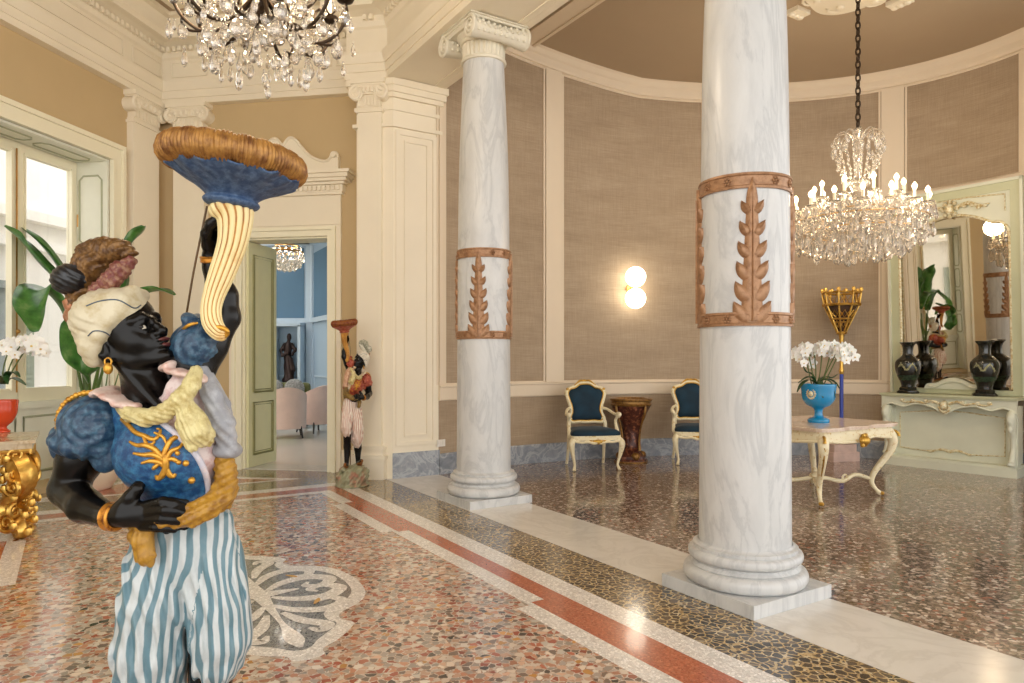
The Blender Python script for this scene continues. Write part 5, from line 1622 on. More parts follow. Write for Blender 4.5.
def bop(stem, blade, w, k=7):
    d0 = pp.y
    s = [at(x, y, d0 + dy) for x, y, dy in stem]; b = [at(x, y, d0 + dy) for x, y, dy in blade]
    m = MB(); ctube(m, [pp + Vector((0, 0, .40)) + (s[0] - pp) * .08] + s, [.022] + [.018] * (len(s) - 1) + [.012], 5, 8); st = m.build('stalk', M_bopstem, r)
    o = leaf_blade(b, lambda u_: w * math.sin(PI * (.07 + .90 * u_)) ** .65 * .5, M_bop, r, 'leaf', curl=.45, k=k); return o
bop([(88, 400, 0), (82, 340, -.05)], [(80, 320, -.05), (62, 288, -.1), (38, 262, -.15), (20, 240, -.2), (4, 226, -.3)], .26)
bop([(84, 400, 0), (74, 350, -.1)], [(72, 335, -.1), (58, 305, -.18), (40, 290, -.3), (30, 310, -.5), (34, 332, -.6)], .32)
bop([(86, 395, 0), (80, 345, .1)], [(78, 322, .1), (72, 300, .1), (58, 268, .05), (40, 244, .0), (22, 228, 0)], .22)
bop([(90, 400, 0), (88, 350, -.2)], [(86, 318, -.22), (80, 328, -.35), (80, 350, -.45), (82, 372, -.48), (88, 384, -.46)], .34)
bop([(94, 400, 0), (104, 330, -.05)], [(108, 312, -.05), (116, 280, -.05), (126, 252, -.1), (136, 236, -.1), (144, 226, -.15)], .20)
bop([(95, 400, .05), (112, 340, .1)], [(116, 330, .1), (130, 306, .05), (146, 294, 0), (160, 291, 0), (174, 295, -.05)], .22)
bop([(92, 400, .05), (108, 330, .15)], [(110, 320, .15), (118, 296, .15), (122, 272, .1), (126, 258, .1)], .2)
bop([(92, 400, -.1), (100, 360, -.2)], [(102, 345, -.2), (104, 330, -.3), (98, 326, -.45), (94, 345, -.5), (96, 366, -.5)], .24)
for x in (98, 104, 110, 115, 120):
    m = MB(); ctube(m, [pp + Vector((0, 0, .42)) + Vector(((x - 108) * .004, -.05, 0)), at(x - 4, 410, pp.y - .1), at(x + (x - 100) * .5, 385, pp.y - .12), at(x + (x - 100) * 1.0, 368, pp.y - .1)], [.010, .009, .007, .004], 4, 6); m.build('stalk', M_bopstem, r)

# ================================================================== gilt console with marble top, orchids in a red pot
GA = Vector((-3.60, 5.22, 0))
Gp = lambda x, y, z: GA - V * x + U * y + Vector((0, 0, z))
M_palemarb = marble('veined_pale_marble_top', (206, 190, 158), (168, 140, 104), 5, .12, .7, (1, 1, 1))
r = thing('gilt_console', Gp(.7, .4, 0), 'richly carved gilded table with pale marble top, cut off by the left picture edge', 'console')
m = MB(); ol = [(-.04, -.03), (.4, -.06), (1.04, -.03), (1.08, .72), (-.04, .72)]
m.prism([Gp(x, y, .715) for x, y in ol], (0, 0, .025)); m.prism([Gp(x * 1.0 + .02, y + .015, .675) for x, y in ol], (0, 0, .04)); m.build('marble_top', M_palemarb, r)
def spiral(m, c, ax, ay, R0, turns, th, n=28, k=.85, ph=0):
    q = []; rr = []
    for i in range(n):
        th_ = ph + i / (n - 1) * turns * 2 * PI; rd = R0 * (1 - k * i / (n - 1)); q.append(c + ax * (rd * math.cos(th_)) + ay * (rd * math.sin(th_))); rr.append(th * (1 - .5 * i / (n - 1)))
    m.tube(q, rr, 8)
Zv = Vector((0, 0, 1))
m = MB(); m.prism([Gp(x, y, .60) for x, y in ((.02, .02), (1.0, .02), (1.0, .68), (.02, .68))], (0, 0, .075))
m.tube([Gp(.0, -.0, .66), Gp(1.02, .0, .66)], .018, 8); m.tube([Gp(.0, 0, .66), Gp(.0, .70, .66)], .018, 8)
rg2 = random.Random(3)
for i in range(7):
    spiral(m, Gp(.08 + i * .14, -.005, .63), -V, Zv, .05, 1.4, .014, ph=i)
    m.ball(Gp(.14 + i * .14, -.012, .61), (.035, .02, .03), 8)
for i in range(5): spiral(m, Gp(-.005, .1 + i * .14, .63), U, Zv, .05, 1.4, .014, ph=i)
m.build('carved_apron', M_goldleaf, r)
for x, y in ((.12, .10), (.92, .10), (.12, .58), (.92, .58)):
    m = MB(); sx = -1 if x < .5 else 1; o = (V * (-sx) - U * (1 if y < .4 else -1)).normalized(); L = lambda e, z: Gp(x, y, z) + o * e
    ctube(m, [L(.02, .62), L(.10, .54), L(.13, .44), L(.06, .34), L(-.03, .26), L(-.02, .17), L(.06, .11), L(.10, .05), L(.05, .03)], [.08, .085, .075, .06, .055, .06, .065, .05, .03], 6, 12, fr=lambda a, u_: 1 + .13 * math.cos(a * 5 + u_ * 9))
    lat = Vector((-o.y, o.x, 0))
    for z, R0, s in ((.55, .085, 1), (.40, .07, -1), (.28, .075, 1), (.13, .085, -1)):
        spiral(m, L(.10 if z > .3 else .05, z) + lat * .07 * s, o, Zv, R0, 1.8, .02, ph=z * 9)
        spiral(m, L(.10, z - .06) - lat * .06 * s, lat, Zv, R0 * .7, 1.6, .018, ph=z * 5)
    for i in range(22):
        z = .06 + .55 * i / 21; an = i * 2.4; m.ball(L(.06 + .05 * math.sin(z * 9), z) + (o * math.cos(an) + lat * math.sin(an)) * .075, (.032, .026, .036), 8)
    m.build('carved_leg', M_goldleaf, r)
m = MB()
for i in range(11):
    spiral(m, Gp(.2 + .06 * i, .12 + .04 * math.sin(i), .10 + .05 * math.sin(i * 1.7)), V, Zv, .07, 1.5, .02, ph=i * 1.3)
ctube(m, [Gp(.15, .12, .12), Gp(.5, .3, .16), Gp(.7, .3, .16), Gp(.92, .12, .12)], [.04, .05, .05, .04], 5, 10); m.build('stretcher', M_goldleaf, r)
# orchids in an orange-red pot
ob2 = at(3, 414, 5.75); ob2 = Vector((ob2.x, 5.75, .740))
M_redpot = plain('orange_red_glaze', (206, 70, 34), .2, var=.06, Coat_Weight=.5)
r = thing('red_flower_pot', ob2, 'glossy orange-red footed pot on the gilded table', 'flower pot')
T = Matrix.Translation(ob2); m = MB(); q = crom([(.05, 0), (.052, .012), (.03, .03), (.03, .05), (.07, .09), (.10, .16), (.105, .22), (.108, .26), (.10, .262), (.09, .22), (.01, .20)], 4)
m.lathe([(float(a), float(b)) for a, b in q], 40, T); m.build('pot', M_redpot, r)
r = thing('white_orchids', ob2 + Vector((0, 0, .25)), 'white orchids in bloom growing from the orange-red pot', 'flowers')
m = MB(); m.lathe([(.085, .215), (.085, .245), (.01, .255)], 20, T); m.build('moss', M_moss, r)
d0 = ob2.y; t2 = lambda x, y, dy=0: at(x, y, d0 + dy)
stems = [[t2(5, 384), t2(10, 366, -.02), t2(20, 346, -.04), t2(30, 340, -.06), t2(38, 350, -.08)], [t2(6, 384), t2(14, 368, .03), t2(26, 350, .05), t2(36, 345, .06), t2(43, 354, .07)],
         [t2(2, 384), t2(4, 366, .02), t2(10, 348, .04), t2(16, 342, .03), t2(22, 350, 0)], [t2(0, 384), t2(-4, 366), t2(-2, 348, -.05), t2(6, 345, -.07), t2(12, 356, -.1)], [t2(-2, 384), t2(-8, 366, .05), t2(-16, 348, .05), t2(-22, 345, .05), t2(-28, 356, 0)]]
leaves = [([t2(4, 384), t2(10, 378, -.05), t2(18, 380, -.1), t2(26, 385, -.12)], .06), ([t2(4, 384), t2(8, 374, -.1), t2(14, 372, -.16), t2(20, 377, -.2)], .06), ([t2(2, 384), t2(-4, 376, -.05), t2(-10, 378, -.1)], .06), ([t2(0, 384), t2(4, 376, -.14), t2(8, 384, -.2)], .05)]
orchid(r, ob2, stems, leaves, random.Random(8), .058)

# ================================================================== the blue room beyond the door
M_polish = plain('cream_polished_floor', (232, 222, 208), .12, var=.03, scale=1.2)
M_blue = plain('slate_blue_panel', (96, 130, 156), .7, var=.03, scale=2); M_blue2 = plain('pale_blue_panelling', (172, 194, 212), .6, var=.02, scale=2)
M_bluet = plain('pale_blue_trim', (198, 214, 226), .5, var=.02)
mb = MB(); mb.add([WD(-.9, -.30, .001), WD(2.95, -.30, .001), WD(3.6, -10, .001), WD(-2.2, -10, .001)], [(0, 1, 2, 3)]); mb.struct('floor_blue_room', M_polish)
BX = [at(236, HOR, 15.2), at(312, HOR, 15.2), at(345, HOR, 13.0)]
BX = [Vector((p.x, p.y, 0)) for p in BX]
BX = [BX[0] + (BX[0] - BX[1]) * .9] + BX[1:] + [Vector((-2.2, 9.0, 0))]
ZC = 3.95
mb = MB(); mb.sweep(BX, [(0, 0), (0, ZC), (-.2, ZC), (-.2, 0)]); mb.struct('wall_blue_room', M_blue2)
mb = MB()
def on_wall(i, a, b, z0, z1, o, m, mi=0):
    p, q = BX[i], BX[i + 1]; d = (q - p).normalized(); n = Vector((d.y, -d.x, 0))
    A, B = p + d * a, p + d * b
    m.hexa([A + Zv * z0, B + Zv * z0, B + n * o + Zv * z0, A + n * o + Zv * z0], [A + Zv * z1, B + Zv * z1, B + n * o + Zv * z1, A + n * o + Zv * z1], mi)
L0 = (BX[1] - BX[0]).length; L1 = (BX[2] - BX[1]).length
ppm = 700 / 15.2; zb = lambda y: EYE + (HOR - y) / ppm
for (a, b) in ((L0 - 2.6, L0 - 1.75), (L0 - 1.55, L0 - .17)): on_wall(0, a, b, zb(318), zb(248), .012, mb)
on_wall(1, .2, L1 - .25, 2.2, 3.6, .012, mb)
mb.struct('trim_blue_panels', M_blue)
mb = MB()
for z, h in ((zb(323), .10), (zb(246), .12), (ZC - .14, .14)):
    on_wall(0, 0, L0 - .0, z, z + h, .06, mb); on_wall(1, 0, L1, z, z + h, .06, mb)
on_wall(0, L0 - .12, L0, 0, ZC, .04, mb); on_wall(1, 0, .14, 0, ZC, .04, mb); on_wall(0, L0 - 1.72, L0 - 1.58, 0, zb(246), .04, mb)
for (i, a, b) in ((0, L0 - 1.5, L0 - .2), (1, .25, L1 - .3)):
    for (x0, x1, z0, z1) in ((a, b, .3, .33), (a, b, .95, .98), (a, a + .03, .3, .98), (b - .03, b, .3, .98)): on_wall(i, x0, x1, z0, z1, .02, mb)
on_wall(0, 0, L0, 0, .2, .03, mb); on_wall(1, 0, L1, 0, .2, .03, mb)
mb.struct('trim_blue_room', M_bluet)
mb = MB(); mb.add([WD(-.6, -.3, ZC), WD(2.95, -.3, ZC), WD(3.6, -10, ZC), WD(-2.2, -10, ZC)], [(0, 1, 2, 3)]); mb.struct('ceiling_blue_room', M_bluet)
# niche with a dark statuette
nx = lambda px, d: at(px, HOR, d).x
ncn = BX[0] + (BX[1] - BX[0]).normalized() * (L0 - .43); dW = (BX[1] - BX[0]).normalized(); nW = Vector((dW.y, -dW.x, 0))
NZ0, NZ1 = zb(383), zb(326)
mb = MB()
for x0, x1, z0, z1 in ((-.34, -.28, NZ0, NZ1), (.22, .28, NZ0, NZ1), (-.34, .28, NZ1 - .02, NZ1 + .05), (-.38, .31, NZ0 - .06, NZ0)):
    A = ncn + dW * x0; B = ncn + dW * x1; mb.hexa([A + Zv * z0, B + Zv * z0, B + nW * .35 + Zv * z0, A + nW * .35 + Zv * z0], [A + Zv * z1, B + Zv * z1, B + nW * .35 + Zv * z1, A + nW * .35 + Zv * z1])
mb.struct('trim_niche', M_bluet)
M_bronze = plain('dark_bronze', (52, 36, 32), .35, .5, var=.3, scale=20)
sp = ncn + dW * (-.03) + nW * .18
fld = Field((-.32, -.28, 0), (.32, .28, 1.12), .016)
fld.ell((0, 0, .06), (.17, .15, .07)); fld.chain([(0, 0, .08), (.02, 0, .35), (-.02, .01, .58), (0, 0, .78)], [.13, .12, .10, .115], .04)
fld.chain([(0, 0, .8), (.02, 0, .92)], [.05, .045], .03); fld.ell((.03, -.01, .99), (.065, .075, .085), k=.02)
fld.chain([(-.1, 0, .82), (-.19, -.04, .70), (-.12, -.14, .60), (.02, -.15, .64)], [.05, .042, .036, .036], .03); fld.chain([(.11, 0, .82), (.20, -.02, .72), (.15, -.12, .62)], [.05, .04, .034], .03)
fld.chain([(.08, -.06, .5), (.14, -.1, .3), (.1, -.08, .1)], [.07, .07, .06], .05); fld.warp(lambda x, y, z: .007 * np.sin(x * 60 + z * 14) * (z < .7))
vs, fs = fld.mesh(); vs = smooth_mesh(vs, fs, 1); rot = np.array([[dW.x, -nW.x, 0], [dW.y, -nW.y, 0], [0, 0, 1]])
o = np_mesh('bronze_statuette', (vs * np.array([.78, .6, 1.0])) @ rot.T + np.array(sp) + np.array([0, 0, NZ0]), fs, M_bronze)
props(o, 'dark bronze draped statuette in the niche of the blue room', 'statuette')
# tub armchairs
M_pink = plain('blush_upholstery', (226, 196, 182), .8, var=.05, scale=6, Sheen_Weight=.3); M_blackleg = plain('black_wood_leg', (34, 28, 26), .4)
def tub(loc, rz, label):
    r = thing('tub_armchair', loc, label, 'armchair', 'blush tub armchairs in the blue room', rz)
    W = r.matrix_world.copy(); P = lambda x, y, z: W @ Vector((x, y, z))
    m = MB(); n = 24; rows = []
    for o_, zt in ((0.0, 0), (.04, 1), (.11, 1), (.13, 0)):
        row = []
        for i in range(n + 1):
            a = -.22 * PI + (1.44 * PI) * i / n; h = .62 + .24 * math.sin((a + .22 * PI) / 1.44) ** 1.6 if 0 <= (a + .22 * PI) / 1.44 <= PI else .62
            R = .36 - o_; fl_ = .84 + .16 * (1 if zt else 0)
            row.append((R, a, h if zt else .16))
        rows.append(row)
    vs = []
    for row in rows:
        for R, a, z in row:
            s = 1.0 if z > .2 else .86
            vs.append(P(R * s * math.cos(a) * 1.0, R * s * math.sin(a), z))
    N = n + 1
    fs = [(k * N + i, k * N + i + 1, ((k + 1) % 4) * N + i + 1, ((k + 1) % 4) * N + i) for k in range(4) for i in range(n)]
    fs += [(0, N, 2 * N, 3 * N), (n, N + n, 2 * N + n, 3 * N + n)]
    m.add(vs, fs, 0, True); m.build('shell', M_pink, r, sharp=60)
    m = MB(); m.ball(P(0, -.06, .36), (.29, .31, .10), 20); m.ball(P(0, -.04, .25), (.30, .32, .11), 20); m.build('seat_cushion', M_pink, r)
    for x, y in ((.2, .2), (-.2, .2), (.2, -.22), (-.2, -.22)):
        m = MB(); m.tube([P(x, y, .22), P(x * 1.2, y * 1.2, .0)], [.024, .013], 8); m.build('leg', M_blackleg, r)
    return r
t1 = tub(Vector((-3.82, 11.9, .001)), math.radians(200), 'blush tub armchair in the blue room, beside the open door leaf')
t2_ = copy_tree(t1, loc=Vector((-3.56, 12.75, .001)), rz=math.radians(232), label='blush tub armchair in the blue room, beside the right door jamb')
# sofa with cushions
M_olive = plain('olive_velvet', (112, 112, 58), .8, var=.1, scale=5, Sheen_Weight=.3); M_greyc = plain('patterned_grey_cushion', (150, 148, 144), .8, var=.4, scale=30)
so = Vector((-5.02, 13.7, .001))
r = thing('green_sofa', so, 'olive green sofa behind the tub armchairs in the blue room', 'sofa', None, math.radians(-8)); W = r.matrix_world.copy(); P = lambda x, y, z: W @ Vector((x, y, z))
def rbx(m, c, s, rd=.05, seg=3):
    bm = bmesh.new(); bmesh.ops.create_cube(bm, size=1)
    for v in bm.verts: v.co = Vector((v.co.x * s[0], v.co.y * s[1], v.co.z * s[2]))
    bmesh.ops.bevel(bm, geom=list(bm.edges), offset=rd, segments=seg, affect='EDGES', profile=.5)
    bm.verts.index_update(); m.add([P(*(Vector(c) + v.co)) for v in bm.verts], [tuple(v.index for v in f.verts) for f in bm.faces], 0, True); bm.free()
m = MB(); rbx(m, (0, .05, .27), (2.0, .85, .26), .04); m.build('base', M_olive, r)
for sx in (-1, 1):
    m = MB(); rbx(m, (sx * .48, -.02, .46), (.94, .72, .16), .06); m.build('seat_cushion', M_olive, r)
    m = MB(); rbx(m, (sx * .93, .05, .42), (.18, .85, .40), .07); m.build('arm', M_olive, r)
    for y in (-.3, .4):
        m = MB(); m.tube([P(sx * .85, y, .16), P(sx * .88, y, 0)], [.03, .02], 8); m.build('leg', M_blackleg, r)
m = MB(); rbx(m, (0, .40, .58), (1.9, .18, .56), .08); m.build('backrest', M_olive, r)
for i, (x, mt, lb) in enumerate(((.27, M_greyc, 'mottled grey sofa cushion, nearer the open door leaf'), (.71, M_greyc, 'mottled grey sofa cushion, beside the sofa arm'))):
    m = MB(); m.ball(P(x, .20, .745), (.205, .085, .195), 16); o = m.build('sofa_cushion', mt); props(o, lb, 'cushion', 'cushions on the olive sofa')
# chandelier of the blue room
bcn = at(287, 240, 11.2); bcn.z = 0
root = thing('small_crystal_chandelier', bcn + Zv * 3.0, 'small crystal chandelier seen through the doorway of the blue room', 'chandelier')
zq = lambda y: EYE + (HOR - y) / 700 * 11.2
m = MB(); m.tube([bcn + Zv * ZC, bcn + Zv * zq(250)], .012, 6); m.build('rod', M_iron, root)
m = MB()
for R_, y in ((.25, 252), (.18, 246)):
    p = [bcn + Vector((R_ * math.cos(i * PI / 10), R_ * math.sin(i * PI / 10), zq(y))) for i in range(20)]; m.tube(p + p[:2], .012, 6, cap=False)
for i in range(6):
    d = Vector((math.cos(i * PI / 3), math.sin(i * PI / 3), 0)); m.tube([bcn + Zv * zq(248), bcn + d * .25 + Zv * zq(252)], .01, 6)
m.build('frame', M_brass, root)
sp_ = []
for R_, y, n, s in ((.25, 253, 18, .16), (.2, 257, 14, .18), (.13, 260, 9, .18), (.06, 262, 5, .16), (.22, 247, 14, .12)):
    for k in range(n):
        a = 2 * PI * k / n; sp_.append((bcn + Vector((R_ * math.cos(a), R_ * math.sin(a), zq(y))), s))
for p, s in sp_: put(root, DROP, 'crystal_drop', p, s)
# ================================================================== the two torch-bearing figures
DB = 1.70; SC_ = DB / F
def S_(px, py, dy=0.0):
    p = at(px, py, DB + dy); return np.array((p.x, p.y, p.z))
def chn(fld, pts, k=.01, mode='add', disp=None, sub=0):
    """pts: (px, py, dy, r_px)"""
    fld.chain([S_(*p[:3]) for p in pts], [p[3] * SC_ for p in pts], k, mode, disp, sub)
def eln(fld, c, r, R=None, k=.01, mode='add', disp=None):
    fld.ell(S_(*c), np.array(r) * SC_, R, k, mode, disp)
def rot_img(deg):
    """rotation in the picture plane, clockwise positive; axes x, depth, up"""
    a = math.radians(deg); return np.array([[math.cos(a), 0, math.sin(a)], [0, 1, 0], [-math.sin(a), 0, math.cos(a)]])
def box_field(x0, y0, x1, y1, d0, d1, h):
    c = np.array([S_(x, y, d) for x in (x0, x1) for y in (y0, y1) for d in (d0, d1)])
    return Field(c.min(0) - .01, c.max(0) + .01, h)
PIECES = []
def keep_f(name, fld, mat, parent=None, it=1, attrs=None):
    vs, fs = fld.mesh(); vs = smooth_mesh(vs, fs, it)
    PIECES.append(dict(name=name, v=vs, f=fs, mats=[mat], parent=parent, attrs=attrs(vs) if attrs else None, np=True))
    return vs, fs
def keep_m(name, mb, mats, parent=None, sharp=50):
    PIECES.append(dict(name=name, mb=mb, mats=mats if isinstance(mats, list) else [mats], parent=parent, np=False, sharp=sharp))

# ---- head axes
hf = np.array((.90, -.27, .35)); hf /= np.linalg.norm(hf)
hu = np.array((-.36, 0, .93)); hu -= hf * hu.dot(hf); hu /= np.linalg.norm(hu)
hn = np.cross(hu, hf); hn = hn if hn[1] < 0 else -hn
HO = S_(131, 335, 0)
H = lambda f_, u_, n_: HO + SC_ * (f_ * hf + u_ * hu + n_ * hn)
HR = np.stack([hf, hu, hn], 1)
def hel(fld, c, r, k=.006, mode='add', disp=None): fld.ell(H(*c), np.array(r) * SC_, HR, k, mode, disp)
def hch(fld, pts, rr, k=.006, mode='add'): fld.chain([H(*p) for p in pts], [r * SC_ for r in rr], k, mode)

# ---- body
hB = .0036
B_ = box_field(30, 200, 262, 850, -.24, .26, hB)
# torso core and legs
eln(B_, (171, 450, .01), (42, 50, 34), k=.03); eln(B_, (183, 505, .01), (36, 40, 30), k=.03); eln(B_, (186, 548, .02), (46, 34, 34), k=.03); eln(B_, (158, 416, .02), (42, 25, 26), k=.03)
for L in ([(165, 560, .02, 30), (150, 650, .0, 24), (141, 735, .05, 20), (140, 800, .05, 12)], [(208, 560, .03, 29), (214, 640, .01, 23), (208, 720, .06, 19), (212, 800, .06, 11.5)]): chn(B_, L, .02)
for a, b in (((140, 806, .05), (126, 822, -.08)), ((212, 806, .06), (232, 822, -.05))):
    B_.chain([S_(*a), (S_(*a) + S_(*b)) / 2 + np.array((0, 0, -.012)), S_(*b)], [12 * SC_, 13 * SC_, 9 * SC_], .01)
# neck
chn(B_, [(141, 366, .01, 21), (148, 388, .01, 21.5), (152, 412, .015, 30)], .02)
B_.chain([H(-14, -14, 18), S_(160, 408, -.05)], [5 * SC_, 5 * SC_], .015)
# head
hel(B_, (-6, 14, 0), (35, 33, 30), .02); hel(B_, (6, -10, 0), (24, 31, 24), .02); hel(B_, (22, -19, 0), (12.5, 13, 13.5), .012)
hel(B_, (28, -33, 0), (9, 6.5, 9), .010)
for s in (1, -1):
    hch(B_, [(-12, -15, 18 * s), (4, -27, 14 * s), (25, -34, 4 * s)], [7.5, 7, 6.5], .012)
    hel(B_, (15, -11, 15 * s), (10, 10, 8), .012)
    hch(B_, [(22, 7, 18 * s), (28, 8.5, 9 * s), (29, 5, 2 * s)], [3.4, 3.8, 3], .008)
    hel(B_, (28, -1.5, 11 * s), (6, 5.2, 7.5), .006, 'sub')
hch(B_, [(27.5, 5, 0), (33, -3, 0), (37.5, -9.5, 0)], [3.0, 3.6, 4.6], .006)
for s in (1, -1):
    hel(B_, (32.5, -11.0, 5 * s), (4.6, 3.6, 3.6), .004)
    hel(B_, (22.5, -1.5, 11 * s), (5.2, 5.0, 6.0), .002)
    hch(B_, [(25, .8, 4.5 * s), (28.3, 3.2, 11 * s), (23.5, 1.2, 17 * s)], [1.3, 1.7, 1.3], .003)
    hch(B_, [(25, -3.2, 4.5 * s), (27.6, -6, 11 * s), (23.5, -3, 17 * s)], [1.0, 1.4, 1.0], .003)
hel(B_, (33.5, -17.6, 0), (4.6, 3.0, 8.5), .003); hel(B_, (32.8, -23.6, 0), (4.8, 3.3, 7.8), .003)
hch(B_, [(33, -20.8, -9), (38.2, -20.6, 0), (33, -20.8, 9)], [.9, 1.0, .9], .002, 'sub')
for s in (1, -1):
    hel(B_, (-13, -8, 27 * s), (7.5, 12, 5.5), .005); hel(B_, (-11, -7, 32.5 * s), (4.5, 7.5, 3.2), .003, 'sub'); hel(B_, (-13, -19, 26 * s), (4.5, 4.5, 3.8), .004)
# arm with the hand on the hip
chn(B_, [(97, 428, .02, 25), (81, 458, .015, 21), (68, 489, .02, 17.5)], .02)
chn(B_, [(68, 489, .02, 17.5), (85, 506, -.045, 16), (110, 516.5, -.10, 11)], .012)
eln(B_, (61, 491, .025), (9, 8, 9), k=.012)
B_.ell(S_(136, 514, -.118), np.array((20, 8, 12.5)) * SC_, rot_img(-4), .012)
chn(B_, [(110, 516.5, -.10, 11), (124, 515, -.113, 11)], .012)
for pts in ([(147, 506, -.120, 5.6), (163, 502, -.136, 5.4), (174, 503.5, -.134, 4.7), (184, 507.5, -.124, 4.2)],
            [(149, 512.5, -.124, 5.8), (166, 510, -.141, 5.5), (176, 511, -.138, 4.8), (187, 514.5, -.127, 4.2)],
            [(147, 519.5, -.122, 5.6), (163, 518.5, -.139, 5.3), (173, 519.5, -.136, 4.7), (182, 522, -.126, 4.1)],
            [(143, 526, -.115, 5.2), (156, 527, -.130, 4.7), (166, 528, -.128, 4.2), (174, 529.5, -.12, 3.7)]):
    chn(B_, pts, .0035)
chn(B_, [(122, 508, -.112, 8), (131, 497, -.118, 6.6), (137, 489, -.116, 5.6), (142, 481, -.106, 4.6)], .008)
# raised arm, hand behind the horn
chn(B_, [(193, 366, .04, 24), (207, 346, .055, 19), (224, 318, .075, 16)], .02)
chn(B_, [(224, 316, .075, 16), (222, 296, .075, 15.5), (214, 268, .06, 10.5), (212, 256, .05, 10)], .012)
B_.ell(S_(212.5, 240, .04), np.array((8, 11, 15)) * SC_, rot_img(4), .010)
for i, (y0, x1, y1, x2, y2) in enumerate(((230, 226, 224, 244, 226), (236, 228, 232, 246, 234), (243, 228, 240, 244, 243), (249, 226, 249, 240, 252))):
    chn(B_, [(214, y0, .045, 5.4), (x1, y1, .062, 5.2), (x2 - 7, y2, .05, 4.5), (x2 - 6, y2 + 1, .04, 4)], .004)
chn(B_, [(208, 246, .03, 6.5), (207, 234, .01, 6.0), (211, 224, -.005, 5.2), (219, 217, -.012, 4.4)], .007)
keep_f('body', B_, 'skin', None, 1)

# eyes and lips
for s in (1, -1):
    m = MB(); m.ball(Vector(H(23.3, -1.4, 11 * s)), 5.0 * SC_, 16); keep_m('eye', m, 'eyewhite', None)
    m = MB(); m.ball(Vector(H(26.4, -.8, (11 + 2.4 * s) * s)), 2.3 * SC_, 12); keep_m('iris', m, 'iris', 'eye')
Lf = Field(np.min([H(22, -30, -12), H(42, -12, 12), H(22, -12, 12), H(42, -30, -12)], 0) - .01, np.max([H(22, -30, -12), H(42, -12, 12), H(42, -12, -12), H(22, -30, 12)], 0) + .01, .0016)
Lf.ell(H(33.9, -17.7, 0), np.array((4.6, 2.5, 7.6)) * SC_, HR, 0); Lf.ell(H(33.2, -23.5, 0), np.array((4.8, 2.8, 6.8)) * SC_, HR, 0)
keep_f('lips', Lf, 'lips', None, 1)

# ---- trousers
T_ = box_field(92, 490, 268, 745, -.16, .2, .0042)
fold = lambda x, y, z: .0022 * np.sin(x * 150 + 5 * np.sin(z * 16)) + .0015 * np.sin(x * 260 + y * 120 + z * 24)
eln(T_, (186, 530, .012), (48, 30, 40), k=.02); eln(T_, (187, 556, .015), (52, 34, 43), k=.03)
T_.chain([S_(162, 566, .005), S_(157, 605, -.01), S_(151, 650, -.005), S_(150, 695, .01), S_(148, 722, .02)], [q * SC_ for q in (34, 33.5, 34, 33, 19)], .016, 'add', fold)
T_.chain([S_(211, 566, .012), S_(219, 605, .005), S_(221, 638, .005), S_(218, 658, .01), S_(213, 672, .02)], [q * SC_ for q in (31, 30, 29.5, 26, 17)], .010, 'add', fold)
chn(T_, [(206, 548, -.085, 3), (203, 575, -.085, 4), (194, 600, -.075, 5)], .012, 'sub')
T_.warp(fold)
def stripe(vs):
    px = 512 + F * vs[:, 0] / vs[:, 1]; py = HOR - (vs[:, 2] - EYE) * F / vs[:, 1]
    yk = np.array([500, 560, 610, 655, 720])
    cl = np.interp(py, yk, [176, 163, 153, 147, 148]); cr = np.interp(py, yk, [196, 211, 219, 220, 213])
    split = np.interp(py, [500, 545, 560, 600, 640, 720], [200, 206, 205, 195, 189, 186])
    left = px < split; c = np.where(left, cl, cr)
    rr = np.interp(py, yk, [46, 44, 39, 39, 24])
    xx = (px - c); yy = (vs[:, 1] - DB - .005) / SC_
    th = np.arctan2(xx, -yy)
    ut = np.arcsin(np.clip((px - 186) / 54, -1, 1)); ut = np.where(yy > 0, np.sign(ut) * math.pi - ut, ut) * 24 / (2 * math.pi)
    ul = th * 17 / (2 * math.pi) + np.where(left, -1.75, 1.91); w = np.clip((py - 535) / 50, 0, 1); w = w * w * (3 - 2 * w)
    return {'stripe': ut * (1 - w) + ul * w + .11 * np.sin(py / 19 + th * 3) + .05 * np.sin(py / 8.0 + th * 5)}
keep_f('trousers', T_, 'trousers', None, 1, stripe)

# ---- blouse and jacket
def torso(fld, e, k=.025):
    eln(fld, (171, 450, .0), (50 + e, 54 + e, 45 + e), k=k); eln(fld, (184, 498, .005), (41 + e, 30 + e, 38 + e), k=k)
    eln(fld, (159, 416, .015), (49 + e, 30 + e, 36 + e), k=k); eln(fld, (188, 395, .02), (28 + e, 32 + e, 32 + e), k=k)
    eln(fld, (200, 455, .01), (26 + e, 48 + e, 34 + e), k=k)
J0 = box_field(92, 350, 262, 540, -.2, .2, .0042)
torso(J0, -3.5); eln(J0, (148, 378, .0), (28, 30, 31), k=.008, mode='sub'); J0.warp(lambda x, y, z: .0012 * np.sin(x * 210 + z * 60))
keep_f('blouse', J0, 'blouse', None, 1)
J1 = box_field(92, 350, 262, 540, -.2, .2, .0038)
torso(J1, 1.5); eln(J1, (150, 376, -.01), (33, 33, 40), k=.006, mode='sub')
OPY = [340, 400, 412, 425, 440, 455, 470, 485, 505, 530]; OPX = [132, 142, 152, 168, 186, 199, 207, 211, 213, 214]
def opening(x, y, z):
    px = 512 + F * x / y; py = HOR - (z - EYE) * F / y
    c = np.interp(py, OPY, OPX)
    front = (px - c) * SC_
    return np.where(y < DB + .03, front, np.minimum(front, (DB + .03 + .02 - y)))
J1.fn(opening, 'int')
J1.warp(lambda x, y, z: .0011 * np.sin(x * 130 + 3 * np.sin(z * 70)) * np.cos(z * 120))
jv, jf_ = keep_f('jacket', J1, 'jacket', None, 1)
tree = BVHTree.FromPolygons([tuple(p) for p in jv], [tuple(f) for f in jf_])
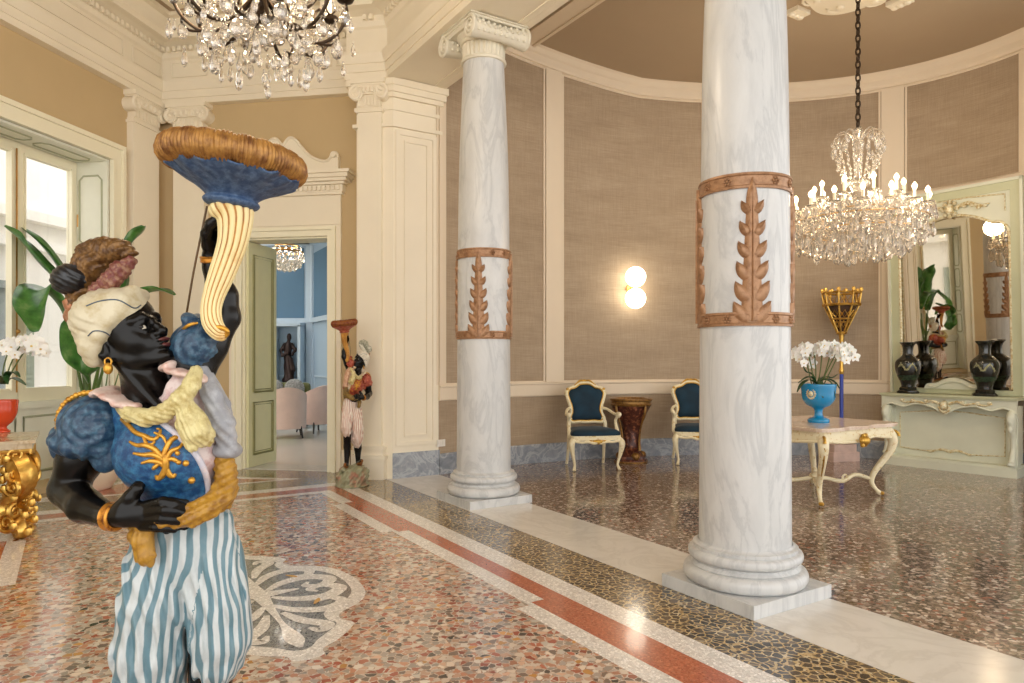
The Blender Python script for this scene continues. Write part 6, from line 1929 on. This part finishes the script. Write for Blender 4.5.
def on_jacket(px, py, lift=.001):
    d = (at(px, py, 1.0) - Vector((0, 0, EYE))).normalized(); h = tree.ray_cast(Vector((0, 0, EYE)), d)
    return (h[0] - d * lift) if h[0] is not None else Vector(S_(px, py, -.10))
m = MB(); ln = [(OPX[i], OPY[i]) for i in range(1, 9)]
q = crom(ln, 4); ctube(m, [on_jacket(p[0] - 3, p[1], .001) for p in q], [.0075] * len(q), 2, 8); keep_m('lapel', m, 'lapel', 'jacket')
C2 = lambda X, Y: (40 + .2196 * X, 360 + .2196 * Y)
m = MB()
def emb(pts, r0, r1=None):
    q = crom([C2(*p) for p in pts], 5); n = len(q); r1 = r1 or r0 * .5
    m.tube([on_jacket(p[0], p[1], .0015) for p in q], [(r0 + (r1 - r0) * i / (n - 1)) * (.8 + .4 * math.sin(PI * i / (n - 1))) for i in range(n)], 8)
emb([(372, 270), (400, 295), (435, 330), (475, 345), (515, 362), (540, 345), (548, 318), (532, 312)], .0058, .003)
emb([(470, 350), (490, 385), (520, 375), (510, 350)], .004, .002)
emb([(408, 372), (440, 388), (480, 388), (520, 405), (555, 440)], .0035, .007)
emb([(425, 425), (470, 432), (520, 432), (560, 455)], .0035, .007)
emb([(462, 470), (500, 460), (540, 465), (565, 485)], .0035, .006)
emb([(560, 440), (575, 400), (600, 362), (635, 350), (652, 370), (640, 388)], .007, .003)
emb([(575, 450), (598, 415), (630, 400), (655, 380)], .006, .0025)
emb([(570, 460), (600, 450), (622, 460), (632, 468)], .005, .004)
emb([(570, 430), (572, 470), (570, 500), (552, 530), (535, 540), (528, 525)], .009, .004)
emb([(572, 480), (585, 515), (605, 530), (618, 518)], .007, .004)
emb([(545, 470), (520, 490), (515, 500)], .005, .003)
emb([(520, 330), (560, 350), (575, 380)], .0035, .003)
keep_m('gold_embroidery', m, 'gold', 'jacket')
for X, Y, r_ in ((690, 548, .0085), (664, 470, .0075), (632, 466, .006), (626, 424, .006), (745, 632, .006)):
    m = MB(); m.ball(on_jacket(*C2(X, Y), .002), r_, 12); keep_m('button', m, 'gold', 'jacket')

# ---- puffed sleeves
def swirl(cx, cy, amp, n, ph=0):
    c = S_(cx, cy, -.05)
    def f(x, y, z):
        dx = (x - c[0]) / SC_; dz = (z - c[2]) / SC_
        r = np.sqrt(dx * dx + dz * dz); a = np.arctan2(dz, dx)
        return amp * np.sin(a * n + r * .55 + ph) * np.clip(r / 8, 0, 1) + amp * .4 * np.sin(a * (2 * n + 1) - r * .9)
    return f
Sl = box_field(28, 376, 140, 476, -.16, .17, .0036)
Sl.ell(S_(97, 427, .0), np.array((35, 35, 32)) * SC_, rot_img(25), .012, 'add', swirl(98, 425, .0026, 3))
Sl.ell(S_(88, 444, .0), np.array((34, 35, 14)) * SC_, rot_img(12), .010, 'add', lambda x, y, z: .004 * np.sin(np.arctan2(y - DB, x - S_(84, 444)[0]) * 13))
eln(Sl, (60, 446, -.01), (11, 7, 20), rot_img(-15), .008)
eln(Sl, (105, 455, -.03), (15, 8, 18), rot_img(5), .008)
eln(Sl, (76, 468, .01), (23, 16, 26), rot_img(20), .006, 'sub')
keep_f('puff_sleeve', Sl, 'sleeve', None, 1)
m = MB(); q = crom([S_(58, 432, -.02), S_(58, 416, -.03), S_(66, 402, -.03), S_(80, 394, -.03), S_(97, 392, -.03)], 4)
for i, p in enumerate(q): m.ball(Vector(p), .0075 if i % 2 else .0062, 8)
m.tube([Vector(p) for p in q], .005, 8); keep_m('epaulette_trim', m, 'gold', 'puff_sleeve')
Sr = box_field(160, 302, 232, 392, -.1, .16, .0036)
Sr.ell(S_(196, 346, .03), np.array((23, 27, 27)) * SC_, rot_img(20), .010, 'add', swirl(196, 350, .0022, 3, 1))
Sr.ell(S_(203, 326, .04), np.array((22, 24, 9)) * SC_, rot_img(28), .008, 'add', lambda x, y, z: .003 * np.sin(np.arctan2(y - DB, x - S_(203, 326)[0]) * 11))
eln(Sr, (182, 357, .02), (12, 12, 18), None, .008); 
keep_f('puff_sleeve', Sr, 'sleeve', None, 1)
m = MB(); ctube(m, [S_(181, 331, -.015), S_(189, 325, -.028), S_(198, 323, -.022)], [.003, .0045, .003], 4, 8); keep_m('cuff_trim', m, 'gold', None)

# ---- collar, scarf, shawl, sash
K_ = box_field(86, 352, 216, 430, -.15, .12, .003)
K_.ell(S_(118, 398, -.035), np.array((23, 22, 4.5)) * SC_, rot_img(22), .006); K_.ell(S_(126, 405, -.07), np.array((15, 10, 4)) * SC_, rot_img(5), .006)
K_.ell(S_(106, 392, -.0), np.array((12, 22, 5)) * SC_, rot_img(-20), .006)
K_.ell(S_(186, 374, -.03), np.array((22, 14, 4.5)) * SC_, rot_img(12), .006); K_.ell(S_(198, 378, -.04), np.array((10, 10, 4)) * SC_, rot_img(25), .006); K_.ell(S_(172, 366, .0), np.array((10, 20, 5)) * SC_, rot_img(-25), .006)
K_.warp(lambda x, y, z: .0012 * np.sin(x * 240)); keep_f('collar', K_, 'collar', None, 1)
rope = lambda a, b, amp: (lambda x, y, z: amp * np.sin(x * a + z * b))
C_ = box_field(108, 362, 222, 462, -.2, .06, .0023)
chn(C_, [(120, 406, -.05, 5), (130, 414, -.085, 7.5), (146, 418, -.108, 8.5), (162, 414, -.115, 8.5), (176, 404, -.112, 8.5)], .006, 'add', rope(160, 520, .0012))
chn(C_, [(196, 372, -.05, 6.5), (192, 384, -.085, 8), (184, 396, -.108, 8.5)], .006, 'add', rope(480, 200, .0012))
eln(C_, (181, 400, -.12), (10.5, 8, 9.5), rot_img(35), .006, 'add', rope(360, 360, .0012))
chn(C_, [(184, 404, -.118, 7), (189, 418, -.122, 9), (196, 432, -.118, 11), (201, 439, -.108, 8)], .008, 'add', rope(500, 240, .0016))
chn(C_, [(186, 404, -.11, 6), (198, 419, -.105, 7.5), (206, 434, -.09, 8), (207, 441, -.085, 6)], .006, 'add', rope(460, 300, .0016))
chn(C_, [(182, 406, -.116, 5), (184, 424, -.122, 7), (192, 446, -.115, 6)], .005, 'add', rope(530, 160, .0014))
keep_f('scarf', C_, 'scarf', None, 1)
W_ = box_field(186, 360, 252, 475, -.14, .12, .0036)
W_.chain([S_(202, 372, .0), S_(212, 396, -.03), S_(222, 424, -.035), S_(229, 448, -.02)], [q * SC_ for q in (7, 9.5, 11.5, 9)], .01, 'add', rope(260, 200, .002))
W_.chain([S_(208, 376, .03), S_(221, 408, .03), S_(230, 446, .03)], [q * SC_ for q in (7, 9, 7)], .015, 'add', rope(260, 200, .002))
eln(W_, (227, 450, .0), (14, 20, 9), rot_img(8), .008); keep_f('shawl', W_, 'shawl', None, 1)
H_ = box_field(118, 440, 262, 580, -.2, .2, .0038)
tw = lambda x, y, z: .0022 * np.sin(x * 170 - z * 330) + .001 * np.sin(x * 330 + z * 290)
chn(H_, [(220, 452, -.01, 7), (225, 466, -.02, 9.5), (226, 482, -.03, 10.5), (220, 496, -.06, 11), (208, 507, -.09, 11), (190, 515, -.112, 11), (164, 519, -.118, 10), (144, 522, -.10, 9)], .008, 'add', tw)
chn(H_, [(229, 470, .02, 8), (229, 490, .01, 8.5), (219, 503, -.05, 9)], .008, 'add', tw)
chn(H_, [(225, 500, .02, 9), (216, 508, .09, 9), (186, 514, .115, 9), (150, 518, .08, 9), (134, 520, .01, 9), (138, 522, -.07, 9)], .008, 'add', tw)
chn(H_, [(144, 524, -.088, 8), (142, 540, -.10, 9.5), (146, 556, -.10, 9), (150, 562, -.095, 5)], .006, 'add', lambda x, y, z: .002 * np.sin(x * 420))
chn(H_, [(139, 528, -.085, 5), (134, 536, -.09, 6), (136, 542, -.09, 4)], .005)
keep_f('sash', H_, 'sash', None, 1)

# ---- turban and plume
U_ = box_field(62, 276, 156, 378, -.14, .14, .0034)
tf = lambda x, y, z: .0013 * np.sin((x * .55 + z * .83) * 300 + 4 * np.sin((x * .83 - z * .55) * 26)) + .0008 * np.sin((x * .3 + z * .95) * 520)
U_.ell(S_(108, 320, .0), np.array((33, 38, 31)) * SC_, rot_img(-30), .015, 'add', tf)
U_.ell(S_(120, 302, -.0), np.array((20, 34, 11)) * SC_, rot_img(-10), .014, 'add', tf)
U_.ell(S_(101, 346, .0), np.array((14, 33, 22)) * SC_, rot_img(-12), .014, 'add', tf)
hch(U_, [(15, 36, -18), (20, 37, 0), (21, 28, 18), (9, 15, 29), (-7, 4, 33)], [6.5, 7, 7, 6.5, 6.5], .012)
hch(U_, [(-7, 4, 33), (-17, -3, 32), (-28, -14, 27)], [6.5, 7, 7], .012)
hel(U_, (4, 24, 6), (25, 22, 27), .012)
uv_, uf_ = keep_f('turban', U_, 'turban', None, 1)
tt_ = BVHTree.FromPolygons([tuple(p) for p in uv_], [tuple(f) for f in uf_])
def on_t(px, py):
    d = (at(px, py, 1.0) - Vector((0, 0, EYE))).normalized(); h = tt_.ray_cast(Vector((0, 0, EYE)), d)
    return (h[0] - d * .0006) if h[0] is not None else None
for ln in (((86, 306), (100, 301), (118, 300), (134, 308), (141, 305)), ((88, 336), (94, 331), (104, 332), (113, 338))):
    q = [on_t(p[0], p[1]) for p in crom(ln, 5)]; q = [p for p in q if p is not None]
    m = MB(); m.tube(q, .0016, 6); keep_m('thread_line', m, 'thread', 'turban')
Pf = box_field(44, 228, 146, 335, -.08, .1, .0034)
bar = lambda x, y, z: .0024 * np.sin((x * .8 - z * .6) * 330 + 3 * np.sin((x + z) * 60)) + .0012 * np.sin((x + z) * 480)
Pf.chain([S_(76, 312, .02), S_(80, 288, .02), S_(90, 264, .02), S_(106, 252, .015), S_(122, 250, .01), S_(134, 253, .005)], [q * SC_ for q in (9, 12, 15, 14, 10, 4)], .012, 'add', bar)
eln(Pf, (104, 251, .02), (27, 14, 12), rot_img(4), .01, 'add', bar)
keep_f('plume', Pf, 'plume', None, 1)
Pr = box_field(84, 248, 142, 308, -.07, .08, .0032)
Pr.chain([S_(131, 262, .0), S_(120, 270, -.005), S_(110, 281, -.01), S_(98, 291, -.01), S_(90, 300, .0)], [q * SC_ for q in (6, 8.5, 9, 8, 6)], .01, 'add', lambda x, y, z: .003 * np.sin(x * 300) * np.sin(z * 300))
keep_f('plume_fringe', Pr, 'fringe', 'plume', 1)
Pb = box_field(46, 255, 96, 340, -.08, .1, .0034)
eln(Pb, (70, 279, .0), (18, 16, 15.5), rot_img(-15), .004, 'add', lambda x, y, z: .0016 * np.sin(x * 260 + z * 420))
keep_f('dark_plume_ball', Pb, 'dark', 'plume', 1)
m = MB(); ctube(m, [S_(66, 318, .01), S_(74, 316, .01), S_(84, 322, .005), S_(92, 330, .0)], [.012, .026, .030, .02], 5, 16); ctube(m, [S_(68, 300, .01), S_(72, 308, .01), S_(78, 318, .01)], [.014, .016, .02], 4, 12); keep_m('plume_socket', m, 'copper', 'plume')

# ---- jewellery
m = MB(); ec = Vector(H(-11, -24, 29)); m.ball(ec + Vector((0, 0, -.010)), (.0105, .0105, .014), 14); m.tube([ec + Vector((.008 * math.sin(i * PI / 6), 0, .006 + .009 * math.cos(i * PI / 6))) for i in range(13)], .0022, 6, cap=False); keep_m('earring', m, 'gold', None)
def ring(c, ax, R, w, nm):
    ax = Vector(ax).normalized(); q = ax.to_track_quat('Z', 'Y').to_matrix().to_4x4(); Mx = Matrix.Translation(Vector(c)) @ q
    m = MB(); m.lathe([(R - .004, -w), (R + .002, -w), (R + .005, -w * .7), (R + .003, -w * .35), (R + .003, w * .35), (R + .005, w * .7), (R + .002, w), (R - .004, w)], 28, Mx, smooth=True); keep_m(nm, m, 'goldband', None, 30)
ring(S_(113.5, 516.6, -.102), S_(122, 516, -.112) - S_(103, 514, -.09), 11.6 * SC_, .0145, 'bracelet')
ring(S_(213, 259, .052), S_(212, 240, .04) - S_(216, 275, .06), 11.0 * SC_, .008, 'bracelet')

# ---- horn, cup, wheat rim, cable
hp = [(231, 204, .0, 21), (232, 208, .0, 21.5), (235, 220, .0, 17), (233, 240, .0, 14.2), (228, 257, .0, 13), (221, 276, -.005, 12), (214, 295, -.01, 10.2), (211, 310, -.015, 9.6), (213, 324, -.02, 9.6), (220, 333, -.022, 8), (226, 334, -.02, 5.5)]
m = MB(); q = crom([tuple(S_(*p[:3])) + (p[3] * SC_,) for p in hp], 6)
m.tube([Vector(p[:3]) for p in q], [float(p[3]) for p in q], 112, fr=lambda a, u: 1.03 - .13 * (abs(math.cos(a * 7)) ** 5), up=(0, -1, 0))
for i, f in enumerate(m.f):
    if len(f) == 4 and abs(math.cos((i % 112 + .5) / 112 * 2 * PI * 7)) > .9: m.m[i] = 1
keep_m('horn', m, ['horn', 'horngroove'], None, 80)
for nm, c_, ax_, R_ in (('horn_curl', (219, 332), (0, 1, 0), 8.5),):
    m = MB(); cc_ = Vector(S_(c_[0], c_[1], -.03)); m.tube([cc_ + Vector((R_ * SC_ * math.cos(i * PI / 9), -.006 * math.sin(i * PI / 9), R_ * SC_ * .55 * math.sin(i * PI / 9))) for i in range(19)], .0055, 8, cap=False); keep_m(nm, m, 'gold', 'horn')
tilt = Matrix.Rotation(math.radians(6.5), 4, 'Y')
cz0 = Vector(S_(231, 206, .0))
m = MB()
cp = [(.050, -.004), (.060, .0), (.066, .008), (.063, .014), (.060, .018), (.070, .028), (.092, .042), (.118, .055), (.136, .066), (.148, .074), (.144, .080), (.11, .075), (.02, .05)]
cq = crom(cp, 3)
def ruf(a, i):
    u = i / len(cq); return 1 + (.035 * math.sin(a * 9 + .6) + .02 * math.sin(a * 21) + .01 * math.sin(a * 40)) * min(1, max(0, u - .35) * 2.2)
m.lathe([(float(a), float(b)) for a, b in cq], 120, Matrix.Translation(cz0) @ tilt, fr=ruf); 
for i, v in enumerate(m.v):
    a = i % 120 / 120 * 2 * PI; row = i // 120 / len(cq)
    if row > .45: m.v[i] = (v[0], v[1], v[2] + .0055 * math.sin(a * 13 + 1) * min(1, (row - .45) * 3))
keep_m('cup', m, 'cup', None, 80)
m = MB(); rc_ = cz0 + (tilt.to_3x3() @ Vector((-.006, 0, .108))); NA_ = 960; NB_ = 14; vs = []
for i in range(NA_):
    a = 2 * PI * i / NA_; d = tilt.to_3x3() @ Vector((math.cos(a), math.sin(a), 0)); up_ = tilt.to_3x3() @ Vector((0, 0, 1))
    sh = abs(math.sin(a * 11 + .4))
    for j in range(NB_):
        b = 2 * PI * j / NB_
        rr = .036 * (.86 + .14 * sh ** .6) * (1 + .05 * math.sin(a * 110 + b * .9 + 2 * math.sin(a * 11)))
        vs.append(rc_ + d * (.138 + rr * math.cos(b)) + up_ * (rr * 1.0 * math.sin(b)))
m.add(vs, [(i * NB_ + j, ((i + 1) % NA_) * NB_ + j, ((i + 1) % NA_) * NB_ + (j + 1) % NB_, i * NB_ + (j + 1) % NB_) for i in range(NA_) for j in range(NB_)], 0, True)
m.lathe([(.13, .0), (.10, .018), (.02, .022)], 48, Matrix.Translation(rc_) @ tilt); keep_m('wheat_rim', m, 'wheat', None, 80)
m = MB(); ctube(m, [S_(207, 206, .01), S_(200, 240, .02), S_(193, 275, .03), S_(188, 305, .05), S_(184, 330, .08), S_(182, 370, .13), S_(182, 470, .17), S_(184, 600, .12), S_(186, 760, .12), S_(188, 850, .1)], .0028, 6, 6); keep_m('cable', m, 'cable', None)
m = MB(); m.tube([Vector(S_(189, 560, .03)), Vector(S_(190, 660, .035)), Vector(S_(190, 850, .04))], .006, 8); keep_m('support_rod', m, 'cable', None)

# ---- shoes and rocky base
zf_ = S_(140, 824, .0)[2]
bx = S_(180, 820, .0); 
Fh = box_field(98, 792, 262, 850, -.16, .16, .0045)
for a, b in (((140, 812, .05), (124, 824, -.09)), ((212, 812, .06), (236, 824, -.06))):
    Fh.chain([S_(*a), (S_(*a) + S_(*b)) / 2 + np.array((0, 0, -.008)), S_(*b)], [13.5 * SC_, 13.5 * SC_, 8 * SC_], .01)
keep_f('shoes', Fh, 'shoe', None, 1)
R0 = Field((bx[0] - .30, DB - .26, -.012), (bx[0] + .30, DB + .26, zf_ + .03), .0085)
rr_ = random.Random(4)
nz_ = lambda x, y, z: .010 * np.sin(x * 38 + 2 * np.sin(z * 30)) * np.sin(y * 34 + z * 20) + .006 * np.sin(x * 80 + y * 60 + z * 90)
R0.ell((bx[0], DB + .0, zf_ * .45), (.17, .15, zf_ * .52), None, .03, 'add', nz_)
R0.ell((bx[0], DB, zf_ - .035), (.185, .14, .045), None, .03, 'add', nz_)
for i in range(13):
    a = i * 2.4; z = .05 + (zf_ - .12) * i / 13; R0.ell((bx[0] + .13 * math.cos(a), DB + .11 * math.sin(a), z), (.085 + .03 * rr_.random(), .075, .05 + .02 * rr_.random()), None, .02, 'add', nz_)
R0.ell((bx[0], DB, .0), (.235, .2, .05), None, .03, 'add', nz_)
R0.fn(lambda x, y, z: -(z - .003), 'int')
keep_f('rock_base', R0, 'rock', None, 1)

# ---- paints
def trouser_mat(name, c1, c2, c3):
    t = NT(name); a = t.n('ShaderNodeAttribute'); a.attribute_name = 'stripe'
    n = t.noise(t.pos(obj=True), 34, 4); f = t.math('FRACT', t.math('ADD', a.outputs['Fac'], t.math('MULTIPLY', t.math('SUBTRACT', n, .5), .10)))
    s = t.ramp(f, [(0.0, S(*c1)), (.44, S(*c1)), (.50, S(*c2)), (.94, S(*c2)), (.99, S(*c1))])
    g = t.noise(t.pos((1, 1, .4), obj=True), 46, 6, .7); s = t.mix(t.math('MULTIPLY', t.ramp(g, [(.45, (0, 0, 0, 1)), (.7, (1, 1, 1, 1))]), .35), s, S(*c3))
    m = t.set(s, .45); t.bump(g, .15, .003); return m
def painted(name, a, b, rough=.4, scale=40, lo=.45, hi=.65, bump=.35, metal=0.0, **kw):
    return worn(name, a, b, rough, metal, scale, lo, hi, bump, **kw)
PAL1 = dict(skin=plain('polished_black_paint', (11, 9, 8), .26, var=.3, scale=20, Specular_IOR_Level=.28), eyewhite=plain('painted_eye', (214, 206, 190), .3), iris=plain('painted_iris', (20, 14, 12), .2), lips=plain('painted_lips', (92, 42, 38), .35, var=.15),
            trousers=trouser_mat('striped_trousers_blue', (94, 128, 140), (196, 202, 202), (136, 152, 156)), blouse=painted('pale_rose_blouse', (226, 210, 206), (196, 160, 158), .5, 30), jacket=painted('blue_jacket_paint', (24, 66, 112), (58, 118, 158), .4, 60, .42, .66, .5),
            lapel=painted('lilac_lapel', (196, 194, 206), (222, 206, 206), .5), gold=painted('embroidery_gilt', (214, 160, 62), (168, 112, 36), .32, 50, .5, .7, .2, .6), goldband=painted('bracelet_gilt', (206, 140, 52), (128, 66, 24), .3, 60, .5, .62, .3, .6),
            sleeve=painted('teal_blue_sleeve', (34, 62, 88), (78, 114, 136), .38, 60, .45, .7, .5), collar=painted('salmon_collar', (224, 200, 188), (200, 150, 134), .45, 26), scarf=painted('straw_silk_scarf', (218, 206, 150), (178, 158, 96), .38, 40),
            shawl=painted('grey_shawl', (150, 152, 158), (178, 180, 184), .5, 30), sash=painted('ochre_sash', (178, 132, 42), (140, 96, 26), .42, 40), turban=painted('cream_turban', (208, 198, 170), (184, 166, 124), .45, 26, .46, .7), thread=plain('slate_thread', (76, 88, 100), .5),
            plume=painted('bronze_plume', (128, 92, 48), (82, 54, 28), .4, 60, .42, .6, .5, .3), fringe=painted('wine_fringe', (116, 60, 54), (150, 110, 84), .5, 70, .45, .6, .5), dark=painted('black_plume', (22, 22, 24), (52, 56, 62), .3, 40, .5, .7, .4), copper=painted('rose_copper', (164, 110, 76), (116, 68, 46), .35, 26, .5, .7, .2, .4),
            horngroove=painted('horn_groove_gilt', (196, 138, 60), (150, 92, 36), .4, 20), horn=painted('cream_gilt_horn', (236, 216, 158), (206, 150, 70), .38, 9, .52, .76, .1), cup=painted('slate_blue_cup', (44, 70, 106), (92, 116, 146), .5, 60, .42, .68, .6), wheat=painted('wheat_gilding', (176, 128, 64), (112, 68, 30), .42, 30, .42, .64, .2, .3), cable=plain('brown_cable', (96, 70, 34), .5), shoe=painted('gilt_shoe', (150, 96, 40), (96, 50, 26), .4), rock=painted('mossy_rock_paint', (122, 112, 84), (168, 150, 118), .6, 9, .4, .62, .6))
PAL2 = dict(PAL1); PAL2.update(trousers=trouser_mat('striped_trousers_rose', (206, 168, 152), (238, 228, 214), (214, 190, 172)), jacket=painted('red_jacket_paint', (150, 56, 40), (190, 110, 74), .4, 50, .45, .66, .4), sleeve=painted('red_sleeve', (158, 62, 46), (196, 116, 84), .4, 50, .45, .66, .4),
            lapel=painted('gold_lapel', (206, 160, 80), (170, 110, 50), .4), shawl=painted('rose_shawl', (206, 160, 130), (226, 190, 160), .5), sash=painted('olive_gold_sash', (138, 110, 50), (96, 74, 34), .45), turban=painted('white_turban', (232, 226, 210), (196, 186, 160), .45, 26, .46, .7), plume=painted('grey_green_plume', (150, 152, 130), (206, 202, 184), .5, 60), fringe=painted('pale_fringe', (222, 216, 198), (160, 156, 134), .5), dark=painted('grey_plume_ball', (160, 158, 138), (210, 206, 190), .5),
            horn=painted('aged_gilt_horn', (196, 142, 62), (132, 82, 34), .35, 20, .5, .7, .2, .4), cup=painted('brick_red_cup', (158, 70, 50), (196, 120, 92), .45, 40), wheat=painted('red_gold_rim', (150, 92, 44), (120, 48, 34), .4, 40, .45, .6, .4, .3), rock=painted('green_red_rock', (150, 150, 120), (164, 112, 90), .6, 7, .5, .64, .6), collar=painted('cream_collar', (232, 214, 186), (206, 170, 130), .45), blouse=painted('cream_blouse', (236, 222, 196), (210, 180, 146), .5))
B0 = np.array((bx[0], DB, 0.0))
r1 = np.array((B0[0], B0[1], 0)); r1 /= np.linalg.norm(r1); rp1 = np.array((r1[1], -r1[0], 0))
def emit(root, xf, flip, pal):
    made = {}
    for P_ in PIECES:
        par = root if P_['parent'] is None else made[P_['parent']]
        mats = [pal[k] for k in P_['mats']]
        if P_['np']:
            v = xf(P_['v']) if xf else P_['v']; f = P_['f'][:, ::-1] if flip else P_['f']
            o = np_mesh(P_['name'], v, f, mats, par, P_['attrs'])
        else:
            b = P_['mb']; c = MB(); c.f = b.f; c.m = b.m; c.sm = b.sm
            c.v = [tuple(p) for p in (xf(np.array(b.v)) if xf else b.v)]
            o = c.build(P_['name'], mats, par, sharp=P_['sharp'])
        made[P_['name']] = o
root = thing('torchbearer_statue', Vector(B0), 'large painted statue in blue jacket and striped blue trousers raising a torch cup', 'statue', 'torch-bearing statues')
emit(root, None, False, PAL1)
SB = Vector(((352.5 - 512) / F * 7.42, 7.42, 0)); KS = .94
r2 = np.array((SB.x, SB.y, 0)); r2 /= np.linalg.norm(r2); a_ = math.radians(8)
r2 = np.array((r2[0] * math.cos(a_) - r2[1] * math.sin(a_), r2[0] * math.sin(a_) + r2[1] * math.cos(a_), 0)); rp2 = np.array((r2[1], -r2[0], 0))
def xf_small(v):
    q = v - B0; a = q @ rp1; b = q @ r1
    return np.array(SB) + KS * (-a[:, None] * .84 * rp2 + b[:, None] * r2 + q[:, 2:3] * np.array((0, 0, 1.0)))
root = thing('torchbearer_statue', SB, 'painted statue in red jacket and rose-white trousers standing beside the doorway', 'statue', 'torch-bearing statues')
emit(root, xf_small, True, PAL2)
# ================================================================== light and camera
w = bpy.data.worlds.new('daylight'); scene.world = w; w.use_nodes = True
bg = w.node_tree.nodes['Background']; bg.inputs[0].default_value = (1.0, 0.98, 0.955, 1); bg.inputs[1].default_value = 2.0
for i in range(0, 16, 4): lamp('candle_glow', bulb_spots[i] + Vector((0, 0, .05)), 16, .12)
for i in range(3): lamp('candle_glow', bc + Vector((.49 * math.cos(i * 2.1), .49 * math.sin(i * 2.1), 3.70)), 25, .12)
for i in range(4): lamp('candle_glow', bcn + Vector((.2 * math.cos(i * PI / 2), .2 * math.sin(i * PI / 2), 3.05)), 2, .05, (1, .93, .82))
cam = bpy.data.cameras.new('camera'); co = bpy.data.objects.new('camera', cam); COL.objects.link(co)
co.location = (0, 0, EYE); co.rotation_euler = (PI / 2, 0, 0)
cam.sensor_width = 36; cam.sensor_fit = 'HORIZONTAL'; cam.lens = F / 1024 * 36
cam.shift_y = (HOR - 341.5) / 1024
cam.clip_start = 0.05; cam.clip_end = 100
scene.camera = co
vs_ = scene.view_settings
vs_.view_transform = 'Standard'; vs_.look = 'None'; vs_.exposure = 0.3; vs_.gamma = 1.0; vs_.use_curve_mapping = False
